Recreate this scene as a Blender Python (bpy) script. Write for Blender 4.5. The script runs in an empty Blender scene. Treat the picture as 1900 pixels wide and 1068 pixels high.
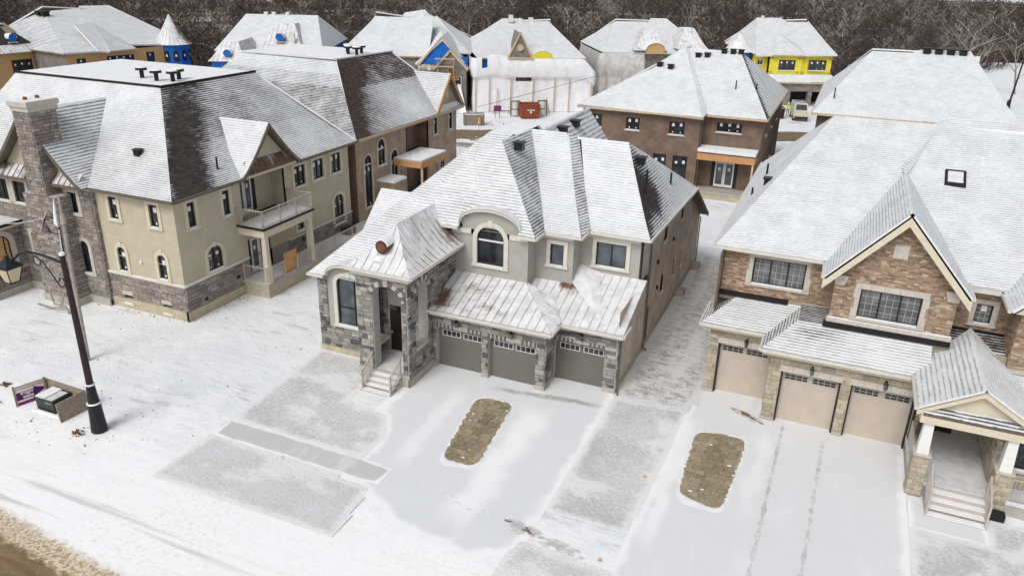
import bpy, math, random
import numpy as np
from mathutils import Vector, Matrix
random.seed(7)
rng = np.random.default_rng(7)
sc = bpy.context.scene
COL = sc.collection
# ------------------------------------------------------------------ camera, sky, sun, exposure
CAMZ = 18.75
FPX = 1450.0
RW = [[0.91934671, 0.17060139, -0.35453745], [0.39281295, -0.34679743, 0.85172151], [0.0223522, -0.92229426, -0.38584151]]
cam = bpy.data.objects.new('camera', bpy.data.cameras.new('camera'))
COL.objects.link(cam)
m = Matrix.Identity(4)
for i in range(3):
    m[i][0] = RW[i][0]; m[i][1] = -RW[i][1]; m[i][2] = -RW[i][2]
m[2][3] = CAMZ
cam.matrix_world = m
cam.data.sensor_width = 36.0
cam.data.lens = FPX / 1900.0 * 36.0
cam.data.clip_start = 0.5
cam.data.clip_end = 3000
sc.camera = cam
SUN_EL, SUN_AZ = math.radians(48), math.radians(190)      # azimuth from +Y clockwise
world = bpy.data.worlds.new('World'); sc.world = world; world.use_nodes = True
wn = world.node_tree.nodes; wl = world.node_tree.links
sky = wn.new('ShaderNodeTexSky'); sky.sky_type = 'NISHITA'; sky.sun_disc = False
sky.sun_elevation = SUN_EL; sky.sun_rotation = SUN_AZ; sky.air_density = 1.0; sky.dust_density = 4.0
hsv = wn.new('ShaderNodeHueSaturation'); hsv.inputs['Saturation'].default_value = 0.28   # overcast: the blue is grey
wl.new(sky.outputs[0], hsv.inputs['Color']); wl.new(hsv.outputs[0], wn['Background'].inputs[0])
wn['Background'].inputs[1].default_value = 0.135
sun = bpy.data.objects.new('sun', bpy.data.lights.new('sun', 'SUN')); COL.objects.link(sun)
sun.data.energy = 1.1; sun.data.angle = math.radians(22); sun.data.color = (1.0, 0.985, 0.965)
sd = Vector((math.sin(SUN_AZ) * math.cos(SUN_EL), math.cos(SUN_AZ) * math.cos(SUN_EL), math.sin(SUN_EL)))
sun.rotation_euler = sd.to_track_quat('Z', 'Y').to_euler()
sc.view_settings.view_transform = 'Standard'; sc.view_settings.look = 'None'
sc.view_settings.gamma = 1.0; sc.view_settings.use_curve_mapping = False
sc.view_settings.exposure = 0.04

# ------------------------------------------------------------------ materials
def srgb(r, g, b):
    f = lambda c: (c / 255 / 12.92) if c / 255 < .04045 else ((c / 255 + .055) / 1.055) ** 2.4
    return (f(r), f(g), f(b), 1)
def lin(r, g, b): return (r, g, b, 1)

class NT:
    def __init__(s, name):
        s.m = bpy.data.materials.new(name); s.m.use_nodes = True
        s.t = s.m.node_tree; s.b = s.t.nodes['Principled BSDF']
        s.b.inputs['Roughness'].default_value = .85
        s.b.inputs['Specular IOR Level'].default_value = .25
    def n(s, typ, **kw):
        x = s.t.nodes.new(typ)
        for k, v in kw.items(): setattr(x, k, v)
        return x
    def l(s, a, b): s.t.links.new(a, b)
    def val(s, sock, v):
        if hasattr(v, 'links'): s.l(v, sock)
        else: sock.default_value = v
    def math(s, op, a, b=0.0, c=None, clamp=False):
        x = s.n('ShaderNodeMath', operation=op, use_clamp=clamp); s.val(x.inputs[0], a); s.val(x.inputs[1], b)
        if c is not None: s.val(x.inputs[2], c)
        return x.outputs[0]
    def mix(s, f, a, b, mode='MIX'):
        x = s.n('ShaderNodeMix', data_type='RGBA', blend_type=mode); s.val(x.inputs[0], f); s.val(x.inputs[6], a); s.val(x.inputs[7], b)
        return x.outputs[2]
    def ramp(s, f, p0, p1, v0=0.0, v1=1.0):
        x = s.n('ShaderNodeMapRange', interpolation_type='SMOOTHSTEP'); s.val(x.inputs[0], f); s.val(x.inputs[1], p0); s.val(x.inputs[2], p1)
        s.val(x.inputs[3], v0); s.val(x.inputs[4], v1); return x.outputs[0]
    def pos(s): return s.n('ShaderNodeNewGeometry').outputs['Position']
    def noise(s, scale, detail=3, rough=.55, vec=None, stretch=None):
        v = vec or s.pos()
        if stretch:
            mp = s.n('ShaderNodeMapping'); mp.inputs['Scale'].default_value = stretch; s.l(v, mp.inputs[0]); v = mp.outputs[0]
        x = s.n('ShaderNodeTexNoise'); x.inputs['Scale'].default_value = scale; x.inputs['Detail'].default_value = detail
        x.inputs['Roughness'].default_value = rough; s.l(v, x.inputs['Vector']); return x.outputs['Fac']
    def attr(s, name, out='Fac'): return s.n('ShaderNodeAttribute', attribute_name=name).outputs[out]
    def color(s, c): s.val(s.b.inputs['Base Color'], c); return s
    def bump(s, h, dist=.02, strength=1.0):
        x = s.n('ShaderNodeBump'); x.inputs['Distance'].default_value = dist; x.inputs['Strength'].default_value = strength
        s.l(h, x.inputs['Height']); s.l(x.outputs[0], s.b.inputs['Normal'])
    def set(s, **kw):
        for k, v in kw.items(): s.val(s.b.inputs[k.replace('_', ' ')], v)
        return s

SNOW = lin(.82, .825, .83)
def plain(name, col, var=.12, scale=6, rough=.85, bump=0.0, spec=.25, metal=0):
    t = NT(name); n = t.noise(scale, 4)
    f = t.ramp(n, .3, .7, 1 - var, 1 + var)
    c = t.n('ShaderNodeMix', data_type='RGBA', blend_type='MULTIPLY'); c.inputs[0].default_value = 1
    c.inputs[6].default_value = col
    cc = t.n('ShaderNodeCombineColor'); [t.l(f, cc.inputs[i]) for i in range(3)]; t.l(cc.outputs[0], c.inputs[7])
    t.color(c.outputs[2]); t.set(Roughness=rough, Specular_IOR_Level=spec, Metallic=metal)
    if bump: t.bump(t.noise(scale * 6, 3), bump)
    return t.m

def snow_mat():
    t = NT('snow'); a = t.noise(.22, 4); b = t.noise(5, 5); c = t.noise(.9, 4, stretch=(.25, 1, 1))
    g = t.math('MULTIPLY', t.ramp(b, .46, .74), t.ramp(a, .38, .62))
    col = t.mix(t.math('MULTIPLY', g, .42), lin(.875, .878, .884), lin(.60, .58, .56))
    col = t.mix(t.math('MULTIPLY', t.ramp(c, .55, .75), .16), col, lin(.6, .6, .6))
    yy = t.n('ShaderNodeSeparateXYZ'); t.l(t.pos(), yy.inputs[0])
    pk = t.math('MULTIPLY', t.ramp(t.math('ADD', yy.outputs[1], t.math('MULTIPLY', t.math('SUBTRACT', t.noise(.25, 4), .5), 9.0)), 17.5, 23.0), t.ramp(t.noise(.5, 5, .6), .3, .62, .55, 1.0))
    col = t.mix(pk, col, lin(.735, .75, .765))
    rut = t.noise(.8, 6, .72, stretch=(.35, 1.5, 1)); col = t.mix(t.math('MULTIPLY', t.ramp(rut, .56, .68), t.math('MULTIPLY', pk, .85)), col, lin(.46, .45, .44))
    sp = t.math('MULTIPLY', t.ramp(t.noise(7, 4, .7, stretch=(.6, 1.5, 1)), .655, .73), t.ramp(t.noise(.3, 3), .46, .62))
    col = t.mix(t.math('MULTIPLY', sp, .6), col, lin(.16, .14, .12))
    # tyre-packed strips beside the road (y < 18) and sand on the carriageway
    xyz = t.n('ShaderNodeSeparateXYZ'); t.l(t.pos(), xyz.inputs[0])
    y = xyz.outputs[1]; x = xyz.outputs[0]
    e = t.math('ADD', y, t.math('MULTIPLY', t.math('ADD', x, 26.0), .1))     # distance across the road, 14.26 at its edge
    tr = t.noise(1.3, 4, stretch=(.06, 1.6, 1))
    trk = t.math('MULTIPLY', t.ramp(tr, .52, .66), t.ramp(e, 17.6, 15.5))
    col = t.mix(t.math('MULTIPLY', trk, .6), col, lin(.46, .43, .39))
    e2 = t.math('ADD', e, t.math('MULTIPLY', t.math('SUBTRACT', t.noise(2.2, 5, .7), .5), .9))
    sandf = t.ramp(e2, 14.35, 13.9)
    fade = t.ramp(x, -13.0, -17.5)
    spk = t.ramp(t.noise(9, 4, .7), .36, .62)
    sand = t.mix(spk, lin(.34, .235, .13), lin(.72, .63, .50))
    col = t.mix(t.math('MULTIPLY', sandf, fade), col, sand)
    wet = t.mix(t.ramp(t.noise(1.2, 5, stretch=(.25, 1.5, 1)), .35, .7), lin(.165, .108, .058), lin(.27, .185, .105))
    wet = t.mix(t.math('MULTIPLY', t.ramp(t.noise(5, 4, .7), .58, .7), .6), wet, lin(.42, .33, .22))
    col = t.mix(t.math('MULTIPLY', t.ramp(e2, 13.42, 13.12), fade), col, wet)
    t.color(col); t.set(Roughness=.8)
    hgt = t.math('ADD', t.noise(1.1, 6, .6), t.math('ADD', t.math('MULTIPLY', t.noise(9, 3), .2), t.math('MULTIPLY', t.noise(.5, 5, .65, stretch=(.5, 1.3, 1)), .7)))
    t.bump(t.math('MULTIPLY', hgt, t.math('ADD', .35, t.math('MULTIPLY', pk, .65))), .17, .55)
    return t.m
def lawn_mat(name, dark, amt, sc_=7):
    t = NT(name); a = t.noise(sc_, 5, .7); b = t.noise(.5, 3); d = t.noise(sc_ * 4, 3, .7)
    f = t.math('MULTIPLY', t.ramp(t.math('ADD', a, t.math('MULTIPLY', t.math('SUBTRACT', b, .5), .6)), .38, .66), amt)
    ed = t.ramp(t.math('ADD', t.attr('bare'), t.math('MULTIPLY', t.math('SUBTRACT', t.noise(1.8, 6, .75), .5), 1.5)), .1, .8)
    dr = t.ramp(t.noise(.42, 5, .6, stretch=(.8, 1.1, 1)), .50, .60)
    f = t.math('MULTIPLY', f, t.math('MULTIPLY', ed, t.math('SUBTRACT', 1.0, t.math('MULTIPLY', dr, .8))))
    c = t.mix(f, t.mix(t.math('MULTIPLY', ed, t.math('SUBTRACT', .85, t.math('MULTIPLY', dr, .75))), lin(.855, .858, .865), lin(.70, .705, .715)), lin(*dark))
    c = t.mix(t.math('MULTIPLY', t.ramp(d, .62, .72), t.math('MULTIPLY', f, .9)), c, lin(.2, .185, .16))
    t.color(c); t.bump(t.math('ADD', a, t.math('MULTIPLY', d, .4)), .07, .8); return t.m
def drive_mat(name='drive_snow', base=(.68, .69, .705), wet=True):
    t = NT(name); a = t.noise(.55, 4, .6, stretch=(1.5, .55, 1)); b = t.noise(18, 3)
    ed = t.ramp(t.math('ADD', t.attr('bare'), t.math('MULTIPLY', t.math('SUBTRACT', t.noise(1.1, 4, .6), .5), 1.1)), .1, .6)
    c = t.mix(t.math('MULTIPLY', ed, t.ramp(a, .80, .52, .45, 1.0)), lin(.83, .834, .842), lin(*base)); c = t.mix(t.math('MULTIPLY', t.ramp(b, .55, .8), .06), c, lin(.4, .4, .4))
    if wet:
        xyz = t.n('ShaderNodeSeparateXYZ'); t.l(t.pos(), xyz.inputs[0]); x, y = xyz.outputs[0], xyz.outputs[1]
        d = t.math('ABSOLUTE', t.math('SUBTRACT', t.math('ADD', y, t.math('MULTIPLY', t.math('SUBTRACT', t.noise(.9, 4), .5), .5)), t.math('ADD', 29.85, t.math('MULTIPLY', t.math('ADD', x, 11.5), .13))))
        mk = t.math('MULTIPLY', t.math('MULTIPLY', t.ramp(d, .30, .03), t.math('MULTIPLY', t.ramp(x, -13.6, -12.2), t.ramp(x, -7.7, -8.6))), t.ramp(t.noise(3, 4), .3, .6, .35, 1.0))
        c = t.mix(t.math('MULTIPLY', mk, .75), c, lin(.27, .25, .215))
        hx = t.math('ADD', x, t.math('MULTIPLY', t.math('SUBTRACT', t.noise(.6, 4), .5), 1.4))
        for cx, w_, y0_, y1_, am in ((-10.5, 1.0, 20.5, 28.8, .8), (-14.3, .6, 22.5, 29.0, .55), (-4.0, .5, 22, 31, .7), (-.9, .5, 25, 31, .4)):
            hm = t.math('MULTIPLY', t.ramp(t.math('ABSOLUTE', t.math('SUBTRACT', hx, cx)), w_, w_ * .2), t.math('MULTIPLY', t.ramp(y, y0_ - .8, y0_ + 1.2), t.ramp(y, y1_ + .6, y1_ - 1)))
            c = t.mix(t.math('MULTIPLY', hm, am), c, lin(.85, .853, .858))
    t.color(c); t.bump(t.noise(.8, 4), .05, .4); return t.m
def side_mat():
    t = NT('churned_snow'); a = t.noise(2.2, 6, .7, stretch=(.8, 1.2, 1)); b = t.noise(9, 4, .7); g = t.noise(.45, 4, stretch=(1.8, .5, 1))
    f = t.ramp(t.math('ADD', a, t.math('MULTIPLY', t.math('SUBTRACT', b, .5), .5)), .38, .7)
    ed = t.ramp(t.math('ADD', t.attr('bare'), t.math('MULTIPLY', t.math('SUBTRACT', t.noise(1.2, 5, .7), .5), 1.2)), .2, .8)
    f = t.math('MULTIPLY', f, t.math('MULTIPLY', ed, t.ramp(g, .62, .48, .15, 1.0)))
    c = t.mix(f, lin(.83, .833, .84), lin(.42, .40, .38)); c = t.mix(t.math('MULTIPLY', t.ramp(b, .64, .76), t.math('MULTIPLY', f, .8)), c, lin(.13, .115, .10))
    t.color(c); t.bump(t.math('ADD', a, b), .12, 1); return t.m
def shingle_mat(name, dark, snow=(.76, .775, .79)):
    t = NT(name); uv = t.n('ShaderNodeUVMap', uv_map='UVMap'); sx = t.n('ShaderNodeSeparateXYZ'); t.l(uv.outputs[0], sx.inputs[0])
    v = sx.outputs[1]; fl = t.math('FLOOR', v); fr = t.math('FRACT', v)
    cu = t.math('FLOOR', t.math('ADD', t.math('MULTIPLY', sx.outputs[0], 3.1), t.math('MULTIPLY', fl, .41)))
    cx = t.n('ShaderNodeCombineXYZ'); t.l(cu, cx.inputs[0]); t.l(fl, cx.inputs[1])
    wn_ = t.n('ShaderNodeTexWhiteNoise', noise_dimensions='2D'); t.l(cx.outputs[0], wn_.inputs[0]); cell = wn_.outputs['Value']
    k = t.math('ADD', t.math('MULTIPLY', fr, .62), t.math('MULTIPLY', cell, .13))
    k = t.math('ADD', k, t.math('MULTIPLY', t.math('SUBTRACT', t.noise(7, 4, .7), .5), .42))
    k = t.math('ADD', k, t.math('MULTIPLY', t.math('SUBTRACT', t.noise(.6, 4), .5), .62))
    bare = t.attr('bare')
    f = t.ramp(t.math('SUBTRACT', k, bare), -.10, .10)          # 1 = snow
    f = t.math('MAXIMUM', f, t.ramp(bare, .02, .48, .70, 0.0))   # a thin dusting still veils the shingles where little is bare
    sn = t.mix(t.ramp(t.noise(1.1, 4, .6), .35, .65), lin(.70, .715, .73), lin(.635, .65, .665))
    sn = t.mix(t.ramp(t.noise(4.5, 4, .7), .52, .70), sn, lin(*snow))
    sn = t.mix(t.math('MULTIPLY', t.ramp(fr, .26, .02), t.ramp(bare, .03, .34)), sn, lin(.43, .435, .445))
    dk = t.mix(cell, lin(*dark), lin(*[c * 1.9 for c in dark]))
    t.color(t.mix(f, dk, sn)); t.set(Roughness=.85); t.bump(t.noise(22, 3), .012, .7); return t.m
def metal_mat(name='copper_roof', brown=(.115, .062, .042)):
    t = NT(name); a = t.noise(1.1, 5, .65); b = t.noise(13, 4, .75); bare = t.attr('bare')
    k = t.math('ADD', t.math('MULTIPLY', a, .9), t.math('MULTIPLY', b, .45))
    f = t.ramp(t.math('SUBTRACT', k, bare), -.16, .12)
    br = t.mix(b, lin(*brown), lin(.2, .125, .09))
    sn = t.mix(t.ramp(t.noise(1.6, 5, .7), .3, .7), lin(.77, .775, .785), lin(.56, .56, .57))
    t.color(t.mix(f, br, sn)); t.set(Roughness=t.math('ADD', t.math('MULTIPLY', f, .4), .4)); return t.m
def stone_obj_mat(name, attr=False):
    t = NT(name)
    c = t.attr('Col', 'Color') if attr else t.n('ShaderNodeObjectInfo').outputs['Color']
    n = t.noise(9, 5, .65); f = t.ramp(n, .25, .75, .72, 1.25)
    cc = t.n('ShaderNodeCombineColor'); [t.l(f, cc.inputs[i]) for i in range(3)]
    t.color(t.mix(1.0, c, cc.outputs[0], 'MULTIPLY')); t.bump(t.noise(24, 4), .012, .9); return t.m
def brick_tex(name, c1, c2, mortar, w=.23, h=.075):
    t = NT(name); uv = t.n('ShaderNodeUVMap', uv_map='UVMap')
    b = t.n('ShaderNodeTexBrick'); t.l(uv.outputs[0], b.inputs['Vector']); b.inputs['Scale'].default_value = 1
    b.inputs['Brick Width'].default_value = w; b.inputs['Row Height'].default_value = h; b.inputs['Mortar Size'].default_value = .008
    b.inputs['Color1'].default_value = lin(*c1); b.inputs['Color2'].default_value = lin(*c2); b.inputs['Mortar'].default_value = lin(*mortar)
    b.inputs['Bias'].default_value = -.1
    n = t.ramp(t.noise(1.2, 5), .3, .7, .82, 1.16); cc = t.n('ShaderNodeCombineColor'); [t.l(n, cc.inputs[i]) for i in range(3)]
    t.color(t.mix(1.0, b.outputs[0], cc.outputs[0], 'MULTIPLY')); t.bump(b.outputs['Fac'], -.012, .8); return t.m
def glass_mat(name, col=(.012, .014, .017), rough=.06):
    t = NT(name); n = t.noise(1.3, 2); t.color(t.mix(t.ramp(n, .35, .7), lin(*col), lin(*[c * 2.2 + .01 for c in col])))
    t.set(Roughness=rough, Specular_IOR_Level=.6); return t.m
def wrap_mat():
    t = NT('plastic_wrap'); n = t.noise(1.6, 5, .6)
    t.color(t.mix(t.ramp(n, .3, .7), lin(.76, .765, .79), lin(.84, .84, .85))); t.set(Roughness=.35, Specular_IOR_Level=.45)
    t.bump(t.noise(2.2, 5, .6, stretch=(1.3, 1.3, .3)), .07, .8); return t.m
M = {}
M['snow'] = snow_mat()
M['lawn'] = lawn_mat('sod_under_snow', (.46, .45, .43), .6)
M['lawn2'] = lawn_mat('verge_under_snow', (.54, .53, .52), .45)
M['drive'] = drive_mat()
M['path'] = drive_mat('path_snow', (.54, .54, .542), False)
M['dusted'] = plain('dusted_concrete', lin(.52, .515, .51), .12, 3)
M['thin_snow'] = plain('thin_snow', lin(.62, .62, .63), .1, 3)
M['rimsnow'] = plain('rim_snow', lin(.74, .745, .755), .06, 3)
M['track'] = plain('pressed_snow', lin(.60, .595, .585), .15, 5)
M['churn'] = side_mat()
M['capsnow'] = plain('settled_snow', lin(.79, .80, .81), .05, 4, bump=.02)
M['shingle'] = shingle_mat('snowy_shingle', (.035, .030, .028))
M['shingle_b'] = shingle_mat('snowy_brown_shingle', (.045, .032, .028))
M['shingle_far'] = shingle_mat('snowy_far_shingle', (.06, .055, .052))
M['copper'] = metal_mat()
M['greymetal'] = metal_mat('grey_metal_roof', (.10, .088, .08))
M['stone_o'] = stone_obj_mat('stone_block'); M['stone_a'] = stone_obj_mat('stone_rest', True)
M['mortar_c'] = plain('pale_mortar', lin(.42, .405, .375), .1, 8)
M['mortar_l'] = plain('brown_mortar', lin(.30, .275, .25), .1, 8)
M['mortar_r'] = plain('sand_mortar', lin(.34, .27, .2), .1, 8)
M['mortar_g'] = plain('beige_mortar', lin(.33, .30, .24), .1, 8)
M['stucco_g'] = plain('grey_stucco', lin(.37, .365, .335), .05, 2, bump=.004)
M['stucco_t'] = plain('tan_stucco', lin(.475, .43, .325), .05, 2, bump=.004)
M['trim_w'] = plain('warm_white_trim', lin(.60, .575, .51), .05, 4)
M['trim_t'] = plain('cream_trim', lin(.60, .54, .42), .05, 4)
M['trim_s'] = plain('limestone_trim', lin(.50, .46, .41), .09, 7)
M['white'] = plain('white_paint', lin(.72, .71, .69), .04, 5, .5)
M['dark'] = plain('dark_frame', lin(.022, .020, .021), .1, 8, .45)
M['black'] = plain('black_metal', lin(.016, .016, .018), .15, 8, .4)
M['flash'] = plain('black_flashing', lin(.014, .012, .013), .2, 6, .6)
M['glass'] = glass_mat('window_glass'); M['glass2'] = glass_mat('curtained_glass', (.075, .082, .088), .12)
M['glass_b'] = glass_mat('bluish_glass', (.045, .055, .062), .08)
M['brick_c'] = brick_tex('side_brick', (.60, .53, .465), (.53, .465, .41), (.60, .55, .49))
M['brick_br'] = brick_tex('brown_brick', (.21, .14, .105), (.168, .112, .084), (.22, .175, .14))
M['brick_bl'] = brick_tex('tan_brick', (.42, .31, .225), (.32, .235, .17), (.42, .35, .28))
M['brick_fr'] = brick_tex('dark_brick', (.12, .075, .055), (.10, .065, .05), (.13, .10, .085))
M['farstone'] = brick_tex('far_stone', (.24, .215, .19), (.16, .145, .135), (.3, .28, .25), .55, .22)
M['found'] = plain('parged_foundation', lin(.45, .40, .29), .12, 3, bump=.006)
M['conc'] = plain('concrete', lin(.40, .38, .335), .1, 3, bump=.005)
M['garage_c'] = plain('olive_grey_door', lin(.150, .146, .130), .04, 2, .6)
M['garage_r'] = plain('beige_door', lin(.50, .43, .36), .04, 2, .6)
M['door'] = plain('dark_brown_door', lin(.028, .019, .015), .3, 7, .4)
M['rail'] = plain('taupe_rail', lin(.46, .41, .37), .06, 5, .5)
M['gutter'] = plain('pale_gutter', lin(.60, .58, .53), .06, 5, .45)
M['gutter_d'] = plain('brown_gutter', lin(.13, .115, .095), .1, 5, .5)
M['wood'] = plain('fresh_lumber', lin(.50, .27, .115), .18, 5)
M['palewood'] = plain('pale_lumber', lin(.52, .40, .28), .15, 5)
M['osb'] = plain('osb_sheathing', lin(.52, .33, .15), .16, 9)
M['ply'] = plain('weathered_plywood', lin(.27, .225, .18), .2, 9, bump=.004)
M['blue'] = plain('blue_house_wrap', lin(.012, .125, .46), .12, 2, .5)
M['yellow'] = plain('yellow_sheathing', lin(.70, .60, .06), .07, 2, .6)
M['wrap'] = wrap_mat()
M['rust'] = plain('rust_red_steel', lin(.26, .07, .032), .2, 4, .6)
M['white_tank'] = plain('white_tank_paint', lin(.66, .64, .60), .1, 4, .5)
M['green_box'] = plain('dark_green_enamel', lin(.03, .038, .036), .1, 6, .4)
M['paver'] = stone_obj_mat('bare_paver'); M['paver_a'] = stone_obj_mat('bare_paver_joint', True)
M['mud'] = plain('wet_mud', lin(.20, .14, .085), .25, 1.3, .7, bump=.03)
M['orange'] = plain('orange_print', lin(.62, .20, .05), .2, 12); M['purple'] = plain('purple_print', lin(.10, .015, .12), .1, 9)
M['plum'] = plain('plum_print', lin(.18, .03, .13), .1, 9); M['print'] = plain('white_print', lin(.75, .72, .72), .05, 9)
M['red'] = plain('red_sign_paint', lin(.60, .07, .04), .1, 9)
M['greypole'] = plain('weathered_pole', lin(.36, .32, .29), .2, 5)
M['lampglass'] = plain('cream_lamp_glass', lin(.62, .55, .36), .08, 6, .3)
M['bark'] = plain('dark_bark', lin(.070, .056, .052), .25, 2)
M['bark2'] = plain('brown_bark', lin(.092, .068, .057), .25, 2)
M['bark3'] = plain('pale_bark', lin(.30, .26, .225), .2, 2)
M['hivis'] = plain('hi_vis_cloth', lin(.55, .70, .05), .1, 9); M['cloth'] = plain('dark_cloth', lin(.03, .03, .04), .1, 9)
M['skin'] = plain('skin', lin(.45, .28, .2), .05, 9)
M['cream'] = plain('cream_vehicle_paint', lin(.55, .52, .40), .05, 4, .35)
M['tyre'] = plain('tyre_rubber', lin(.02, .02, .02), .1, 9)
M['eaves'] = plain('soffit_brown', lin(.16, .135, .105), .1, 4)
def floor_mat():
    t = NT('woodland_floor'); a = t.noise(.035, 5); b = t.noise(.6, 5, .7)
    f = t.math('ADD', t.ramp(a, .50, .60), t.math('MULTIPLY', t.math('SUBTRACT', b, .5), .8))
    t.color(t.mix(t.ramp(f, .45, .8), lin(.075, .058, .05), lin(.62, .62, .62))); return t.m
M['floor'] = floor_mat()

# ------------------------------------------------------------------ mesh builder
ORG = {}
XF = [Matrix.Identity(4)]
class MB:
    def __init__(s): s.v = []; s.f = []; s.mi = []; s.uv = []; s.at = []; s.col = []
    def vert(s, p, a=0.0): s.v.append(tuple(p)); s.at.append(a); return len(s.v) - 1
    def poly(s, pts, mi=0, uv=None, at=None, col=None):
        i0 = len(s.v)
        for k, p in enumerate(pts):
            s.v.append(tuple(p)); s.at.append(at[k] if at else 0.0)
        s.f.append(list(range(i0, i0 + len(pts)))); s.mi.append(mi)
        s.uv.append(uv if uv else [(p[0] + p[1], p[2]) for p in pts]); s.col.append(col or (1, 1, 1, 1))
    def box(s, x0, x1, y0, y1, z0, z1, mi=0, col=None):
        P = lambda x, y, z: (x, y, z)
        a = [P(x0, y0, z0), P(x1, y0, z0), P(x1, y1, z0), P(x0, y1, z0), P(x0, y0, z1), P(x1, y0, z1), P(x1, y1, z1), P(x0, y1, z1)]
        for q in ((3, 2, 1, 0), (4, 5, 6, 7), (0, 1, 5, 4), (1, 2, 6, 5), (2, 3, 7, 6), (3, 0, 4, 7)):
            s.poly([a[i] for i in q], mi, col=col)
    def hexa(s, a, mi=0, col=None):
        for q in ((3, 2, 1, 0), (4, 5, 6, 7), (0, 1, 5, 4), (1, 2, 6, 5), (2, 3, 7, 6), (3, 0, 4, 7)):
            s.poly([a[i] for i in q], mi, col=col)
    def tube(s, p0, p1, r0, r1=None, n=8, mi=0, cap=True):
        r1 = r0 if r1 is None else r1
        p0 = Vector(p0); p1 = Vector(p1); d = (p1 - p0).normalized()
        a = d.orthogonal().normalized(); b = d.cross(a)
        A = [p0 + (a * math.cos(t) + b * math.sin(t)) * r0 for t in [2 * math.pi * i / n for i in range(n)]]
        B = [p1 + (a * math.cos(t) + b * math.sin(t)) * r1 for t in [2 * math.pi * i / n for i in range(n)]]
        for i in range(n): s.poly([A[i], A[(i + 1) % n], B[(i + 1) % n], B[i]], mi)
        if cap: s.poly(A[::-1], mi); s.poly(B, mi)
    def path(s, pts, r, n=6, mi=0):
        for i in range(len(pts) - 1): s.tube(pts[i], pts[i + 1], r, r, n, mi)
    def bar(s, p0, p1, w, h, mi=0):     # rectangular bar, h along up
        p0 = Vector(p0); p1 = Vector(p1); d = (p1 - p0).normalized(); up = Vector((0, 0, 1))
        if abs(d.z) > .99: up = Vector((0, 1, 0))
        sx = d.cross(up).normalized() * (w / 2); uz = sx.cross(d).normalized() * (h / 2)
        s.hexa([p0 - sx - uz, p0 + sx - uz, p1 + sx - uz, p1 - sx - uz, p0 - sx + uz, p0 + sx + uz, p1 + sx + uz, p1 - sx + uz], mi)
    def prism(s, pts, z0, z1, mi=0):
        s.poly([(p[0], p[1], z1) for p in pts], mi); s.poly([(p[0], p[1], z0) for p in pts][::-1], mi)
        for i in range(len(pts)):
            a, b = pts[i], pts[(i + 1) % len(pts)]
            s.poly([(a[0], a[1], z0), (b[0], b[1], z0), (b[0], b[1], z1), (a[0], a[1], z1)], mi)
    def build(s, name, mats, parent=None, smooth=False):
        if not s.f: return None
        me = bpy.data.meshes.new(name)
        o = ORG.get(parent, (0, 0, 0)); X = XF[-1]
        vs = np.array(s.v, dtype=float)
        Mx = np.array(X); vs = vs @ Mx[:3, :3].T + Mx[:3, 3] - np.array(o)
        me.from_pydata(vs.tolist(), [], s.f)
        mats = mats if isinstance(mats, (list, tuple)) else [mats]
        for q in mats: me.materials.append(M[q] if isinstance(q, str) else q)
        me.polygons.foreach_set('material_index', s.mi)
        uvl = me.uv_layers.new(name='UVMap'); flat = [c for u in s.uv for p in u for c in p]
        uvl.data.foreach_set('uv', flat)
        if any(s.at):
            at = me.attributes.new('bare', 'FLOAT', 'POINT'); at.data.foreach_set('value', s.at)
        if any(c != (1, 1, 1, 1) for c in s.col):
            ca = me.attributes.new('Col', 'FLOAT_COLOR', 'CORNER')
            ca.data.foreach_set('color', [c for k, f in enumerate(s.f) for _ in f for c in s.col[k]])
        if smooth: me.polygons.foreach_set('use_smooth', [True] * len(s.f))
        me.update()
        ob = bpy.data.objects.new(name, me); COL.objects.link(ob)
        ORG[ob] = o
        if parent is not None: ob.parent = parent
        return ob
def tag(o, label, cat, group=None, kind=None):
    o['label'] = label; o['category'] = cat
    if group: o['group'] = group
    if kind: o['kind'] = kind
    return o
def thing(name, label, cat, loc, group=None):
    o = bpy.data.objects.new(name, None); COL.objects.link(o)
    p = XF[-1] @ Vector(loc); o.location = p; ORG[o] = tuple(p); o.empty_display_size = .5
    return tag(o, label, cat, group)
def structure(o, kind='structure'): o['kind'] = kind; return o
def single(mb, name, mats, label, cat, base, group=None, smooth=False):
    """one-mesh thing with its origin at its base"""
    X = XF[-1]; p = X @ Vector(base)
    key = object(); ORG[key] = tuple(p)
    ob = mb.build(name, mats, None, smooth); del ORG[key]
    co = np.empty(len(ob.data.vertices) * 3); ob.data.vertices.foreach_get('co', co)
    co = co.reshape(-1, 3) - np.array(p); ob.data.vertices.foreach_set('co', co.ravel()); ob.location = p; ORG[ob] = tuple(p)
    return tag(ob, label, cat, group)

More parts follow.
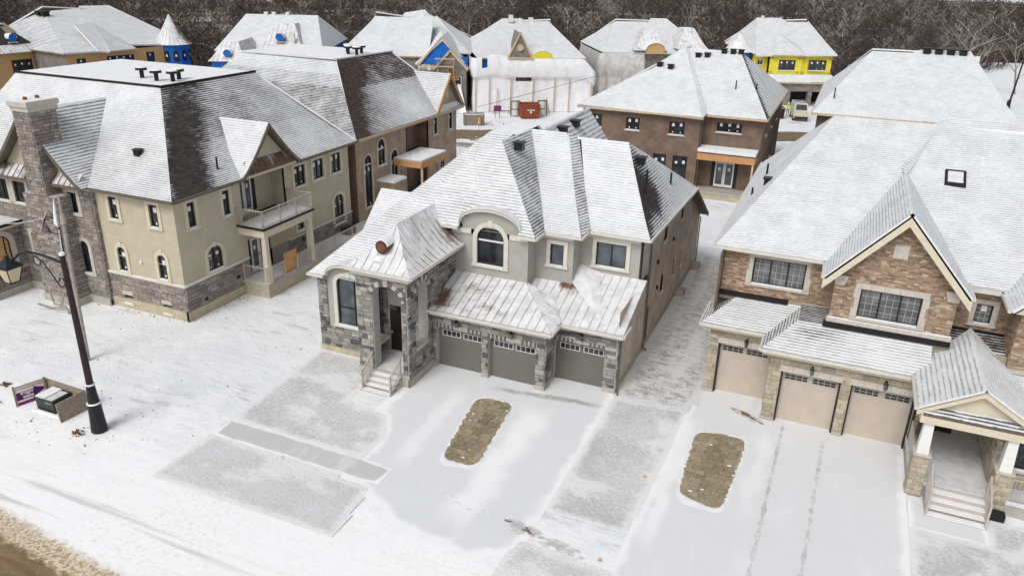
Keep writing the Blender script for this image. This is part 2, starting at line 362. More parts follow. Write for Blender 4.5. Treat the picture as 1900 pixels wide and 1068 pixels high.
class Fr:
    """vertical wall plane: point(u, z, d) = o + u*U + z*Z + d*N"""
    def __init__(s, face, c):
        s.face = face; s.c = c
    def __call__(s, u, z, d=0.0):
        if s.face == 'f': return (u, s.c - d, z)           # faces -Y
        if s.face == 'r': return (s.c + d, u, z)           # faces +X
        if s.face == 'l': return (s.c - d, u, z)
        return (u, s.c + d, z)                             # 'b'
    def flip(s): return s.face in 'lb'
    def axes(s):
        return {'f': ((1, 0, 0), (0, -1, 0)), 'r': ((0, 1, 0), (1, 0, 0)), 'l': ((0, 1, 0), (-1, 0, 0)), 'b': ((1, 0, 0), (0, 1, 0))}[s.face]
    def box(s, mb, u0, u1, z0, z1, d0, d1, mi=0, col=None):
        a, b = s(u0, z0, d0), s(u1, z1, d1)
        mb.box(min(a[0], b[0]), max(a[0], b[0]), min(a[1], b[1]), max(a[1], b[1]), min(a[2], b[2]), max(a[2], b[2]), mi, col)
    def poly(s, mb, uz, d=0.0, mi=0):
        pts = [s(u, z, d) for u, z in uz]
        uv = list(uz)
        if s.flip(): pts = pts[::-1]; uv = uv[::-1]
        mb.poly(pts, mi, uv=uv)
def arc(u0, u1, z1, rise, n=10):
    c = (u0 + u1) / 2; w = (u1 - u0) / 2
    return [(c + w * math.cos(t), z1 - rise + rise * math.sin(t)) for t in [math.pi * i / n for i in range(n + 1)]]   # right to left
def outline(u0, u1, z0, z1, rise=0, n=10):
    if rise <= 0: return [(u0, z0), (u1, z0), (u1, z1), (u0, z1)]
    return [(u0, z0), (u1, z0)] + arc(u0, u1, z1, rise, n)

def wall(parent, fr, u0, u1, z0, z1, holes=(), mat='stucco_g', name='wall', dep=.14, mb=None):
    own = mb is None
    mb = mb or MB()
    us = sorted(set([u0, u1] + [c for h in holes for c in (h[0], h[1]) if u0 < c < u1]))
    zs = sorted(set([z0, z1] + [c for h in holes for c in (h[2], h[3]) if z0 < c < z1]))
    for i in range(len(us) - 1):
        for j in range(len(zs) - 1):
            cu, cz = (us[i] + us[i + 1]) / 2, (zs[j] + zs[j + 1]) / 2
            if any(h[0] < cu < h[1] and h[2] < cz < h[3] for h in holes): continue
            fr.poly(mb, [(us[i], zs[j]), (us[i + 1], zs[j]), (us[i + 1], zs[j + 1]), (us[i], zs[j + 1])])
    for h in holes:
        a, b, c, d = h[:4]; rise = h[4] if len(h) > 4 else 0
        ol = outline(a, b, c, d, rise)
        for k in range(len(ol)):
            p, q = ol[k], ol[(k + 1) % len(ol)]
            mb.poly([fr(p[0], p[1], 0), fr(q[0], q[1], 0), fr(q[0], q[1], -dep), fr(p[0], p[1], -dep)], uv=[(p[0], p[1]), (q[0], q[1]), (q[0], q[1]), (p[0], p[1])])
        if rise:
            ar = arc(a, b, d, rise); nn = len(ar) // 2
            for k in range(nn): fr.poly(mb, [ar[k], (b, d), ar[k + 1]][:3] if False else [(b, d), ar[k + 1], ar[k]])
            for k in range(nn, len(ar) - 1): fr.poly(mb, [(a, d), ar[k + 1], ar[k]])
            fr.poly(mb, [(a, d), ar[nn], (b, d)])
    return mb.build(name, mat, parent) if own else mb

def ring(fr, mb, a, b, d0, d1, mi=0):
    """solid band between outlines a (inner) and b (outer), same count"""
    n = len(a)
    for k in range(n):
        j = (k + 1) % n
        q = [a[k], a[j], b[j], b[k]]
        mb.poly([fr(*p, d1) for p in q], mi); 
        mb.poly([fr(*a[k], d0), fr(*a[j], d0), fr(*a[j], d1), fr(*a[k], d1)], mi)
        mb.poly([fr(*b[j], d0), fr(*b[k], d0), fr(*b[k], d1), fr(*b[j], d1)], mi)
def window(parent, fr, u0, u1, z0, z1, rise=0, cols=(), rows=(), fmat='dark', pane='glass', sur=None, smat='trim_w', sill=True,
           snow=True, stick=False, grid=None, key=False, sides_only=False, dep=.12, blocks=False, fw=.055, name='window', transom=None):
    mb = MB(); ol = outline(u0, u1, z0, z1, rise)
    r2 = max(rise - fw, 0.01) if rise else 0
    il = outline(u0 + fw, u1 - fw, z0 + fw, z1 - fw, r2)
    ring(fr, mb, il, ol, -dep, -dep + .07)
    for c in cols:
        u = u0 + (u1 - u0) * c; top = z1 - fw
        if rise:
            t = (u - (u0 + u1) / 2) / ((u1 - u0) / 2); top = z1 - rise + rise * math.sqrt(max(0, 1 - t * t)) - fw * .6
        fr.box(mb, u - fw * .55, u + fw * .55, z0 + fw, top, -dep, -dep + .06)
    for r in rows:
        z = z0 + (z1 - z0) * r; fr.box(mb, u0 + fw, u1 - fw, z - fw * .5, z + fw * .5, -dep + .002, -dep + .064)
    w = mb.build(name, fmat, parent)
    p = MB(); fr.poly(p, il, -dep + .02); p.build('pane', pane, w)
    if grid:
        g = MB(); nu, nz = grid
        for i in range(1, nu):
            u = u0 + (u1 - u0) * i / nu; fr.box(g, u - .008, u + .008, z0 + fw, z1 - fw, -dep + .022, -dep + .034)
        for i in range(1, nz):
            z = z0 + (z1 - z0) * i / nz; fr.box(g, u0 + fw, u1 - fw, z - .008, z + .008, -dep + .022, -dep + .036)
        g.build('glazing_bar', 'rail', w)
    if transom is not None:
        g = MB(); z = z0 + (z1 - z0) * transom; fr.box(g, u0 + fw, u1 - fw, z - .035, z + .035, -dep + .01, -dep + .09); g.build('transom', 'white', w)
    if stick:
        ncol = len(cols) + 1
        for i in range(ncol):
            cu = u0 + (u1 - u0) * (i + .5) / ncol; hh = (z1 - rise * .6 - z0)
            cz = z0 + hh * (.74 + .04 * (i % 2)); s_ = min(.11, (u1 - u0) / ncol * .22)
            g = MB(); fr.box(g, cu - s_, cu + s_, cz - s_ * 1.2, cz + s_ * 1.2, -dep + .021, -dep + .03); g.build('sticker', 'white', w)
            if random.random() < .7: g = MB(); fr.box(g, cu - s_ * .5, cu + s_ * .4, z0 + .14, z0 + .14 + s_, -dep + .021, -dep + .03); g.build('sticker', 'white', w)
    if sur:
        if blocks:
            L = []; n = max(2, int((u1 - u0 + 2 * sur) / .55)); W = u1 - u0 + 2 * sur
            for i in range(n): L.append((u0 - sur + W * i / n, u0 - sur + W * (i + 1) / n, z1 + .002, z1 + sur * 1.15))
            nz = max(2, int((z1 - z0) / .42))
            for i in range(nz):
                a, b = z0 + (z1 - z0) * i / nz, z0 + (z1 - z0) * (i + 1) / nz; ex = sur * (.85 if i % 2 else 1.2)
                L += [(u0 - ex, u0 - .002, a, b), (u1 + .002, u1 + ex, a, b)]
            for a, b, c, d in L:
                g = MB(); fr.box(g, a + .005, b - .005, c + .004, d - .004, -.02, .05 + random.random() * .012); g.build('surround_block', smat, w)
        else:
            g = MB(); a = outline(u0, u1, z0, z1, rise, 14); b = outline(u0 - sur, u1 + sur, z0 - (0 if sill else sur), z1 + sur, rise + (sur if rise else 0), 14)
            if rise: b = [(u0 - sur, z0), (u1 + sur, z0)] + [(p[0], p[1]) for p in arc(u0 - sur, u1 + sur, z1 + sur, rise + sur, 14)]
            ring(fr, g, a, b, -.01, .06)
            if key:
                c = (u0 + u1) / 2; fr.box(g, c - sur * .55, c + sur * .55, z1 - .03, z1 + sur * 1.35, -.01, .085)
            g.build('surround', smat, w)
    if sill:
        ex = (sur or .05) + .05; hh = .1
        g = MB(); fr.box(g, u0 - ex, u1 + ex, z0 - hh, z0 - .002, -.02, .11); s_ = g.build('sill', smat, w)
        if snow:
            g = MB(); fr.box(g, u0 + .02, u1 - .02, z0 + .001, z0 + .035 + random.random() * .03, -dep + .075, .10)
            g.build('snow_cap', 'capsnow', w)
    return (u0, u1, z0, z1, rise)

# ------------------------------------------------------------------ masonry
def block_mesh(name, seed, bev=.06):
    r = random.Random(seed); mb = MB()
    j = lambda s: (r.random() - .5) * s
    # x along wall 0..1, y outward 0..1, z up 0..1 ; chamfered front face
    bx = .06; bz = .12
    A = [(0, 0, 0), (1, 0, 0), (1, 0, 1), (0, 0, 1)]
    B = [(0, .6, 0), (1, .6, 0), (1, .6, 1), (0, .6, 1)]
    C_ = [(bx + j(.05), 1 + j(.4), bz + j(.1)), (1 - bx + j(.05), 1 + j(.4), bz + j(.1)), (1 - bx + j(.05), 1 + j(.4), 1 - bz + j(.1)), (bx + j(.05), 1 + j(.4), 1 - bz + j(.1))]
    for k in range(4):
        q = (k + 1) % 4
        mb.poly([A[q], A[k], B[k], B[q]]); mb.poly([B[q], B[k], C_[k], C_[q]])
    mb.poly(C_[::-1])
    me_o = mb.build(name, M['stone_o']); me = me_o.data; bpy.data.objects.remove(me_o); return me
BLK = [block_mesh('stone_block', 11 + i) for i in range(5)]
def masonry(out, fr, u0, u1, z0, z1, holes, hs, lens, pal, depth=.05, gap=.012, top=None, bot=None):
    """collect blocks; top(u) optional upper limit"""
    z = z0; row = 0
    while z < z1 - .03:
        h = min(random.choice(hs), z1 - z)
        u = u0 - (random.random() * lens[1] * .6)
        while u < u1:
            L = random.uniform(*lens); a, b = max(u, u0), min(u + L, u1); u += L
            if b - a < .05: continue
            segs = [(a, b)]
            for hl in holes:
                hz0, hz1 = hl[2], hl[3]; rise = hl[4] if len(hl) > 4 else 0
                zc = z + h / 2
                if zc < hz0 or zc > hz1: continue
                l, r = hl[0], hl[1]
                if rise and zc > hz1 - rise:
                    f = math.sqrt(max(0, 1 - ((zc - (hz1 - rise)) / rise) ** 2)); c = (l + r) / 2; w = (r - l) / 2 * f; l, r = c - w, c + w
                ns = []
                for s0, s1 in segs:
                    if r <= s0 or l >= s1: ns.append((s0, s1)); continue
                    if l - s0 > .05: ns.append((s0, l))
                    if s1 - r > .05: ns.append((r, s1))
                segs = ns
            for s0, s1 in segs:
                if top and z + h > min(top(s0 + .02), top(s1 - .02)): continue
                p = random.choice(pal); k = random.uniform(.85, 1.15)
                out.append((fr, s0 + gap / 2, s1 - gap / 2, z + gap / 2, z + h - gap / 2, depth * random.uniform(.7, 1.25), (p[0] * k, p[1] * k, p[2] * k, 1)))
        z += h; row += 1
def px_size(p):
    d = Vector(p) - Vector((0, 0, CAMZ)); return 1.0 / max(d.length, 1)
def flush_masonry(parent, blocks, name='stone', maxn=300):
    X = XF[-1]
    blocks = sorted(blocks, key=lambda b: -(b[2] - b[1]) * (b[4] - b[3]) * px_size(X @ Vector(b[0](b[1], b[3]))) ** 2)
    for fr, u0, u1, z0, z1, d, c in blocks[:maxn]:
        o = bpy.data.objects.new(name, random.choice(BLK)); COL.objects.link(o); o.parent = parent; o.color = c
        U, N = [Vector(v) for v in fr.axes()]; base = Vector(fr(u0, z0, 0)) - Vector(ORG[parent])
        mm = Matrix.Identity(4)
        for i in range(3):
            mm[i][0] = U[i] * (u1 - u0); mm[i][1] = N[i] * d; mm[i][2] = (z1 - z0) if i == 2 else 0; mm[i][3] = base[i]
        o.matrix_local = mm
    if len(blocks) > maxn:
        mb = MB()
        for fr, u0, u1, z0, z1, d, c in blocks[maxn:]:
            bu, bz = (u1 - u0) * .05, (z1 - z0) * .12
            F = [(u0 + bu, z0 + bz), (u1 - bu, z0 + bz), (u1 - bu, z1 - bz), (u0 + bu, z1 - bz)]; B = [(u0, z0), (u1, z0), (u1, z1), (u0, z1)]
            mb.poly([fr(*p, d) for p in F], col=c)
            for k in range(4):
                q = (k + 1) % 4
                mb.poly([fr(*B[k], 0), fr(*B[q], 0), fr(*F[q], d), fr(*F[k], d)], col=c)
        structure(mb.build(name + '_courses', 'stone_a', parent), 'stuff')

# ------------------------------------------------------------------ roofs
def clip2(poly, axis, lim, keep_gt):
    out = []
    n = len(poly)
    for i in range(n):
        p, q = poly[i], poly[(i + 1) % n]
        a = (p[axis] - lim) * (1 if keep_gt else -1); b = (q[axis] - lim) * (1 if keep_gt else -1)
        if a >= 0: out.append(p)
        if (a > 0 and b < 0) or (a < 0 and b > 0):
            t = a / (a - b); out.append((p[0] + (q[0] - p[0]) * t, p[1] + (q[1] - p[1]) * t))
    return out
class Plane:
    def __init__(s, pts):
        pts = [Vector(p) for p in pts]; n = Vector((0, 0, 0))
        for i in range(len(pts)):
            a, b = pts[i], pts[(i + 1) % len(pts)]
            n += Vector(((a.y - b.y) * (a.z + b.z), (a.z - b.z) * (a.x + b.x), (a.x - b.x) * (a.y + b.y)))
        n.normalize()
        if n.z < 0: n = -n
        s.n = n; s.s = (Vector((0, 0, 1)) - n * n.z).normalized(); s.h = s.s.cross(n)
        s.o = min(pts, key=lambda p: p.z)
        c = sum(pts, Vector()) / len(pts); s.o = c + s.s * ((s.o - c).dot(s.s))
        s.p2 = [((p - s.o).dot(s.h), (p - s.o).dot(s.s)) for p in pts]
        s.z0 = min(p.z for p in pts); s.z1 = max(p.z for p in pts)
    def at(s, a, b, off=0.0, bend=None):
        p = s.o + s.h * a + s.s * b
        if bend:
            t = max(0.0, min(1.0, (p.z - s.z0) / (s.z1 - s.z0))); p = Vector((p.x, p.y, s.z0 + (s.z1 - s.z0) * bend(t)))
        return p + s.n * off
def slope(parent, pts, bare=.12, course=.15, mat='shingle', bend=None, thick=.13, name='slope', under='eaves', cw=1.1):
    pl = Plane(pts); mb = MB(); X = XF[-1]
    bf = bare if callable(bare) else (lambda x, y, z: bare)
    b0 = min(p[1] for p in pl.p2); b1 = max(p[1] for p in pl.p2); a0 = min(p[0] for p in pl.p2); a1 = max(p[0] for p in pl.p2)
    n = max(1, int(round((b1 - b0) / course))); db = (b1 - b0) / n; t = .016
    ph = random.random() * 100
    for k in range(n):
        lo, hi = b0 + k * db, b0 + (k + 1) * db
        st = clip2(clip2(pl.p2, 1, lo, True), 1, hi, False)
        if len(st) < 3: continue
        c0 = min(p[0] for p in st); c1 = max(p[0] for p in st); m_ = max(1, int((c1 - c0) / cw)); da = (c1 - c0) / m_
        for j in range(m_):
            pc = clip2(clip2(st, 0, c0 + j * da, True), 0, c0 + (j + 1) * da, False)
            if len(pc) < 3: continue
            P = [pl.at(a, b, t * (1 - (b - lo) / db), bend) for a, b in pc]
            mb.poly(P, 0, uv=[(a + ph, k + min(.98, max(.02, (b - lo) / db)) + 7) for a, b in pc], at=[bf(*p) + .001 for p in P])
            bt = [p for p in pc if abs(p[1] - lo) < 1e-4]
            if len(bt) >= 2 and k > 0:
                l = min(bt); r = max(bt)
                if r[0] - l[0] > .02:
                    Q = [pl.at(l[0], lo, 0, bend), pl.at(r[0], lo, 0, bend), pl.at(r[0], lo, t, bend), pl.at(l[0], lo, t, bend)]
                    mb.poly(Q, 0, uv=[(l[0] + ph, k + 7.03), (r[0] + ph, k + 7.03), (r[0] + ph, k + 7.05), (l[0] + ph, k + 7.05)], at=[bf(*p) + .20 * min(1.0, bf(*p) / .26) for p in Q])
    # underside and skirts (skirt follows the bend in segments)
    ed = []
    m_ = len(pl.p2)
    for i in range(m_):
        p, q = pl.p2[i], pl.p2[(i + 1) % m_]; sg = 6 if (bend and abs(p[1] - q[1]) > .3) else 1
        for g in range(sg): ed.append((p[0] + (q[0] - p[0]) * g / sg, p[1] + (q[1] - p[1]) * g / sg))
    for i in range(len(ed)):
        p, q = ed[i], ed[(i + 1) % len(ed)]
        eave = abs(p[1] - b0) < 1e-3 and abs(q[1] - b0) < 1e-3
        mb.poly([pl.at(*p, .012, bend), pl.at(*q, .012, bend), pl.at(*q, -thick, bend), pl.at(*p, -thick, bend)], 1 if eave else 0, uv=[(0, .6)] * 4, at=[.05] * 4)
    mb.poly([pl.at(*p, -thick, bend) for p in ed][::-1], 1)
    return mb.build(name, [mat, under], parent)
def metal(parent, pts, bare=.4, w=.42, mat='copper', bend=None, seam=.045, rows=6, thick=.08):
    pl = Plane(pts)
    bf = bare if callable(bare) else (lambda x, y, z: bare)
    b0 = min(p[1] for p in pl.p2); b1 = max(p[1] for p in pl.p2); a0 = min(p[0] for p in pl.p2); a1 = max(p[0] for p in pl.p2)
    n = max(1, int(round((a1 - a0) / w))); da = (a1 - a0) / n
    for k in range(n):
        lo, hi = a0 + k * da, a0 + (k + 1) * da
        st = clip2(clip2(pl.p2, 0, lo, True), 0, hi, False)
        if len(st) < 3: continue
        mb = MB(); sb = MB()
        for r in range(rows):
            pc = clip2(clip2(st, 1, b0 + (b1 - b0) * r / rows, True), 1, b0 + (b1 - b0) * (r + 1) / rows, False)
            if len(pc) < 3: continue
            P = [pl.at(a, b, 0, bend) for a, b in pc]
            mb.poly(P, 0, at=[bf(*p) + .001 for p in P])
            mb.poly([pl.at(a, b, -thick, bend) for a, b in pc][::-1], 0)
            e = [p for p in pc if abs(p[0] - lo) < 1e-4]
            if len(e) >= 2 and k > 0:
                l = min(e, key=lambda p: p[1]); h = max(e, key=lambda p: p[1])
                if h[1] - l[1] > .02:
                    q = [(l[0] - .014, l[1]), (l[0] + .014, l[1]), (h[0] + .014, h[1]), (h[0] - .014, h[1])]
                    T = [pl.at(*p, seam, bend) for p in q]; B = [pl.at(*p, -.01, bend) for p in q]
                    sb.poly(T, 0, at=[bf(*p) + .05 for p in T])
                    for i in range(4):
                        j = (i + 1) % 4; sb.poly([B[i], B[j], T[j], T[i]], 0, at=[bf(*T[i]) + .3] * 4)
        pn = mb.build('roof_panel', mat, parent)
        if pn: sb.build('seam', mat, pn)
def gutter(parent, pts, mat='gutter', name='gutter', h=.13, d=.13, snow=True, out=(0, 0)):
    mb = MB()
    for i in range(len(pts) - 1):
        a = Vector(pts[i]); b = Vector(pts[i + 1]); mb.bar(a - Vector((0, 0, h / 2 + .02)), b - Vector((0, 0, h / 2 + .02)), d, h)
    g = mb.build(name, mat, parent); return g
def soffit(parent, pts, z, mat='trim_w', name='soffit'):
    mb = MB(); mb.poly([(p[0], p[1], z) for p in pts][::-1]); return mb.build(name, mat, parent)
def simplebox(parent, name, mat, x0, x1, y0, y1, z0, z1):
    mb = MB(); mb.box(x0, x1, y0, y1, z0, z1); return mb.build(name, mat, parent)
def railing(parent, p0, p1, h=.95, post=True, mat='rail', gap=.12, posts=2):
    p0 = Vector(p0); p1 = Vector(p1); L = (p1 - p0).length; up = Vector((0, 0, 1))
    mb = MB(); mb.bar(p0 + up * h, p1 + up * h, .05, .05); mb.bar(p0 + up * .1, p1 + up * .1, .04, .04)
    n = int(L / gap)
    for i in range(1, n):
        q = p0.lerp(p1, i / n); mb.bar(q + up * .1, q + up * h, .018, .018)
    r = mb.build('railing', mat, parent)
    if post:
        for i in range(posts):
            q = p0.lerp(p1, i / max(1, posts - 1)); g = MB(); g.bar(q, q + up * (h + .06), .07, .07); g.build('post', mat, r)
    return r
def vent(parent, x, y, z, s=.3, mat='black', kind='box'):
    mb = MB()
    if kind == 'pipe': mb.tube((x, y, z - .2), (x, y, z + s), .06, .05, 8)
    elif kind == 'stack':
        mb.tube((x, y, z - .1), (x, y, z + .45), .13, .13, 10); mb.tube((x, y, z + .45), (x, y, z + .6), .36, .32, 10)
    else:
        mb.box(x - s * .5, x + s * .5, y - s * .5, y + s * .5, z - .15, z + s * .45); mb.box(x - s * .65, x + s * .65, y - s * .65, y + s * .65, z + s * .45, z + s * .6)
    v = mb.build('roof_vent', mat, parent)
    if kind == 'box' and False:
        g = MB(); g.box(x - s * .6, x + s * .6, y - s * .6, y + s * .6, z + s * .6, z + s * .6 + .05); g.build('snow_cap', 'capsnow', v)
    if kind == 'stack':
        g = MB(); g.tube((x, y, z + .6), (x, y, z + .66), .34, .28, 10); g.build('snow_cap', 'capsnow', v)
    return v
def lantern(parent, fr, u, z):
    mb = MB(); fr.box(mb, u - .05, u + .05, z - .02, z + .12, 0, .03); fr.box(mb, u - .03, u + .03, z + .06, z + .1, .03, .16)
    a = fr(u, z - .22, .15)
    mb.tube((a[0], a[1], a[2] + .22), (a[0], a[1], a[2] + .32), .11, .03, 6); mb.tube((a[0], a[1], a[2] - .03), a, .05, .07, 6)
    l = mb.build('wall_lantern', 'black', parent)
    g = MB(); g.tube(a, (a[0], a[1], a[2] + .22), .07, .10, 6); g.build('lantern_glass', 'glass_b', l); return l
def downpipe(parent, pts, mat='gutter_d'):
    mb = MB(); mb.path(pts, .045, 6); return mb.build('downpipe', mat, parent)
def garage_door(parent, fr, u0, u1, z0, z1, mat, wins, grid=(4, 1), planks=0):
    mb = MB(); fr.box(mb, u0, u1, z0, z1, -.06, 0)
    d = mb.build('garage_door', mat, parent)
    n = 4
    for k in range(1, n):
        z = z0 + (z1 - z0) * k / n
        g = MB(); fr.box(g, u0, u1, z - .006, z + .006, 0, .004); g.build('panel_joint', mat, d)
    if planks:
        for i in range(1, planks):
            u = u0 + (u1 - u0) * i / planks; g = MB(); fr.box(g, u - .004, u + .004, z0, z1 - .5, 0, .006); g.build('plank_rib', mat, d)
    for a, b, c, e in wins:
        g = MB(); ring(fr, g, outline(a + .035, b - .035, c + .03, e - .03), outline(a, b, c, e), 0, .03)
        for i in range(1, grid[0]):
            u = a + (b - a) * i / grid[0]; fr.box(g, u - .012, u + .012, c + .03, e - .03, 0, .026)
        for i in range(1, grid[1]):
            z = c + (e - c) * i / grid[1]; fr.box(g, a + .035, b - .035, z - .01, z + .01, 0, .024)
        g.build('window_frame', 'white' if mat == 'garage_c' else 'trim_s', d)
        g = MB(); fr.poly(g, outline(a + .03, b - .03, c + .025, e - .025), .012); g.build('pane', 'glass', d)
    return d
def steps(parent, x0, x1, ytop, z, n, run=.29, mat='rail', dirn=-1):
    r = z / n
    for k in range(n):
        y0 = ytop + dirn * run * (k + 1); y1 = ytop + dirn * run * k; zt = z - r * (k + 1) + (0 if k < n else 0)
        zt = z - r * k - r
        if zt < .02: zt = .03
        mb = MB(); mb.box(x0, x1, min(y0, y1) - .03, max(y0, y1), max(0, zt - .05), zt); mb.box(x0 + .02, x1 - .02, max(y0, y1) - .03, max(y0, y1) - .001, zt - .001, zt + r - .05)
        s_ = mb.build('step', mat, parent)
        g = MB(); g.box(x0 + .05, x1 - .05, min(y0, y1), max(y0, y1) - .04, zt + .001, zt + .035); g.build('snow_cap', 'capsnow', s_)
    mb = MB()
    for x in (x0 + .03, x1 - .03):
        mb.hexa([(x - .03, ytop, 0), (x + .03, ytop, 0), (x + .03, ytop + dirn * run * n, 0), (x - .03, ytop + dirn * run * n, 0), (x - .03, ytop, z - .05), (x + .03, ytop, z - .05), (x + .03, ytop + dirn * run * n, .02), (x - .03, ytop + dirn * run * n, .02)])
    mb.build('stringer', mat, parent)
def rake(parent, p_top, p_bot, hgt, y_th, axis, mat, bend=None, n=1):
    """barge board with plumb-cut ends between two points; axis = direction of its thickness"""
    A, B = Vector(p_top), Vector(p_bot); t = Vector(axis) * y_th; mb = MB()
    f = bend or (lambda s_: s_)
    for k in range(n):
        q = [Vector((A.x + (B.x - A.x) * s_, A.y + (B.y - A.y) * s_, B.z + (A.z - B.z) * f(1 - s_))) for s_ in (k / n, (k + 1) / n)]
        dn = Vector((0, 0, hgt)); mb.hexa([q[0] - dn, q[1] - dn, q[1] - dn + t, q[0] - dn + t, q[0], q[1], q[1] + t, q[0] + t])
    return mb.build('rake_board', mat, parent)
#==SPLIT==
# ------------------------------------------------------------------ the ground
def ground_sheet():
    mb = MB()
    # near field with gentle relief, far field coarse
    xs = list(np.arange(-60, 30.1, .75)); ys = list(np.arange(6, 66.1, .75))
    r2 = np.random.default_rng(3)
    nz = np.zeros((len(xs), len(ys)))
    for k in range(26):
        fx, fy = r2.normal(0, .9, 2); ph = r2.random() * 6.28
        nz += np.sin(np.outer(np.array(xs) * fx, np.ones(len(ys))) + np.outer(np.ones(len(xs)), np.array(ys) * fy) + ph) * .006
    idx = {}
    for i, x in enumerate(xs):
        for j, y in enumerate(ys):
            idx[i, j] = mb.vert((x, y, -.020 + max(-.016, min(.016, nz[i, j] * .6))))
    for i in range(len(xs) - 1):
        for j in range(len(ys) - 1):
            mb.f.append([idx[i, j], idx[i + 1, j], idx[i + 1, j + 1], idx[i, j + 1]]); mb.mi.append(0); mb.uv.append([(0, 0)] * 4); mb.col.append((1, 1, 1, 1))
    x0, x1, y0, y1 = xs[0], xs[-1], ys[0], ys[-1]; B = 900; z = -.045
    for q in (((-B, -300), (B, -300), (B, y0), (-B, y0)), ((-B, y1), (B, y1), (B, 1500), (-B, 1500)), ((-B, y0), (x0, y0), (x0, y1), (-B, y1)), ((x1, y0), (B, y0), (B, y1), (x1, y1))):
        mb.poly([(p[0], p[1], z) for p in q])
    return structure(mb.build('snow_ground', 'snow', None, smooth=True))
ground_sheet()
def jag(pts, step=.5, amp=.06, closed=True):
    out = []; n = len(pts)
    for i in range(n if closed else n - 1):
        a, b = Vector(pts[i]), Vector(pts[(i + 1) % n]); L = (b - a).length; m_ = max(1, int(L / step))
        nrm = Vector((-(b - a).y, (b - a).x)).normalized() if L > 0 else Vector((0, 0))
        for k in range(m_):
            p = a.lerp(b, k / m_) + nrm * random.uniform(-amp, amp) * (0 if k == 0 else 1); out.append((p.x, p.y))
    return out
def sheet(name, pts, z, mat, amp=.05, step=.4, th=.0):
    mb = MB(); P = jag(pts, step, amp) if amp else pts
    mb.poly([(x, y, z) for x, y in P])
    if th:
        for i in range(len(P)):
            a, b = P[i], P[(i + 1) % len(P)]; mb.poly([(a[0], a[1], z - th), (b[0], b[1], z - th), (b[0], b[1], z), (a[0], a[1], z)])
    return structure(mb.build(name, mat))
def soft(name, pts, z, mat, fade=.5, cell=.3):
    P = np.array(pts, float); n = len(P); x0, y0 = P.min(0); x1, y1 = P.max(0)
    nx, ny = int((x1 - x0) / cell) + 2, int((y1 - y0) / cell) + 2
    gx = np.linspace(x0 - .02, x1 + .02, nx); gy = np.linspace(y0 - .02, y1 + .02, ny); X, Y = np.meshgrid(gx, gy, indexing='ij')
    ins = np.zeros(X.shape, bool); dist = np.full(X.shape, 9e9)
    for i in range(n):
        a, b = P[i], P[(i + 1) % n]
        cond = ((a[1] > Y) != (b[1] > Y)); xi = (b[0] - a[0]) * (Y - a[1]) / ((b[1] - a[1]) if abs(b[1] - a[1]) > 1e-9 else 1e-9) + a[0]; ins ^= cond & (X < xi)
        t = np.clip(((X - a[0]) * (b[0] - a[0]) + (Y - a[1]) * (b[1] - a[1])) / max(1e-9, (b - a) @ (b - a)), 0, 1)
        dist = np.minimum(dist, np.hypot(X - a[0] - t * (b[0] - a[0]), Y - a[1] - t * (b[1] - a[1])))
    sd_ = np.where(ins, dist, -dist); mb = MB(); idx = {}
    def vid(i, j):
        if (i, j) not in idx: idx[i, j] = mb.vert((X[i, j], Y[i, j], z if sd_[i, j] > 0 else z - .012), float(np.clip(sd_[i, j] / fade, 0.001, 1)))
        return idx[i, j]
    for i in range(nx - 1):
        for j in range(ny - 1):
            if max(sd_[i, j], sd_[i + 1, j], sd_[i, j + 1], sd_[i + 1, j + 1]) > -.05:
                mb.f.append([vid(i, j), vid(i + 1, j), vid(i + 1, j + 1), vid(i, j + 1)]); mb.mi.append(0); mb.uv.append([(0, 0)] * 4); mb.col.append((1, 1, 1, 1))
    return structure(mb.build(name, mat, None, smooth=True))
# centre house plot
soft('driveway', [(-17.2, 31.2), (-17.0, 27.6), (-16.9, 25.5), (-16.5, 25.4), (-15.75, 24.1), (-15.62, 22.9), (-15.72, 22.2), (-15.6, 21.1), (-14.4, 20.6), (-12.5, 19.4), (-9.5, 19.0), (-8.0, 19.6), (-8.0, 20.4), (-7.75, 22.3), (-7.75, 32.4), (-10.8, 32.4), (-10.8, 31.2)], .012, 'drive', 0.7)
soft('lawn', [(-22.9, 29.5), (-22.6, 26), (-22.35, 22.3), (-15.72, 22.24), (-15.66, 22.9), (-15.75, 24.1), (-16.53, 25.36), (-18.82, 25.62), (-18.85, 29.5)], .02, 'lawn', .45, .15)
soft('lawn', [(-22.3, 21.05), (-14.45, 20.65), (-14.05, 17.83), (-22.38, 17.9)], .02, 'lawn2', .45, .15)
soft('footpath', [(-22.35, 22.2), (-15.7, 22.15), (-14.2, 22.0), (-14.3, 21.1), (-14.9, 21.05), (-22.2, 21.12)], .026, 'path', 0.14, .12)
soft('lawn', [(-7.7, 31.2), (-7.72, 22.3), (-4.75, 22.3), (-4.5, 26), (-4.35, 31.5)], .02, 'lawn', .45, .15)
soft('lawn', [(-8.0, 20.4), (-4.6, 20.1), (-4.4, 15.2), (-8.3, 15.2)], .02, 'lawn2', .45, .15)
soft('side_yard', [(-7.75, 31.3), (-4.35, 31.5), (-3.95, 36), (-3.95, 53), (-7.55, 53), (-7.6, 40)], .0313, 'churn', 0.5)
soft('driveway', [(-4.3, 34.3), (-4.45, 26), (-4.6, 22.3), (-4.6, 15.2), (4.6, 15.2), (4.65, 33), (-1.2, 33), (-1.2, 34.3)], .012, 'drive', 0.7)
soft('lawn', [(4.75, 26.95), (4.72, 15.2), (16, 15.2), (16, 29), (7.4, 28.6), (7.32, 27.0)], .02, 'lawn', .45, .15)
soft('footpath', [(4.72, 28.8), (4.72, 27.0), (7.3, 27.0), (7.4, 28.8)], .016, 'drive', 0.35, .12)
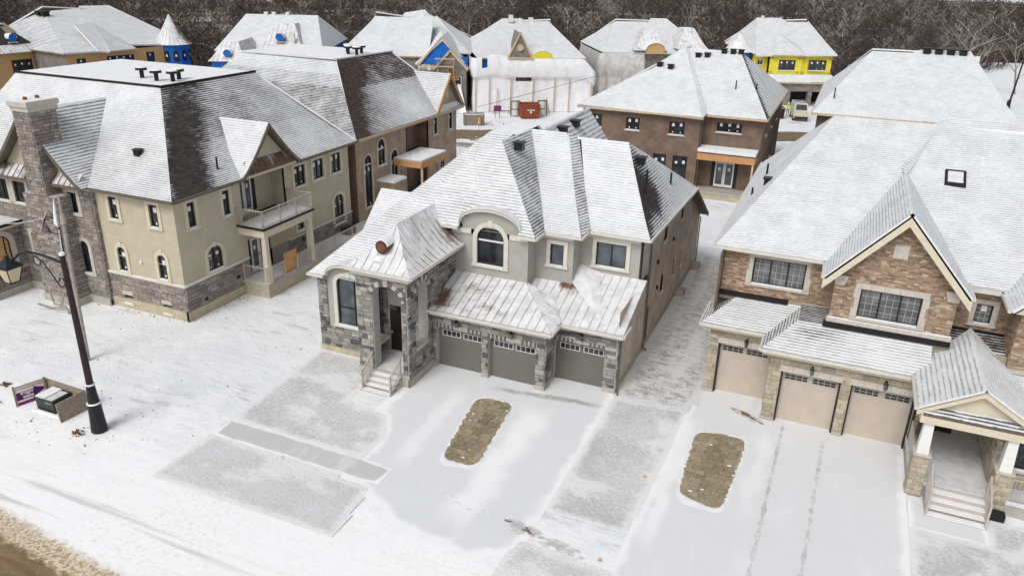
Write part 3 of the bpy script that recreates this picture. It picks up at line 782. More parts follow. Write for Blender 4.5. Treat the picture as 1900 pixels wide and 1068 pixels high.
# tyre tracks on the right-hand drive
def track(x0, y0, x1, y1, w=.11):
    mb = MB(); t = 0.0; k = 0
    while t < 1:
        L = random.uniform(.02, .08); n = 7; X = lambda s_: x0 + (x1 - x0) * s_; Y = lambda s_: y0 + (y1 - y0) * s_
        l = [(X(t + L * i / n) - w * random.uniform(.5, 1.1) * math.sin(math.pi * (i + .3) / (n + .6)), Y(t + L * i / n)) for i in range(n + 1)]
        r = [(X(t + L * i / n) + w * random.uniform(.5, 1.1) * math.sin(math.pi * (i + .3) / (n + .6)), Y(t + L * i / n)) for i in range(n + 1)]
        mb.poly([(x, y, .018 + k * .00004) for x, y in l + r[::-1]], 0 if random.random() < .8 else 1); t += L * random.uniform(.75, 1.15); k += 1
    return structure(mb.build('tyre_track', ['track', 'dusted']))
for q in ((-.2, 32.2, -.45, 15.6), (1.5, 31.6, 1.05, 15.6)): track(*q)
# bare paved ovals on both driveways: every paver a piece of its own
def paved_oval(corners, axis):
    P = []
    n = len(corners)
    for i in range(n):                      # rounded outline
        a, b, c = [Vector(corners[(i + k) % n]) for k in (-1, 0, 1)]
        p = b.lerp(a, .28 if (a - b).length < 3 else .13); q = b.lerp(c, .28 if (c - b).length < 3 else .13)
        for t in np.linspace(0, 1, 6): P.append(tuple((1 - t) ** 2 * p + 2 * t * (1 - t) * b + t * t * q))
    P = jag(P, .13, .06)
    mb = MB(); mb.poly([(x, y, .015) for x, y in P], col=(.17, .14, .10, 1)); base = structure(mb.build('bare_paving', 'paver_a'))
    cx = sum(p[0] for p in P) / len(P); cy = sum(p[1] for p in P) / len(P)
    ca, sa = math.cos(axis), math.sin(axis)
    L = [((p[0] - cx) * ca + (p[1] - cy) * sa, -(p[0] - cx) * sa + (p[1] - cy) * ca) for p in P]
    v = -3.2; k = 0
    while v < 3.2:
        h = .30; u = -1.6 - random.random() * .3
        while u < 1.6:
            w = random.choice((.28, .38, .46)); g = .008
            q = L
            for ax, lim, kg in ((0, u + g, True), (0, u + w - g, False), (1, v + g, True), (1, v + h - g, False)): q = clip2(q, ax, lim, kg) if len(q) > 2 else q
            if len(q) > 2:
                W = [(cx + a * ca - b * sa, cy + a * sa + b * ca) for a, b in q]
                zt = .030 + random.random() * .006
                mb = MB(); mb.poly([(x, y, zt) for x, y in W])
                for i in range(len(W)):
                    a, b = W[i], W[(i + 1) % len(W)]; mb.poly([(a[0], a[1], .012), (b[0], b[1], .012), (b[0], b[1], zt), (a[0], a[1], zt)])
                o = mb.build('paver', 'paver', base); d_ = math.exp(-((u + .2) / .55) ** 2); kk = random.uniform(.85, 1.12) * (1 - .35 * d_ * random.random())
                o.color = (.335 * kk, .275 * kk, .185 * kk, 1)
            u += w
        v += h
    rm = MB(); K = len(P)
    def rp(i, s_, z): return (cx + (P[i % K][0] - cx) * s_, cy + (P[i % K][1] - cy) * s_, z)
    hs_ = [.036 + .008 * math.sin(i * .7) for i in range(K)]; ow = [1.13 + .03 * math.sin(i * .45 + 1) for i in range(K)]
    for i in range(K):
        j = (i + 1) % K; q = lambda s0, z0, s1, z1: rm.poly([rp(i, s0[i], z0(i)), rp(j, s0[j], z0(j)), rp(j, s1[j], z1(j)), rp(i, s1[i], z1(i))])
        one = [1.03] * K; inn = [.975] * K
        q(ow, lambda k: .008, one, lambda k: hs_[k]); q(one, lambda k: hs_[k], inn, lambda k: .028)
    rm.build('snow_rim', 'rimsnow', base)
    for i in range(5):                       # clods of snow left on the paving
        p = random.choice(P); t = random.uniform(.6, .95); x, y = cx + (p[0] - cx) * t, cy + (p[1] - cy) * t; r = random.uniform(.03, .07)
        mb = MB(); mb.poly([(x + r * 1.5 * math.cos(a), y + r * math.sin(a), .04 + .0) for a in np.arange(0, 6.2, .9)]); mb.build('snow_clod', 'capsnow', base)
paved_oval([(-13.5, 28.6), (-11.7, 28.75), (-11.2, 23.6), (-12.75, 23.55)], -.03)
paved_oval([(-3.65, 30.1), (-1.5, 30.35), (-1.75, 24.95), (-3.45, 25.3)], .02)
# wet streaks by the garage doors
def blotch(x, y, a, b, z, mat, name, rot=0.0):
    mb = MB(); P = []
    for k in range(22):
        t = k / 22 * 6.283; r = random.uniform(.72, 1.12); px, py = a * r * math.cos(t), b * r * math.sin(t)
        P.append((x + px * math.cos(rot) - py * math.sin(rot), y + px * math.sin(rot) + py * math.cos(rot), z))
    mb.poly(P); return structure(mb.build(name, mat))
def cluster(x, y, a, b, z, rot, name, n=26, mats=('mud', 'dusted', 'track')):
    mb = MB()
    for k in range(n):
        t = random.gauss(0, .42); s_ = random.gauss(0, .3); u, v = a * max(-1, min(1, t)), b * s_
        cx, cy = x + u * math.cos(rot) - v * math.sin(rot), y + u * math.sin(rot) + v * math.cos(rot); r = random.uniform(.03, .13) * (1 - abs(t) * .5)
        P = []
        for q in range(8):
            e = q / 8 * 6.283; g = r * random.uniform(.6, 1.2); du, dv = g * 2.2 * math.cos(e), g * .8 * math.sin(e); P.append((cx + du * math.cos(rot) - dv * math.sin(rot), cy + du * math.sin(rot) + dv * math.cos(rot), z + k * .0003))
        mb.poly(P, min(len(mats) - 1, int(abs(s_) * 3 + random.random() * 1.4)))
    return structure(mb.build(name, list(mats)))
cluster(-1.85, 32.35, .95, .35, .018, -.45, 'muddy_paving', 60)
cluster(-8.1, 21.0, 1.0, .35, .031, -.15, 'mud_patch', 60); cluster(-6.6, 20.7, 1.2, .4, .033, -.1, 'mud_patch', 40, ('dusted', 'track', 'track'))
mb = MB()
for k, (x, y) in enumerate(((-12.9, 21.75), (-12.3, 21.75), (-11.7, 21.6), (-11.25, 21.55), (-10.85, 21.3), (-10.3, 21.15), (-9.85, 21.3), (-9.4, 21.1), (-8.9, 21.0), (-9.1, 21.35), (-10.0, 21.6))):
    l = random.uniform(.1, .2); mb.poly([(x - l, y - .03, .03 + k * .0003), (x, y - .06, .045), (x + l, y - .02, .03), (x + l * .6, y + .05, .03), (x - l * .7, y + .05, .03)])
structure(mb.build('footprints', 'capsnow'))
# muddy street between the two rows, and the rough ground beyond it
def far_sheet(name, mat, y0, y1, x0, x1, z, amp):
    XF.append(Matrix.Translation((-42, 81.0, 0)) @ Matrix.Rotation(math.radians(27.5), 4, 'Z'))
    s_ = sheet(name, [(x0, y0), (x1, y0), (x1, y1), (x0, y1)], z, mat, amp, 1.2); XF.pop(); return s_
far_sheet('muddy_street', 'mud', -2.6, 2.2, -60, 90, .03, .3)
for k in range(26):
    x = random.uniform(-40, 60); XF.append(Matrix.Translation((-42, 81.0, 0)) @ Matrix.Rotation(math.radians(27.5), 4, 'Z'))
    y = random.choice((random.uniform(2.5, 12), random.uniform(-9, -3))); blotch(x, y, random.uniform(.4, 1.6), random.uniform(.12, .4), .02 + k * .0004, random.choice(('mud', 'thin_snow', 'churn')), 'mud_patch', random.uniform(-.5, .5)); XF.pop()
XF.append(Matrix.Translation((-45, 118, 0)) @ Matrix.Rotation(math.radians(27), 4, 'Z'))
sheet('woodland_ground', [(-260, 2), (52, 3), (62, 26), (100, 48), (330, 70), (360, 420), (-300, 420)], .01, 'floor', 1.2, 4)
XF.pop()
# loose clods and twigs in the trampled snow: nobody could count them
def clods():
    mb = MB(); r = np.random.default_rng(5)
    def put(x, y, s):
        h = s * r.uniform(.4, .9); a = r.random() * 6
        P = [(x + s * r.uniform(.7, 1.3) * math.cos(a + k * 1.257), y + s * r.uniform(.5, 1.1) * math.sin(a + k * 1.257)) for k in range(5)]
        for k in range(5):
            mb.poly([(*P[k], -.03), (*P[(k + 1) % 5], -.03), (x, y, h)], int(r.random() < .35))
    for _ in range(110): put(r.uniform(-37, -23), r.uniform(18, 31), r.uniform(.02, .07))
    for _ in range(120): put(r.normal(-29.5, 2.4), r.normal(19.6, 1.3), r.uniform(.02, .08))
    for _ in range(420): put(r.uniform(-7.4, -4.1), r.uniform(23, 52), r.uniform(.02, .06))
    for _ in range(90): put(r.uniform(-22.5, -15.8), r.uniform(22.4, 29), r.uniform(.015, .04))
    for _ in range(160): put(r.uniform(4.8, 9), r.uniform(17, 27), r.uniform(.02, .05))
    for _ in range(500): put(-31.1 + r.normal(0, .25), r.uniform(29, 45), r.uniform(.02, .07))
    for _ in range(160): put(r.uniform(-42, -31.3), 29.0 - abs(r.normal(0, .25)), r.uniform(.02, .07))
    for _ in range(200): put(-7.4 + abs(r.normal(0, .25)), r.uniform(31.5, 51), r.uniform(.03, .08))
    for _ in range(260): put(r.uniform(-48, -30), r.uniform(66, 92), r.uniform(.06, .2))
    structure(mb.build('dirt_clods', ['churn', 'mud']), 'stuff')
clods()

# ------------------------------------------------------------------ centre house
STONE_C = [(.29, .28, .255), (.32, .305, .275), (.25, .24, .225), (.36, .34, .305), (.095, .094, .096), (.13, .127, .124), (.175, .17, .163), (.21, .203, .192), (.27, .258, .238), (.30, .285, .26)]
H = thing('grey_stucco_house', 'grey stucco and mixed stone house with copper tower roof and three olive garage doors', 'house', (-15, 35, 0))
BLOCKS = []
HS = [.16, .2, .26]; LN = (.26, .62)
F = lambda c: Fr('f', c)
Rr = lambda c: Fr('r', c)
# --- garages: wall face y 30.4 (two doors) and y 31.6 (single door)
f1 = F(30.4); f2 = F(31.6)
d1 = (-16.62, -14.15, 0, 2.22); d2 = (-13.83, -11.38, 0, 2.2); d3 = (-10.9, -8.4, 0, 2.22)
wall(H, f1, -16.95, -10.92, 0, 3.05, [d1, d2], 'mortar_c', dep=.4)
wall(H, f2, -10.92, -7.82, 0, 3.05, [d3], 'mortar_c', dep=.4)
wall(H, Rr(-10.92), 30.4, 31.6, 0, 3.05, [], 'mortar_c'); wall(H, Rr(-7.82), 31.6, 36.6, 0, 4.2, [(36.9, 37.8, .1, 2.2)], 'brick_c')
gw = lambda a, b: [(a + .1, a + 1.1, 1.68, 2.0), (b - 1.12, b - .12, 1.68, 2.0)]
for dd, fy in ((d1, 30.72), (d2, 30.72), (d3, 31.92)):
    garage_door(H, F(fy), dd[0], dd[1], 0, dd[3] + .02, 'garage_c', gw(dd[0] + .1, dd[1]), (4, 1))
masonry(BLOCKS, f1, -16.9, -10.92, .28, 3.0, [d1, d2, (-16.62, -14.15, 0, 2.4), (-13.83, -11.38, 0, 2.4)], HS, LN, STONE_C)
masonry(BLOCKS, f2, -10.9, -7.84, .28, 3.0, [d3, (-10.92, -8.4, 0, 2.4)], HS, LN, STONE_C)
masonry(BLOCKS, Rr(-10.92), 30.4, 31.58, .28, 3.0, [], HS, LN, STONE_C)
masonry(BLOCKS, Rr(-7.82), 31.62, 32.3, .28, 3.0, [], HS, LN, STONE_C)
for dd, fr in ((d1, f1), (d2, f1), (d3, f2)):                    # soldier course over each door with a pale keystone
    u = dd[0]; i = 0
    while u < dd[1] - .05:
        mid = abs(u - (dd[0] + dd[1]) / 2) < .2; w = .34 if mid else .105
        p = (.40, .375, .33) if (mid or i % 2) else (.12, .115, .112)
        BLOCKS.append((fr, u + .006, min(u + w, dd[1]) - .006, dd[3] + .005, dd[3] + (.46 if mid else .33), .03, (*p, 1))); u += w; i += 1
for a, b, fr in ((-14.15, -13.83, f1), (-11.38, -10.9, f1), (-8.4, -7.8, f2), (-16.95, -16.62, f1)):
    mb = MB(); fr.box(mb, a - .01, b + .01, -.02, .28, -.3, .03); mb.build('plinth', 'conc', H)
mb = MB(); mb.box(-10.93, -10.9, 30.4, 31.6, -.02, .28); mb.box(-7.83, -7.78, 31.6, 51, -.02, .3); mb.build('plinth', 'found', H)
for u in (-15.45, -12.6): lantern(H, f1, u, 2.72)
lantern(H, f2, -9.55, 2.76)
# copper pent roof over the garages
def melt_c(x, y, z):
    b = .42
    for cx, cy, r, a in ((-15.2, 31.6, 1.1, .22), (-13.6, 31.2, 1.2, .14), (-16.5, 30.6, .5, .45), (-16.55, 31.3, .35, .5), (-10.2, 34.2, .55, .5), (-11.2, 34.0, .45, .5), (-11.0, 33.2, .6, .22), (-9.9, 33.6, .5, .16)):
        b += a * math.exp(-((x - cx) ** 2 + (y - cy) ** 2) / r ** 2)
    return b
metal(H, [(-16.8, 29.95, 3.3), (-10.5, 29.95, 3.3), (-12.95, 32.85, 4.28), (-16.8, 32.85, 4.28)], melt_c, .43)
metal(H, [(-10.5, 29.95, 3.3), (-10.5, 31.2, 3.3), (-11.4, 32.9, 3.86), (-12.95, 32.85, 4.28)], .40, .43)
metal(H, [(-13.0, 31.2, 3.28), (-7.5, 31.2, 3.28), (-7.5, 35.1, 4.55), (-13.0, 35.1, 4.55)], melt_c, .43)
mb = MB(); mb.poly([(-10.9, 35.1, 4.85), (-10.35, 34.3, 4.42), (-8.6, 31.6, 3.42), (-11.2, 34.2, 4.35)]); mb.poly([(-10.9, 35.1, 4.85), (-9.9, 35.1, 4.58), (-8.6, 31.6, 3.42), (-10.35, 34.3, 4.42)], at=[.42] * 4); mb.build('roof_cricket', 'copper', H)
gutter(H, [(-16.85, 29.92, 3.3), (-10.47, 29.92, 3.3), (-10.47, 31.15, 3.3), (-7.46, 31.15, 3.28)]); gutter(H, [(-7.46, 31.15, 3.28), (-7.46, 32.3, 3.32)])
mb = MB(); mb.box(-16.9, -10.55, 30.0, 30.4, 3.0, 3.1); mb.box(-10.95, -7.55, 31.25, 31.62, 3.0, 3.1); mb.box(-16.9, -10.6, 30.35, 30.42, 3.04, 3.3); mb.build('soffit', 'trim_w', H)
# side wall (brown brick) up to the eaves, the rear part drops with the roof
sw = Rr(-7.8); SH = []
for a, b, c, d in ((39.7, 40.6, 4.95, 6.05), (44.2, 44.9, 4.9, 5.9), (40.0, 40.75, 1.85, 2.95), (43.2, 43.6, 1.75, 2.9), (45.3, 46.0, 1.6, 2.75)):
    SH.append(window(H, sw, a, b, c, d, sur=None, sill=True, smat='trim_s', dep=.1))
wall(H, sw, 35.1, 45.4, 0, 6.62, SH + [(36.9, 37.75, .1, 2.2)], 'brick_c')
mb = MB(); sw.poly(mb, [(45.4, 0), (51.1, 0), (51.1, 3.5), (45.4, 6.6)]); mb.build('wall', 'brick_c', H)
mb = MB(); sw.box(mb, 36.9, 37.75, .1, 2.2, -.1, -.04); mb.build('door', 'dark', H)
for y, z in ((38.9, 2.6), (42.3, 4.3), (38.5, 4.2)): 
    mb = MB(); sw.box(mb, y, y + .14, z, z + .2, 0, .1); mb.build('wall_vent', 'dark', H)
downpipe(H, [(-7.72, 36.5, 6.5), (-7.72, 36.6, .2), (-7.5, 36.5, .1)]); downpipe(H, [(-7.72, 31.9, 3.2), (-7.72, 31.7, .15), (-7.6, 31.45, .05)]); downpipe(H, [(-7.72, 51.0, 3.3), (-7.72, 51.0, .1)])
for y in (44.6, 49.6):
    mb = MB(); mb.box(-7.75, -7.25, y, y + .7, -.02, .4); mb.build('window_well', 'conc', H)
wall(H, Fr('b', 51.1), -22.9, -7.8, 0, 3.4, [], 'brick_c'); wall(H, Fr('l', -22.9), 29.65, 51.1, 0, 4.2, [], 'brick_c')
# upper stucco front: arched bay y 32.85, middle bay y 33.95, right bay y 35.1
fa, fb, fc = F(32.85), F(33.95), F(35.1)
ha = window(H, fa, -15.58, -14.14, 4.82, 6.86, rise=.66, cols=(.5,), sur=.23, smat='trim_w', key=True, transom=.63, pane='glass')
wall(H, fa, -17.0, -12.88, 3.9, 6.6, [(ha[0], ha[1], ha[2], 6.6)], 'stucco_g')
hb = window(H, fb, -12.14, -11.44, 5.0, 6.11, sur=.2, smat='trim_w', pane='glass_b'); wall(H, fb, -12.88, -10.95, 4.1, 6.62, [hb], 'stucco_g')
hc = window(H, fc, -10.15, -8.63, 4.9, 6.16, cols=(.5,), sur=.2, smat='trim_w', pane='glass_b'); wall(H, fc, -10.95, -7.94, 4.3, 6.62, [hc], 'stucco_g')
wall(H, Rr(-12.88), 32.85, 33.95, 3.9, 6.62, [], 'stucco_g'); wall(H, Rr(-10.95), 33.95, 35.1, 4.2, 6.62, [], 'stucco_g'); wall(H, Rr(-7.94), 35.1, 35.75, 4.3, 6.62, [], 'stucco_g')
for fr, a, b in ((fa, -16.9, -15.9), (fa, -13.85, -12.9), (fb, -12.85, -11.0), (fc, -10.9, -7.96)):
    mb = MB(); fr.box(mb, a, b, 6.36, 6.6, -.01, .07); mb.build('frieze', 'trim_w', H)
mb = MB(); mb.box(-7.96, -7.7, 35.05, 36.2, 4.15, 4.42); mb.build('flashing', 'dark', H)
# eyebrow gable over the arched window
def eyebrow(parent, fr, u0, u1, zb, rise, d0, d1, matw, cap='greymetal', th=.07, n=14, bare=.42):
    A = arc(u0, u1, zb + rise, rise, n); mb = MB()
    for k in range(n): fr.poly(mb, [(A[k + 1][0], zb - .25), (A[k][0], zb - .25), A[k], A[k + 1]], .02)
    mb.build('arched_panel', matw, parent)
    for k in range(n):
        p, q = A[k], A[k + 1]; mb = MB(); c = (u0 + u1) / 2
        ex = lambda t, s_: (c + (t[0] - c) * s_, zb + (t[1] - zb) * s_ )
        P, Q = ex(p, 1.07), ex(q, 1.07)
        mb.hexa([fr(*p, d1), fr(*q, d1), fr(*q, d0), fr(*p, d0), fr(*P, d1), fr(*Q, d1), fr(*Q, d0), fr(*P, d0)])
        mb.at = [bare] * len(mb.v)
        mb.build('roof_panel', cap, parent)
    mb = MB(); B = arc(u0 - .02, u1 + .02, zb + rise + .02, rise, n)
    for k in range(n):
        p, q = B[k], B[k + 1]; mb.hexa([fr(p[0], p[1] - .13, d1), fr(q[0], q[1] - .13, d1), fr(q[0], q[1] - .13, 0), fr(p[0], p[1] - .13, 0), fr(*p, d1), fr(*q, d1), fr(*q, 0), fr(*p, 0)])
    mb.build('arched_fascia', 'trim_w', parent)
mbx = MB(); A = arc(ha[0], ha[1], ha[3], ha[4]); 
eyebrow(H, fa, -16.42, -13.28, 7.0, .78, -2.0, .32, 'stucco_g')
# spandrel between window head and arched panel
sp = MB()
for k in range(len(A) - 1): fa.poly(sp, [(A[k + 1][0], A[k + 1][1]), (A[k][0], A[k][1]), (A[k][0], 6.9), (A[k + 1][0], 6.9)], .0)
fa.poly(sp, [(-16.4, 6.6), (ha[0], 6.2), (ha[0], 6.9), (-16.4, 6.9)]); fa.poly(sp, [(ha[1], 6.2), (-13.3, 6.6), (-13.3, 6.9), (ha[1], 6.9)])
sp.build('wall', 'stucco_g', H)
# main roof
bd = lambda t: t ** 1.10
def melt_side(x, y, z):
    return .13 + .95 * math.exp(-((y - 37.6) / 1.5) ** 2 - ((z - 8.2) / 1.0) ** 2) + .55 * math.exp(-((y - (34.9 + (z - 6.75) * .85)) / .6) ** 2)
windy = lambda x, y, z: .30
light = lambda x, y, z: .09
E_, D_, C_p, B_, A_ = (-9.86, 38.6, 10.4), (-12.4, 38.6, 10.4), (-13.1, 38.4, 10.6), (-15.08, 38.4, 10.6), (-15.3, 34.95, 10.6)
Rf = H
slope(Rf, [(-10.5, 34.74, 6.75), (-7.46, 34.74, 6.75), E_, D_], light, bend=bd)
slope(Rf, [(-10.5, 33.6, 6.75), (-10.5, 34.74, 6.75), D_, C_p], windy, bend=bd)
slope(Rf, [(-12.38, 33.6, 6.75), (-10.5, 33.6, 6.75), C_p, B_], light, bend=bd)
slope(Rf, [(-12.4, 32.48, 6.75), (-12.38, 33.6, 6.75), B_, A_], lambda x, y, z: .36 - .1 * (z - 7) / 3)
slope(Rf, [(-20.1, 32.48, 6.75), (-16.45, 32.48, 6.75), (-16.45, 33.2, 7.882), (-18.7, 33.2, 7.882)], .15)
slope(Rf, [(-13.28, 32.48, 6.75), (-12.4, 32.48, 6.75), (-13.245, 33.2, 7.882), (-13.28, 33.2, 7.882)], .2)
for i in range(8):
    x0, x1 = -16.45 + 3.17 * i / 8, -16.45 + 3.17 * (i + 1) / 8; t = ((x0 + x1) / 2 + 14.865) / 1.585; ze = 6.85 + .78 * math.sqrt(max(0, 1 - t * t)); ys = 32.48 + (ze - 6.75) / 1.572
    slope(Rf, [(x0, ys, ze), (x1, ys, ze), (x1, 33.2, 7.882), (x0, 33.2, 7.882)], .2)
for i in range(6):
    x0, x1 = -22.15 + 2.15 * i / 6, -22.15 + 2.15 * (i + 1) / 6; t = ((x0 + x1) / 2 + 21.075) / 1.075; ze = 4.3 + .56 * math.sqrt(max(0, 1 - t * t)); ys = 29.3 + (ze - 4.3) / .863
    if ys < 29.95: slope(Rf, [(x0, ys, ze), (x1, ys, ze), (x1, 30.0, 4.904), (x0, 30.0, 4.904)], .12)
slope(Rf, [(-18.7, 33.2, 7.882), (-13.245, 33.2, 7.882), A_], .16)
slope(Rf, [(-7.46, 34.74, 6.75), (-7.25, 45.3, 6.75), E_], melt_side, bend=bd)
slope(Rf, [E_, (-7.25, 45.3, 6.75), (-7.25, 51.25, 3.54), (-13.9, 51.25, 3.54), (-13.9, 38.6, 10.4)], light)
slope(Rf, [(-20.1, 32.48, 6.75), A_, (-15.1, 38.4, 10.6), (-20.1, 42, 6.75)], light)
# left wing, its gable, and the rear wing
slope(Rf, [(-23.15, 29.3, 4.3), (-22.15, 29.3, 4.3), (-22.15, 30.0, 4.904), (-22.53, 30.0, 4.904)], .12)
slope(Rf, [(-20.0, 29.3, 4.3), (-18.0, 29.3, 4.3), (-18.0, 30.0, 4.904), (-20.0, 30.0, 4.904)], .12)
slope(Rf, [(-22.53, 30.0, 4.904), (-18.0, 30.0, 4.904), (-18.0, 33.0, 7.493), (-15.4, 36.6, 10.6), (-16.7, 36.6, 10.6)], .14)
slope(Rf, [(-23.15, 29.3, 4.3), (-16.7, 36.6, 10.6), (-16.7, 39.5, 10.6), (-23.15, 47, 4.3)], light); slope(Rf, [(-16.7, 39.5, 10.6), (-15.1, 39.5, 10.6), (-13.0, 47, 4.3), (-23.15, 47, 4.3)], light)
slope(Rf, [(-23.3, 36.5, 6.8), (-20.35, 36.5, 6.8), (-22.9, 33.75, 4.3), (-23.3, 33.75, 4.3)], light)
slope(Rf, [(-23.3, 36.5, 6.8), (-20.35, 36.5, 6.8), (-22.9, 39.25, 4.3), (-23.3, 39.25, 4.3)], light)
mb = MB(); mb.poly([(-22.95, 34.0, 4.2), (-22.95, 39, 4.2), (-22.95, 36.5, 6.65)][::-1]); mb.build('gable_wall', 'brick_c', H)
slope(Rf, [(-16.3, 41, 9.6), (-16.3, 52, 9.6), (-13.3, 52, 5.5), (-13.3, 41, 5.5)], lambda x, y, z: .2, course=.3)
slope(Rf, [(-16.3, 41, 9.6), (-16.3, 52, 9.6), (-19.3, 52, 5.5), (-19.3, 41, 5.5)], light)
mb = MB(); mb.poly([(-16.7, 36.58, 10.61), (-15.1, 36.58, 10.61), (-15.1, 39.52, 10.61), (-16.7, 39.52, 10.61)]); mb.build('flat_roof', 'capsnow', H)
mb = MB(); mb.poly([(-16.3, 51.6, 9.4), (-13.5, 51.6, 5.6), (-19.1, 51.6, 5.6)]); mb.box(-19, -13.5, 44, 51.6, 2, 5.6); mb.build('gable_wall', 'brick_c', H)
gutter(H, [(-17.75, 32.42, 6.78), (-16.45, 32.42, 6.78)]); gutter(H, [(-13.3, 32.42, 6.78), (-12.34, 32.42, 6.78), (-12.34, 33.55, 6.78), (-10.44, 33.55, 6.78), (-10.44, 34.69, 6.78), (-7.4, 34.69, 6.78), (-7.2, 45.35, 6.78)]); gutter(H, [(-23.2, 29.25, 4.33), (-22.25, 29.25, 4.33)])
mb = MB(); mb.poly([(-17.7, 32.5, 6.62), (-16.45, 32.5, 6.62), (-16.45, 33.0, 6.62), (-13.28, 33.0, 6.62), (-13.28, 32.5, 6.62), (-12.4, 32.5, 6.62), (-12.4, 33.6, 6.62), (-10.5, 33.6, 6.62), (-10.5, 34.74, 6.62), (-7.45, 34.74, 6.62), (-7.3, 45.3, 6.62), (-17.7, 45.3, 6.62)][::-1]); mb.build('soffit', 'trim_w', H)
mb = MB(); mb.bar((-7.28, 45.3, 6.66), (-7.28, 51.2, 3.46), .06, .24); mb.build('fascia', 'eaves', H)
# roof vents on the main roof
for x, y, z, k in ((-14.6, 35.6, 10.25, 'box'), (-9.1, 38.4, 9.55, 'box'), (-8.7, 38.3, 8.7, 'pipe'), (-8.1, 41.5, 7.9, 'pipe'), (-8.5, 37.3, 8.4, 'pipe')): vent(H, x, y, z, .42 if k == 'box' else .5, kind=k)
for y in (43.3, 45.6, 48.0): vent(H, -15.85, y, 9.15, .5)
# --- left wing front wall: stone below, stucco panel with arched head, tall window
fw_ = F(29.65)
hl = window(H, fw_, -21.75, -20.3, 1.6, 4.3, rise=.42, cols=(.66,), rows=(.36,), sur=.2, smat='trim_w', pane='glass_b', key=True)
wall(H, fw_, -22.3, -19.4, 1.45, 4.5, [(hl[0], hl[1], hl[2], 4.3, .42)], 'stucco_g'); wall(H, fw_, -22.9, -19.4, 0, 1.45, [], 'mortar_c'); wall(H, fw_, -22.9, -22.3, 1.45, 4.25, [], 'mortar_c')
eyebrow(H, fw_, -22.15, -20.0, 4.36, .6, -1.4, .36, 'stucco_g', bare=.25)
masonry(BLOCKS, F(29.63), -22.9, -19.6, .3, 1.42, [], HS, LN, STONE_C); masonry(BLOCKS, F(29.63), -22.9, -22.32, 1.45, 4.1, [], HS, (.25, .5), STONE_C)
mb = MB(); fw_.box(mb, -22.95, -19.6, -.02, .3, 0, .06); mb.build('plinth', 'found', H)
sgn = MB(); fw_.box(sgn, -20.55, -20.0, 1.05, 1.27, .07, .1); s_ = sgn.build('wall_sign', 'red', H)
g = MB()
for k, (a, w_) in enumerate(((-20.42, .035), (-20.35, .08), (-20.24, .05), (-20.17, .05))): fw_.box(g, a, a + w_, 1.11, 1.21, .1, .104)
fw_.box(g, -20.4, -20.12, 1.06, 1.075, .1, .104); g.build('lettering', 'print', s_)
# --- stone entry tower: front y 28.0, right side x -16.8
ft = F(28.0); tr = Rr(-16.8)
ha_f = (-18.62, -17.1, .55, 5.0, .55); ha_r = (28.72, 29.9, 1.73, 5.0, .6)
wall(H, ft, -19.5, -16.8, .0, 5.6, [ha_f], 'mortar_c', dep=.55); wall(H, tr, 28.0, 32.85, 0, 5.6, [ha_r], 'mortar_c', dep=.5)
wall(H, Fr('l', -19.5), 28.0, 29.7, 0, 5.6, [(28.6, 29.6, 1.62, 4.6)], 'mortar_c')
masonry(BLOCKS, ft, -19.48, -16.82, .66, 5.42, [(ha_f[0] - .02, ha_f[1] + .02, ha_f[2], 5.26, .75)], HS, LN, STONE_C)
masonry(BLOCKS, tr, 28.02, 30.85, .45, 5.42, [(ha_r[0] - .02, ha_r[1] + .02, ha_r[2], 5.24, .95)], HS, LN, STONE_C); masonry(BLOCKS, tr, 30.85, 32.8, 3.7, 5.42, [], HS, LN, STONE_C)
for fr, hh in ((ft, ha_f), (tr, ha_r)):                         # voussoirs
    a0 = arc(hh[0], hh[1], hh[3], hh[4], 11); a1 = arc(hh[0] - .22, hh[1] + .22, hh[3] + .25, hh[4] + .22, 11)
    for k in range(11):
        mid = k == 5; c_ = (.45, .42, .37) if (mid or k % 2) else (.14, .135, .13); mb = MB()
        q = [a0[k + 1], a0[k], a1[k], a1[k + 1]]
        if mid: q = [q[0], q[1], (q[2][0], q[2][1] + .1), (q[3][0], q[3][1] + .1)]
        mb.hexa([fr(*q[0], 0), fr(*q[1], 0), fr(*q[1], .08), fr(*q[0], .08), fr(*q[3], 0), fr(*q[2], 0), fr(*q[2], .08), fr(*q[3], .08)])
        o = mb.build('voussoir', 'stone_o', H); o.color = (*c_, 1)
mb = MB(); mb.box(-19.52, -16.74, 27.94, 28.0, -.02, .62); mb.box(-16.8, -16.72, 27.94, 30.6, -.02, .42); mb.build('plinth', 'conc', H)
mb = MB(); mb.box(-17.25, -16.72, 28.73, 29.89, 1.62, 1.78); mb.box(-19.5, -18.75, 28.5, 29.6, 1.5, 1.62); mb.build('wall_cap', 'trim_s', H)
# porch floor, inner walls, front door
simplebox(H, 'porch_floor', 'thin_snow', -19.45, -16.85, 28.03, 30.3, .3, .605)
wall(H, F(30.0), -19.5, -16.85, .6, 5.4, [(-19.0, -18.1, .62, 3.1)], 'mortar_c', dep=.2)
mb = MB(); F(30.0).box(mb, -19.0, -18.1, .62, 2.75, -.14, -.08); dr = mb.build('front_door', 'door', H)
mb = MB(); F(30.0).box(mb, -19.0, -18.1, 2.8, 3.1, -.12, -.05); mb.build('transom_light', 'glass', dr)
mb = MB(); F(30.0).box(mb, -18.95, -18.88, 1.55, 1.65, -.08, -.03); mb.build('handle', 'trim_s', dr)
masonry(BLOCKS, F(29.98), -18.05, -16.9, .65, 4.6, [], HS, LN, STONE_C); masonry(BLOCKS, F(29.98), -19.4, -19.05, .65, 4.6, [], HS, LN, STONE_C)
wall(H, Rr(-19.3), 28.55, 29.65, .6, 1.5, [], 'mortar_c'); masonry(BLOCKS, Rr(-19.3), 28.55, 29.65, .65, 1.48, [], HS, LN, STONE_C)
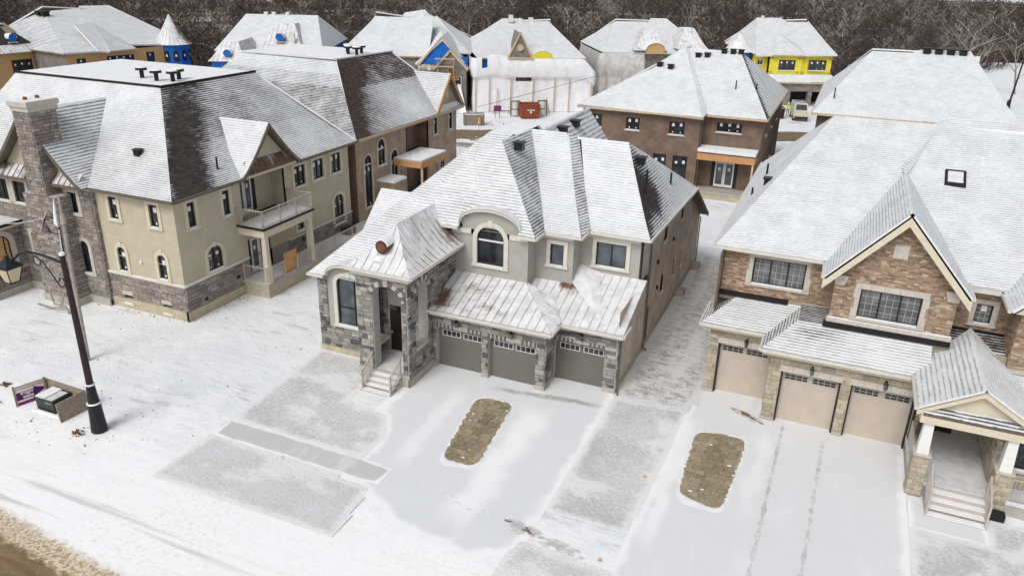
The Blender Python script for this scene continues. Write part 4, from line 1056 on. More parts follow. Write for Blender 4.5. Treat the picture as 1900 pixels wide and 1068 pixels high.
mb = MB(); mb.box(-19.45, -16.85, 28.1, 30, 5.3, 5.35); mb.build('porch_ceiling', 'trim_w', H)
lantern(H, F(30.0), -19.25, 2.5)
steps(H, -18.75, -17.15, 27.98, .62, 4, .28, 'rail')
railing(H, (-18.72, 27.9, .62), (-18.72, 26.95, .08), .85, gap=.13); railing(H, (-17.2, 27.9, .62), (-17.2, 26.95, .08), .85, gap=.13)
# tower roof, concave copper hips, round copper louvre
tb = lambda t: .45 * t + .55 * t ** 1.9
T0, T1 = (-18.03, 29.45, 7.55), (-18.03, 33.6, 7.55)
metal(H, [(-19.72, 27.58, 5.82), (-16.34, 27.58, 5.82), T0], lambda x, y, z: .38, .42, bend=tb, rows=8)
metal(H, [(-16.34, 27.58, 5.82), (-16.34, 33.1, 5.82), (-18.03, 33.6, 7.55), T0], lambda x, y, z: .47 - .05 * (z - 5.8) + .5 * math.exp(-((y - 32.6) ** 2 + (z - 6.4) ** 2) / .3), .42, bend=tb, rows=8)
metal(H, [(-19.72, 33.1, 5.82), (-19.72, 27.58, 5.82), T0, T1], lambda x, y, z: .3, .42, bend=tb, rows=8)
gutter(H, [(-19.72, 27.54, 5.84), (-16.3, 27.54, 5.84), (-16.3, 33.0, 5.84)])
mb = MB(); mb.box(-19.6, -16.5, 27.7, 28.02, 5.45, 5.7); mb.box(-16.82, -16.5, 28.022, 32.8, 5.45, 5.7); mb.build('frieze', 'trim_w', H)
mb = MB(); mb.tube((-18.2, 28.3, 6.72), (-18.2, 29.0, 6.72), .32, .32, 16); lv = mb.build('round_louvre', 'rust', H)
lv.data.materials[0] = plain('copper_face', lin(.105, .048, .034), .2, 9, .5)
mb = MB(); mb.tube((-18.2, 28.26, 6.72), (-18.2, 28.31, 6.72), .22, .22, 16); mb.build('louvre_face', plain('copper_dull', lin(.155, .068, .045), .2, 9, .5), lv)
mb = MB(); [mb.hexa([(-18.2 + .33 * math.cos(p), 28.28, 6.72 + .33 * math.sin(p)), (-18.2 + .33 * math.cos(q), 28.28, 6.72 + .33 * math.sin(q)), (-18.2 + .33 * math.cos(q), 29.0, 6.74 + .33 * math.sin(q)), (-18.2 + .33 * math.cos(p), 29.0, 6.74 + .33 * math.sin(p)), (-18.2 + .37 * math.cos(p), 28.28, 6.72 + .38 * math.sin(p)), (-18.2 + .37 * math.cos(q), 28.28, 6.72 + .38 * math.sin(q)), (-18.2 + .37 * math.cos(q), 29.0, 6.76 + .38 * math.sin(q)), (-18.2 + .37 * math.cos(p), 29.0, 6.76 + .38 * math.sin(p))]) for p, q in zip(np.linspace(.25, 2.2, 7)[:-1], np.linspace(.25, 2.2, 7)[1:])]; mb.build('snow_cap', 'capsnow', lv)
mb = MB(); mb.tube((-18.22, 28.25, 6.2), (-18.22, 28.05, 6.02), .24, .27, 12); mb.build('snow_cap', 'capsnow', lv)
flush_masonry(H, BLOCKS)
# ------------------------------------------------------------------ left house: tan stucco, brown stone, flat-topped roof
L = thing('tan_stucco_house', 'tan stucco and brown stone house with chimney, balcony and flat snow topped roof', 'house', (-37, 37, 0))
STONE_L = [(.29, .255, .23), (.25, .22, .20), (.32, .285, .255), (.21, .185, .175), (.27, .235, .21), (.34, .30, .27), (.235, .205, .195)]
HL, LL = [.13, .17, .2], (.3, .75)
BL_ = []
lf, lr = F(29.1), Rr(-31.3)
W = lambda fr, a, b, c, d, rise=0, **k: window(L, fr, a, b, c, d, rise, **k)
tk = dict(sur=.2, smat='trim_t', stick=True)
h1 = [W(lf, -35.9, -35.3, 5.26, 6.56, **tk), W(lf, -33.02, -32.42, 5.22, 6.5, **tk),
      W(lf, -35.9, -35.3, 2.24, 3.72, .3, rows=(.42,), key=True, **tk), W(lf, -32.96, -32.36, 2.24, 3.72, .3, rows=(.42,), key=True, **tk)]
wall(L, lf, -36.95, -31.3, 2.06, 6.98, h1, 'stucco_t')
bw = [W(lf, -35.98, -35.36, .28, .76, sur=None, sill=True), W(lf, -33.06, -32.46, .2, .72, sur=None)]
wall(L, lf, -36.95, -31.3, .55, 2.06, bw, 'mortar_l')
masonry(BL_, lf, -36.9, -31.3, .6, 2.0, [(-36.0, -35.34, .25, 1.02), (-33.08, -32.44, .18, .98)], HL, LL, STONE_L)
for a, b, z in ((-36.05, -35.28, .8), (-33.13, -32.4, .76)):
    mb = MB(); lf.box(mb, a, b, z, z + .24, 0, .06); mb.build('lintel', 'trim_s', L)
h2 = [W(lr, 29.98, 30.52, 5.1, 6.52, **tk), W(lr, 32.62, 33.16, 5.06, 6.52, **tk), W(lr, 30.98, 32.12, 2.24, 3.66, .5, cols=(.5,), rows=(.55,), key=True, **tk),
      W(lr, 38.98, 40.08, 5.16, 6.5, cols=(.5,), **tk), W(lr, 40.92, 42.02, 5.16, 6.5, cols=(.5,), **tk), W(lr, 42.9, 43.98, 5.14, 6.5, cols=(.5,), **tk),
      W(lr, 42.94, 44.08, 1.54, 3.64, .5, cols=(.5,), rows=(.66,), key=True, **tk), W(lr, 38.9, 39.55, 2.3, 3.5, **tk)]
REC = (34.1, 38.05, 4.2, 6.68)
wall(L, lr, 29.1, 44.95, 2.0, 6.98, h2 + [REC, (34.25, 36.3, 1.0, 3.15)], 'stucco_t')
for a, b in ((29.1, 33.5), (37.9, 44.95)):
    wall(L, lr, a, b, .55, 2.0, [], 'mortar_l'); masonry(BL_, lr, a, b, .6, 1.96, [], HL, LL, STONE_L)
wall(L, lr, 33.5, 37.9, .55, 2.0, [(34.25, 36.3, .9, 2.0)], 'mortar_l')
mb = MB(); lf.box(mb, -36.9, -31.3, 2.0, 2.1, -.02, .09); lr.box(mb, 29.02, 34.2, 2.0, 2.1, -.02, .09); lr.box(mb, 37.95, 45.0, 1.96, 2.06, -.02, .09); bc = mb.build('band_course', 'trim_w', L)
mb = MB(); lf.box(mb, -36.9, -31.3, 2.101, 2.13, 0, .085); lr.box(mb, 29.1, 34.2, 2.101, 2.13, 0, .085); mb.build('snow_cap', 'capsnow', bc)
mb = MB(); lf.box(mb, -36.9, -31.22, -.03, .56, -.1, .06); lr.box(mb, 29.04, 45.0, -.03, .56, -.1, .06); mb.build('foundation', 'found', L)
for u in (4.95, 3.9): 
    mb = MB(); lf.box(mb, -36.9, -31.28, u - .75, u - .73, 0, .008); mb.build('stucco_joint', 'trim_t', L)
for u, z in ((30.35, .78), (33.0, 1.15)):
    mb = MB(); lr.box(mb, u, u + .2, z, z + .16, 0, .1); mb.build('wall_vent', 'dark', L)
mb = MB(); p = lf(-34.2, 3.05, 0); mb.tube(p, (p[0], p[1] - .1, p[2]), .09, .09, 10); mb.build('dryer_cap', 'white', L)
wall(L, Fr('b', 44.95), -49, -31.3, 0, 6.98, [], 'stucco_t'); wall(L, Fr('l', -49), 29.1, 44.95, 0, 6.98, [], 'stucco_t')
# recessed balcony door upstairs, porch door below
ib = Rr(-32.3)
mb = MB(); ib.poly(mb, [(34.0, 4.2), (38.1, 4.2), (38.1, 6.7), (34.0, 6.7)]); mb.poly([(-31.3, 38.05, 4.2), (-31.3, 38.05, 6.68), (-32.3, 38.05, 6.68), (-32.3, 38.05, 4.2)]); mb.poly([(-31.3, 34.1, 4.2), (-31.3, 34.1, 6.68), (-32.3, 34.1, 6.68), (-32.3, 34.1, 4.2)][::-1]); mb.poly([(-31.3, 34.1, 6.68), (-32.3, 34.1, 6.68), (-32.3, 38.05, 6.68), (-31.3, 38.05, 6.68)])
mb.build('recess_wall', 'stucco_t', L)
def french(parent, fr, u0, u1, z0, z1, side=.38, name='french_door'):
    mb = MB(); fr.box(mb, u0 - side, u1 + side, z0, z1, -.02, .02); d = mb.build(name, 'dark', parent)
    w = (u1 - u0) / 2
    for i in range(2):
        a = u0 + w * i; g = MB(); ring(fr, g, outline(a + .12, a + w - .12, z0 + .22, z1 - .13), outline(a + .01, a + w - .01, z0, z1 - .02), .02, .07); lf_ = g.build('door_leaf', 'white', d)
        g = MB(); fr.poly(g, outline(a + .11, a + w - .11, z0 + .2, z1 - .12), .035)
        g.build('pane', 'glass_b', d)
        g = MB(); fr.box(g, a + w * .35, a + w * .6, z1 - .75, z1 - .5, .036, .04); g.build('sticker', 'white', d)
    return d
french(L, ib, 34.75, 36.1, 4.35, 6.6)
french(L, Rr(-31.45), 34.55, 36.0, 1.05, 3.1, .3)
# balcony deck, beam, columns, railings
mb = MB(); mb.box(-31.3, -29.35, 33.5, 38.2, 4.18, 4.3); dk = mb.build('balcony_deck', 'conc', L)
mb = MB(); mb.box(-31.25, -29.42, 33.56, 38.14, 4.301, 4.34); mb.build('snow_cap', 'thin_snow', dk)
mb = MB(); mb.box(-31.3, -29.33, 33.48, 33.52, 4.2, 4.33); mb.box(-29.36, -29.32, 33.48, 38.22, 4.2, 4.33); mb.build('drip_edge', 'black', dk)
mb = MB(); mb.box(-31.3, -29.45, 33.6, 33.95, 3.72, 4.18); mb.box(-29.8, -29.45, 33.95, 38.1, 3.72, 4.18); mb.box(-31.3, -29.8, 37.75, 38.1, 3.72, 4.18); mb.build('beam', 'trim_t', L)
for y in (33.62, 37.75):
    mb = MB(); mb.hexa([(-29.78, y, 1.0), (-29.42, y, 1.0), (-29.42, y + .34, 1.0), (-29.78, y + .34, 1.0), (-29.74, y + .03, 3.72), (-29.46, y + .03, 3.72), (-29.46, y + .31, 3.72), (-29.74, y + .31, 3.72)]); mb.box(-29.82, -29.38, y - .04, y + .38, .9, 1.02); mb.build('column', 'trim_t', L)
railing(L, (-31.25, 33.56, 4.32), (-29.45, 33.56, 4.32), 1.0, gap=.13); railing(L, (-29.42, 33.56, 4.32), (-29.42, 38.1, 4.32), 1.0, gap=.13, posts=4); railing(L, (-29.45, 38.12, 4.32), (-31.25, 38.12, 4.32), 1.0, gap=.13)
mb = MB(); mb.box(-31.3, -29.38, 33.5, 46.5, .72, .88); pf = mb.build('porch_floor', 'conc', L)
mb = MB(); mb.box(-31.25, -29.44, 33.56, 46.4, .881, .91); mb.build('snow_cap', 'thin_snow', pf)
mb = MB(); mb.box(-31.25, -29.5, 33.6, 46.4, -.03, .72); mb.build('porch_base', 'found', L)
railing(L, (-31.2, 33.58, .9), (-29.5, 33.58, .9), .95, gap=.13)
railing(L, (-29.45, 34.0, .9), (-29.45, 35.1, .9), .95, gap=.13); railing(L, (-29.45, 36.35, .9), (-29.45, 37.7, .9), .95, gap=.13); railing(L, (-29.45, 38.25, .9), (-29.45, 46.3, .9), .95, gap=.13, posts=5)
mb = MB(); mb.hexa([(-29.7, 35.2, .9), (-29.62, 35.2, .9), (-29.62, 36.3, .9), (-29.7, 36.3, .9), (-29.5, 35.2, 2.3), (-29.42, 35.2, 2.3), (-29.42, 36.3, 2.3), (-29.5, 36.3, 2.3)])
single(mb, 'plywood_sheet', 'wood', 'orange brown plywood sheet leaning on the ground floor porch railing', 'plywood', (-29.6, 35.7, .9))
lantern(L, lr, 39.3, 1.75)
for y, z0 in ((43.0, .9),):
    mb = MB(); mb.box(-30.9, -30.2, y, y + .8, z0, z0 + .5); mb.build('basement_window', 'dark', L)
# roof: two hip faces with a flat snow deck
bL = lambda t: t ** 1.14
def meltL(x, y, z):
    lo = max(0.0, min(1.0, (11.6 - z) / 3.6)); return .20 + (.35 + .6 * lo) * math.exp(-((y - (30.1 + (z - 7) * 1.38)) / 1.35) ** 2) + .16 * math.exp(-((y - 38) / 4) ** 2) * (z > 8.8)
dkL = (-37.1, 34.9, 11.5); dkR = (-37.1, 43.0, 11.5)
slope(L, [(-49.6, 28.65, 7.0), (-30.85, 28.65, 7.0), dkL, (-49.2, 34.9, 11.5)], lambda x, y, z: .05 + .13 * max(0, min(1, (11 - z) / 3)), bend=bL)
slope(L, [(-30.85, 28.65, 7.0), (-30.85, 45.55, 7.0), dkR, dkL], meltL, bend=bL)
slope(L, [(-49.6, 45.55, 7.0), (-30.85, 45.55, 7.0), dkR, (-49.2, 43.0, 11.5)], .1)
mb = MB(); mb.poly([(-49.2, 34.85, 11.52), (-37.05, 34.85, 11.52), (-37.05, 43.05, 11.52), (-49.2, 43.05, 11.52)]); mb.box(-49.2, -37.1, 34.86, 43, 11.3, 11.5); mb.build('flat_roof', 'capsnow', L)
mb = MB(); mb.box(-49.2, -37.0, 34.78, 34.95, 11.46, 11.56); mb.box(-37.15, -36.98, 34.78, 43.1, 11.46, 11.56); mb.build('ridge_cap', 'flash', L)
for x, y in ((-40.6, 36.9), (-38.9, 36.4), (-38.3, 37.6), (-37.9, 36.7)): vent(L, x, y, 11.55, kind='stack')
vent(L, -35.3, 31.0, 8.6, .35); vent(L, -31.9, 33.2, 7.75, .55, kind='pipe')
gutter(L, [(-36.4, 28.6, 7.02), (-30.78, 28.6, 7.02), (-30.78, 34.0, 7.02)], 'gutter_d'); gutter(L, [(-30.78, 38.8, 7.02), (-30.78, 45.6, 7.02)], 'gutter_d')
soffit(L, [(-49.5, 28.7), (-30.9, 28.7), (-30.9, 45.5), (-49.5, 45.5)], 6.9, 'trim_t')
# side gable over the balcony
bg = lambda t: t ** 1.18
slope(L, [(-30.8, 33.9, 7.05), (-30.8, 36.5, 9.75), (-34.4, 36.5, 9.75), (-31.2, 33.9, 7.05)], .1, bend=bg); slope(L, [(-30.8, 39.1, 7.05), (-30.8, 36.5, 9.75), (-34.4, 36.5, 9.75), (-31.2, 39.1, 7.05)], .14, bend=bg)
mb = MB(); lr.poly(mb, [(34.35, 7.1), (38.65, 7.1), (36.5, 9.35)], .05); mb.build('gable_wall', 'stucco_t', L)
for s_ in (-1, 1):
    rake(L, (-30.82, 36.5, 9.72), (-30.82, 36.5 + s_ * 2.65, 7.02), .24, .09, (1, 0, 0), 'gutter_d', bg, 8)
metal(L, [(-30.75, 34.4, 7.06), (-30.75, 38.6, 7.06), (-31.25, 38.4, 7.75), (-31.25, 34.6, 7.75)], .85, .4, rows=2); mb = MB(); mb.box(-31.3, -30.8, 34.2, 38.7, 6.9, 7.04); mb.build('frieze', 'trim_t', L)
# stone front bay, chimney and its gable
lb = F(28.85)
ts = dict(sur=.24, smat='trim_s', stick=False)
hb_ = [W(lb, -38.66, -37.98, 5.28, 6.5, **ts), W(lb, -43.0, -42.0, 5.3, 6.6, **ts), W(lb, -38.46, -37.82, 1.76, 3.72, .3, rows=(.65,), **ts), W(lb, -44.6, -43.5, 5.3, 6.6, cols=(.5,), **ts)]
wall(L, lb, -47, -36.9, .3, 6.98, hb_, 'mortar_l'); wall(L, Rr(-36.9), 28.85, 29.1, .3, 6.98, [], 'mortar_l')
masonry(BL_, lb, -47, -36.92, .5, 6.7, [(h[0] - .26, h[1] + .26, h[2] - .1, h[3] + .26) for h in hb_], HL, LL, STONE_L); masonry(BL_, Rr(-36.9), 28.88, 29.1, .5, 6.9, [], HL, (.2, .25), STONE_L)
mb = MB(); lb.box(mb, -47, -36.85, -.03, .45, 0, .08); mb.build('foundation', 'conc', L)
lb.box(mb2 := MB(), -47, -36.9, 6.72, 6.96, 0, .05); mb2.build('frieze', 'trim_t', L)
slope(L, [(-40.5, 28.3, 10.75), (-40.5, 33.9, 10.75), (-36.75, 29.2, 7.0), (-36.75, 28.3, 7.0)], lambda x, y, z: .24, bend=bg, course=.2)
slope(L, [(-40.5, 28.3, 10.75), (-40.5, 33.9, 10.75), (-44.25, 29.2, 7.0), (-44.25, 28.3, 7.0)], .1, bend=bg)
lb2 = F(28.95); mb = MB(); lb2.poly(mb, [(-43.7, 7.0), (-37.3, 7.0), (-40.5, 10.4)], .1); mb.build('gable_wall', 'stucco_t', L)
for s_ in (-1, 1):
    rake(L, (-40.5, 28.34, 10.72), (-40.5 + s_ * 3.75, 28.34, 6.98), .26, .09, (0, -1, 0), 'gutter_d', bg, 8)
for a, b in ((-39.0, -37.2), (-43.8, -41.2)):
    metal(L, [(a, 28.3, 7.05), (b, 28.3, 7.05), (b, 28.84, 7.62), (a, 28.84, 7.62)], .66, .4, rows=2)
gutter(L, [(-44.2, 28.27, 7.06), (-36.8, 28.27, 7.06)], 'gutter_d')
cf, cr = F(27.9), Rr(-39.15)
def chim(x0, x1, y0, y1, z0, z1):
    wall(L, F(y0), x0, x1, z0, z1, [], 'mortar_l'); wall(L, Rr(x1), y0, y1, z0, z1, [], 'mortar_l'); wall(L, Fr('l', x0), y0, y1, z0, z1, [], 'mortar_l'); wall(L, Fr('b', y1), x0, x1, z0, z1, [], 'mortar_l')
    masonry(BL_, F(y0), x0, x1, max(z0, .5), z1, [], HL, (.25, .6), STONE_L); masonry(BL_, Rr(x1), y0, y1, max(z0, .5), z1, [], HL, (.25, .6), STONE_L)
    mb = MB(); mb.poly([(x0, y0, z1), (x1, y0, z1), (x1, y1, z1), (x0, y1, z1)]); mb.build('shoulder', 'trim_s', L)
chim(-40.9, -38.45, 27.9, 28.85, 0, 6.4); chim(-40.3, -39.1, 27.9, 29.5, 6.4, 10.9)
mb = MB(); mb.box(-40.38, -39.02, 27.82, 29.58, 10.9, 11.15); mb.box(-40.45, -38.95, 27.75, 29.65, 11.15, 11.42); cp = mb.build('chimney_cap', 'trim_s', L)
mb = MB(); mb.box(-40.42, -38.98, 27.78, 29.62, 11.421, 11.46); mb.build('snow_cap', 'capsnow', cp)
for y in (28.3, 29.0):
    mb = MB(); mb.tube((-39.7, y, 11.42), (-39.7, y, 11.6), .12, .1, 10); mb.build('chimney_pot', 'rust', L)
mb = MB(); mb.box(-41, -38.4, 27.84, 27.9, -.03, .42); mb.box(-38.45, -38.38, 27.84, 28.85, -.03, .42); mb.build('foundation', 'conc', L)
# entry block at the picture's left edge
eb, er = F(26.6), Rr(-43.2)
ea = (26.85, 28.0, 1.75, 3.62, .55)
W(er, *ea, sur=.3, smat='trim_s', cols=(.75,), pane='osb', dep=.1)
wall(L, er, 26.4, 28.85, 0, 4.0, [ea], 'mortar_l'); wall(L, F(26.4), -47, -43.2, 0, 4.0, [], 'mortar_l')
masonry(BL_, er, 26.42, 28.8, .45, 3.9, [(ea[0] - .3, ea[1] + .3, ea[2] - .1, ea[3] + .3)], HL, LL, STONE_L); masonry(BL_, F(26.4), -47, -43.22, .45, 3.9, [], HL, LL, STONE_L)
mb = MB(); mb.box(-47, -43.1, 26.3, 28.85, 1.42, 1.54); mb.build('band_course', 'trim_s', L)
mb = MB(); mb.box(-47, -43.12, 26.32, 28.85, -.03, .42); mb.build('foundation', 'conc', L)
mb = MB(); mb.box(-47, -42.9, 26.1, 28.85, 4.0, 4.25); pr_ = mb.build('porch_roof', 'trim_t', L)
mb = MB(); mb.box(-47, -42.95, 26.15, 28.8, 4.251, 4.3); mb.build('snow_cap', 'thin_snow', pr_); mb = MB(); mb.box(-47, -42.84, 26.04, 26.1, 4.16, 4.3); mb.box(-42.9, -42.84, 26.04, 28.85, 4.16, 4.3); mb.build('drip_edge', 'black', pr_)
W(lb, -42.35, -42.0, 1.75, 3.6, sur=.22, smat='trim_s')
flush_masonry(L, BL_)

# ------------------------------------------------------------------ right house: tan brick gable, beige stone, three beige doors
R_ = thing('tan_brick_house', 'tan brick gabled house with beige stone base and three beige garage doors', 'house', (4, 38, 0))
BRK = [(.33, .235, .165), (.28, .195, .135), (.38, .28, .20), (.23, .155, .11), (.35, .25, .175), (.46, .37, .28), (.30, .21, .145)]
STR = [(.42, .37, .28), (.37, .33, .25), (.33, .295, .225), (.45, .40, .31)]
BR_ = []; SR_ = []
W = lambda fr, a, b, c, d, rise=0, **k: window(R_, fr, a, b, c, d, rise, **k)
g1, g2 = F(33.8), F(32.35)
e1 = (-3.6, -1.22, 0, 2.64); e2 = (-.66, 1.78, 0, 2.56); e3 = (2.18, 4.66, 0, 2.56)
wall(R_, g1, -4.05, -1.2, 0, 3.6, [e1], 'mortar_g', dep=.35); wall(R_, g2, -1.2, 4.95, 0, 3.55, [e2, e3], 'mortar_g', dep=.35)
wall(R_, Fr('l', -1.2), 32.35, 33.8, 0, 3.55, [], 'mortar_g'); wall(R_, Fr('l', -4.05), 33.8, 53, 0, 6.95, [], 'brick_bl')
masonry(SR_, g1, -4.05, -1.2, .2, 3.4, [(e1[0] - .02, e1[1] + .02, 0, 2.95)], [.2, .24], (.35, .6), STR, .03); masonry(SR_, g2, -1.2, 4.95, .2, 3.4, [(e[0] - .02, e[1] + .02, 0, 2.87) for e in (e2, e3)], [.2, .24], (.35, .6), STR, .03); masonry(SR_, Fr('l', -1.2), 32.4, 33.8, .2, 3.4, [], [.2, .24], (.35, .6), STR, .03)
for fr, e in ((g1, e1), (g2, e2), (g2, e3)):
    for i in range(5):
        a = e[0] - .05 + (e[1] - e[0] + .1) * i / 5; b = a + (e[1] - e[0] + .1) / 5; mb = MB(); fr.box(mb, a + .006, b - .006, e[3] + .01, e[3] + .3, -.02, .05); mb.build('lintel_block', 'trim_s', R_)
    a, b = e[0], e[1]
    gd = F(fr.c + .32); garage_door(R_, gd, a, b, 0, e[3] + .02, 'garage_r', [(a + .14, a + 1.14, e[3] - .50, e[3] - .2), (b - 1.14, b - .14, e[3] - .50, e[3] - .2)], (4, 2), planks=7)
    mb = MB(); fr.box(mb, a, a + .07, 0, e[3], -.3, -.1); mb.build('door_jamb', 'dark', R_); mb = MB(); fr.box(mb, b - .07, b, 0, e[3], -.3, -.1); mb.build('door_jamb', 'dark', R_)
lantern(R_, g1, -2.38, 2.98); lantern(R_, g2, .55, 2.95); lantern(R_, g2, 3.45, 2.95)
for a, b, y in ((-4.12, -3.6, 33.74), (-1.26, -.66, 32.3), (1.8, 2.17, 32.3), (4.67, 4.95, 32.3)):
    mb = MB(); mb.box(a, b, y, y + .08, -.03, .2); mb.build('plinth', 'conc', R_)
# pent roofs over the garages
slope(R_, [(-4.45, 33.35, 3.72), (-1.0, 33.35, 3.72), (.2, 35.0, 4.62), (-3.15, 35.0, 4.62)], lambda x, y, z: .15); slope(R_, [(-4.45, 33.35, 3.72), (-3.15, 35.0, 4.62), (-4.45, 35.05, 3.72)], .3)
slope(R_, [(-1.6, 31.9, 3.68), (4.9, 31.9, 3.68), (4.9, 33.4, 4.62), (-.35, 33.4, 4.62)], lambda x, y, z: .14 + .3 * math.exp(-((x - .3) ** 2 + (y - 33.2) ** 2) / .4))
slope(R_, [(-1.6, 31.9, 3.68), (-.35, 33.4, 4.62), (-.35, 35.1, 4.62), (-1.6, 35.1, 3.7)], lambda x, y, z: .3); slope(R_, [(-.37, 33.38, 4.62), (.82, 33.38, 4.62), (.82, 35.0, 4.76), (-.37, 35.0, 4.76)], .42)
gutter(R_, [(-4.48, 33.3, 3.74), (-1.6, 33.3, 3.74)]); gutter(R_, [(-1.64, 33.3, 3.7), (-1.64, 31.85, 3.7), (4.85, 31.85, 3.7)]); gutter(R_, [(-4.48, 36, 3.74), (-4.48, 33.3, 3.74)])
mb = MB(); mb.box(-4.4, -1.25, 33.4, 33.8, 3.42, 3.6); mb.box(-1.55, 4.95, 31.95, 32.35, 3.38, 3.56); mb.build('soffit', 'trim_t', R_)
mb = MB(); mb.box(-4.04, -.95, 34.86, 35.0, 4.62, 4.82); mb.box(.62, 5.5, 33.22, 33.42, 4.62, 4.86);  mb.box(5.5, 7.6, 34.84, 35, 4.66, 4.92); mb.build('flashing', 'flash', R_)
# upper left wall, gable wall, small-window wall
u1_ = F(35.0); ug = F(33.4); us_ = F(35.0)
k3 = dict(cols=(1 / 3, 2 / 3), pane='glass2', sur=.22, smat='trim_s', blocks=True, grid=(9, 4), fw=.06)
hw1 = W(u1_, -2.68, -.42, 5.36, 6.62, **k3); wall(R_, u1_, -4.0, .8, 4.4, 7.0, [hw1], 'mortar_r')
masonry(BR_, u1_, -4.0, .8, 4.82, 6.72, [(hw1[0] - .27, hw1[1] + .27, hw1[2] - .11, hw1[3] + .26)], [.075], (.2, .27), BRK, .014, .006)
hw2 = W(ug, 1.85, 4.18, 5.22, 6.5, **k3)
wall(R_, ug, .8, 5.42, 4.6, 7.0, [hw2], 'mortar_r'); mb = MB(); ug.poly(mb, [(.8, 7.0), (5.42, 7.0), (3.05, 9.75)]); mb.build('gable_wall', 'mortar_r', R_)
gt = lambda u: 7.0 + 2.75 * (1 - abs(u - 3.05) / 2.3)
masonry(BR_, ug, .8, 5.42, 5.06, 7.0, [(hw2[0] - .27, hw2[1] + .27, hw2[2] - .11, hw2[3] + .26)], [.075], (.2, .27), BRK, .014, .006)
masonry(BR_, ug, .8, 5.42, 7.0, 9.6, [(2.72, 3.3, 8.0, 8.62)], [.075], (.2, .27), BRK, .014, .006, top=gt)
mb = MB(); ug.box(mb, 2.74, 3.28, 8.02, 8.6, -.02, .05); ug.box(mb, 2.82, 3.2, 8.08, 8.54, .05, .07); mb.build('gable_plaque', 'trim_s', R_)
mb = MB(); ug.box(mb, .72, 5.5, 4.84, 5.04, -.05, .14); st = mb.build('sill_band', 'trim_s', R_); mb = MB(); ug.box(mb, .74, 5.48, 5.041, 5.07, 0, .12); mb.build('snow_cap', 'capsnow', st)
for a, b, s_ in ((.75, 1.3, 1), (4.9, 5.5, -1)):
    mb = MB(); q0 = (a, b) if s_ < 0 else (a, b); dx = .14
    pl_ = [(a + (dx if s_ < 0 else dx * .4), 6.55), (b - (dx if s_ > 0 else dx * .4), 6.55), (b, 7.0), (a, 7.0)]
    mb.hexa([ug(*pl_[0], 0), ug(*pl_[1], 0), ug(*pl_[1], .1), ug(*pl_[0], .1), ug(*pl_[3], 0), ug(*pl_[2], 0), ug(*pl_[2], .16), ug(*pl_[3], .16)]); mb.build('kneeler', 'trim_s', R_)
wall(R_, Rr(5.42), 33.4, 35.0, 4.4, 7.0, [], 'brick_bl'); wall(R_, Fr('l', .8), 33.4, 35.0, 4.4, 7.0, [], 'brick_bl')
hw3 = W(us_, 6.36, 6.98, 5.22, 6.1, pane='glass2', sur=.2, smat='trim_s', grid=(3, 4), stick=True); wall(R_, us_, 5.42, 8.2, 4.4, 7.0, [hw3], 'mortar_r')
masonry(BR_, us_, 5.42, 8.2, 4.9, 6.6, [(hw3[0] - .24, hw3[1] + .24, hw3[2] - .12, hw3[3] + .24)], [.075], (.2, .27), BRK, .014, .006)
mb = MB(); us_.box(mb, 5.42, 8.2, 6.55, 6.8, 0, .12); u1_.box(mb, -4.05, .8, 6.76, 7.0, 0, .1); mb.build('frieze', 'trim_t', R_)
# right-hand bay at the picture edge
rb = Fr('l', 7.62); wall(R_, rb, 33.2, 35.0, 4.05, 6.5, [], 'mortar_r'); rbf = F(33.2); hw4 = W(rbf, 8.3, 9.6, 4.9, 6.2, **{**k3, 'cols': (.5,)}); wall(R_, rbf, 7.62, 12, 4.05, 6.9, [hw4], 'mortar_r')
masonry(BR_, rb, 33.22, 35.0, 4.3, 6.45, [], [.075], (.2, .27), BRK, .014, .006); masonry(BR_, rbf, 7.62, 9.5, 4.3, 6.45, [(8.0, 9.9, 4.7, 6.5)], [.075], (.2, .27), BRK, .014, .006)
mb = MB(); mb.box(7.5, 12, 33.08, 35, 4.0, 4.22); mb.build('sill_band', 'trim_s', R_); mb = MB(); mb.box(7.55, 12, 33.15, 35, 3.78, 4.0); mb.build('flashing', 'flash', R_)
slope(R_, [(7.1, 32.6, 6.85), (7.1, 37, 6.85), (10.5, 37, 10.2), (10.5, 32.6, 10.2)], .1); gutter(R_, [(7.06, 32.6, 6.9), (7.06, 34.6, 6.9)]); mb = MB(); mb.poly([(7.3, 32.75, 6.7), (12, 32.75, 6.7), (12, 32.75, 9.8), (10.5, 32.75, 9.9)]); mb.build('gable_wall', 'trim_t', R_)
# main roof
slope(R_, [(-4.42, 34.6, 7.05), (5.0, 34.6, 7.05), (4.77, 43.6, 11.8), (-.5, 43.6, 11.8)], lambda x, y, z: .06); slope(R_, [(-4.42, 34.6, 7.05), (-.5, 43.6, 11.8), (-4.42, 52.4, 7.05)], .12); slope(R_, [(-4.42, 52.4, 7.05), (-.5, 43.6, 11.8), (9, 43.6, 11.8), (9, 52.4, 7.05)], .1)
slope(R_, [(3.0, 39.7, 10.1), (5.6, 34.5, 6.85), (14, 34.5, 6.85), (14, 44.6, 12.0), (4.6, 44.2, 12.0)], lambda x, y, z: .06); slope(R_, [(3.0, 39.7, 10.1), (4.6, 44.2, 12.0), (2.2, 43.9, 10.6)], .1)
slope(R_, [(.3, 32.75, 7.0), (3.05, 32.75, 10.12), (3.05, 40.2, 10.12), (.3, 34.7, 7.0)], lambda x, y, z: .15); slope(R_, [(5.8, 32.75, 7.0), (3.05, 32.75, 10.12), (3.05, 40.2, 10.12), (5.8, 34.7, 7.0)], lambda x, y, z: .09)
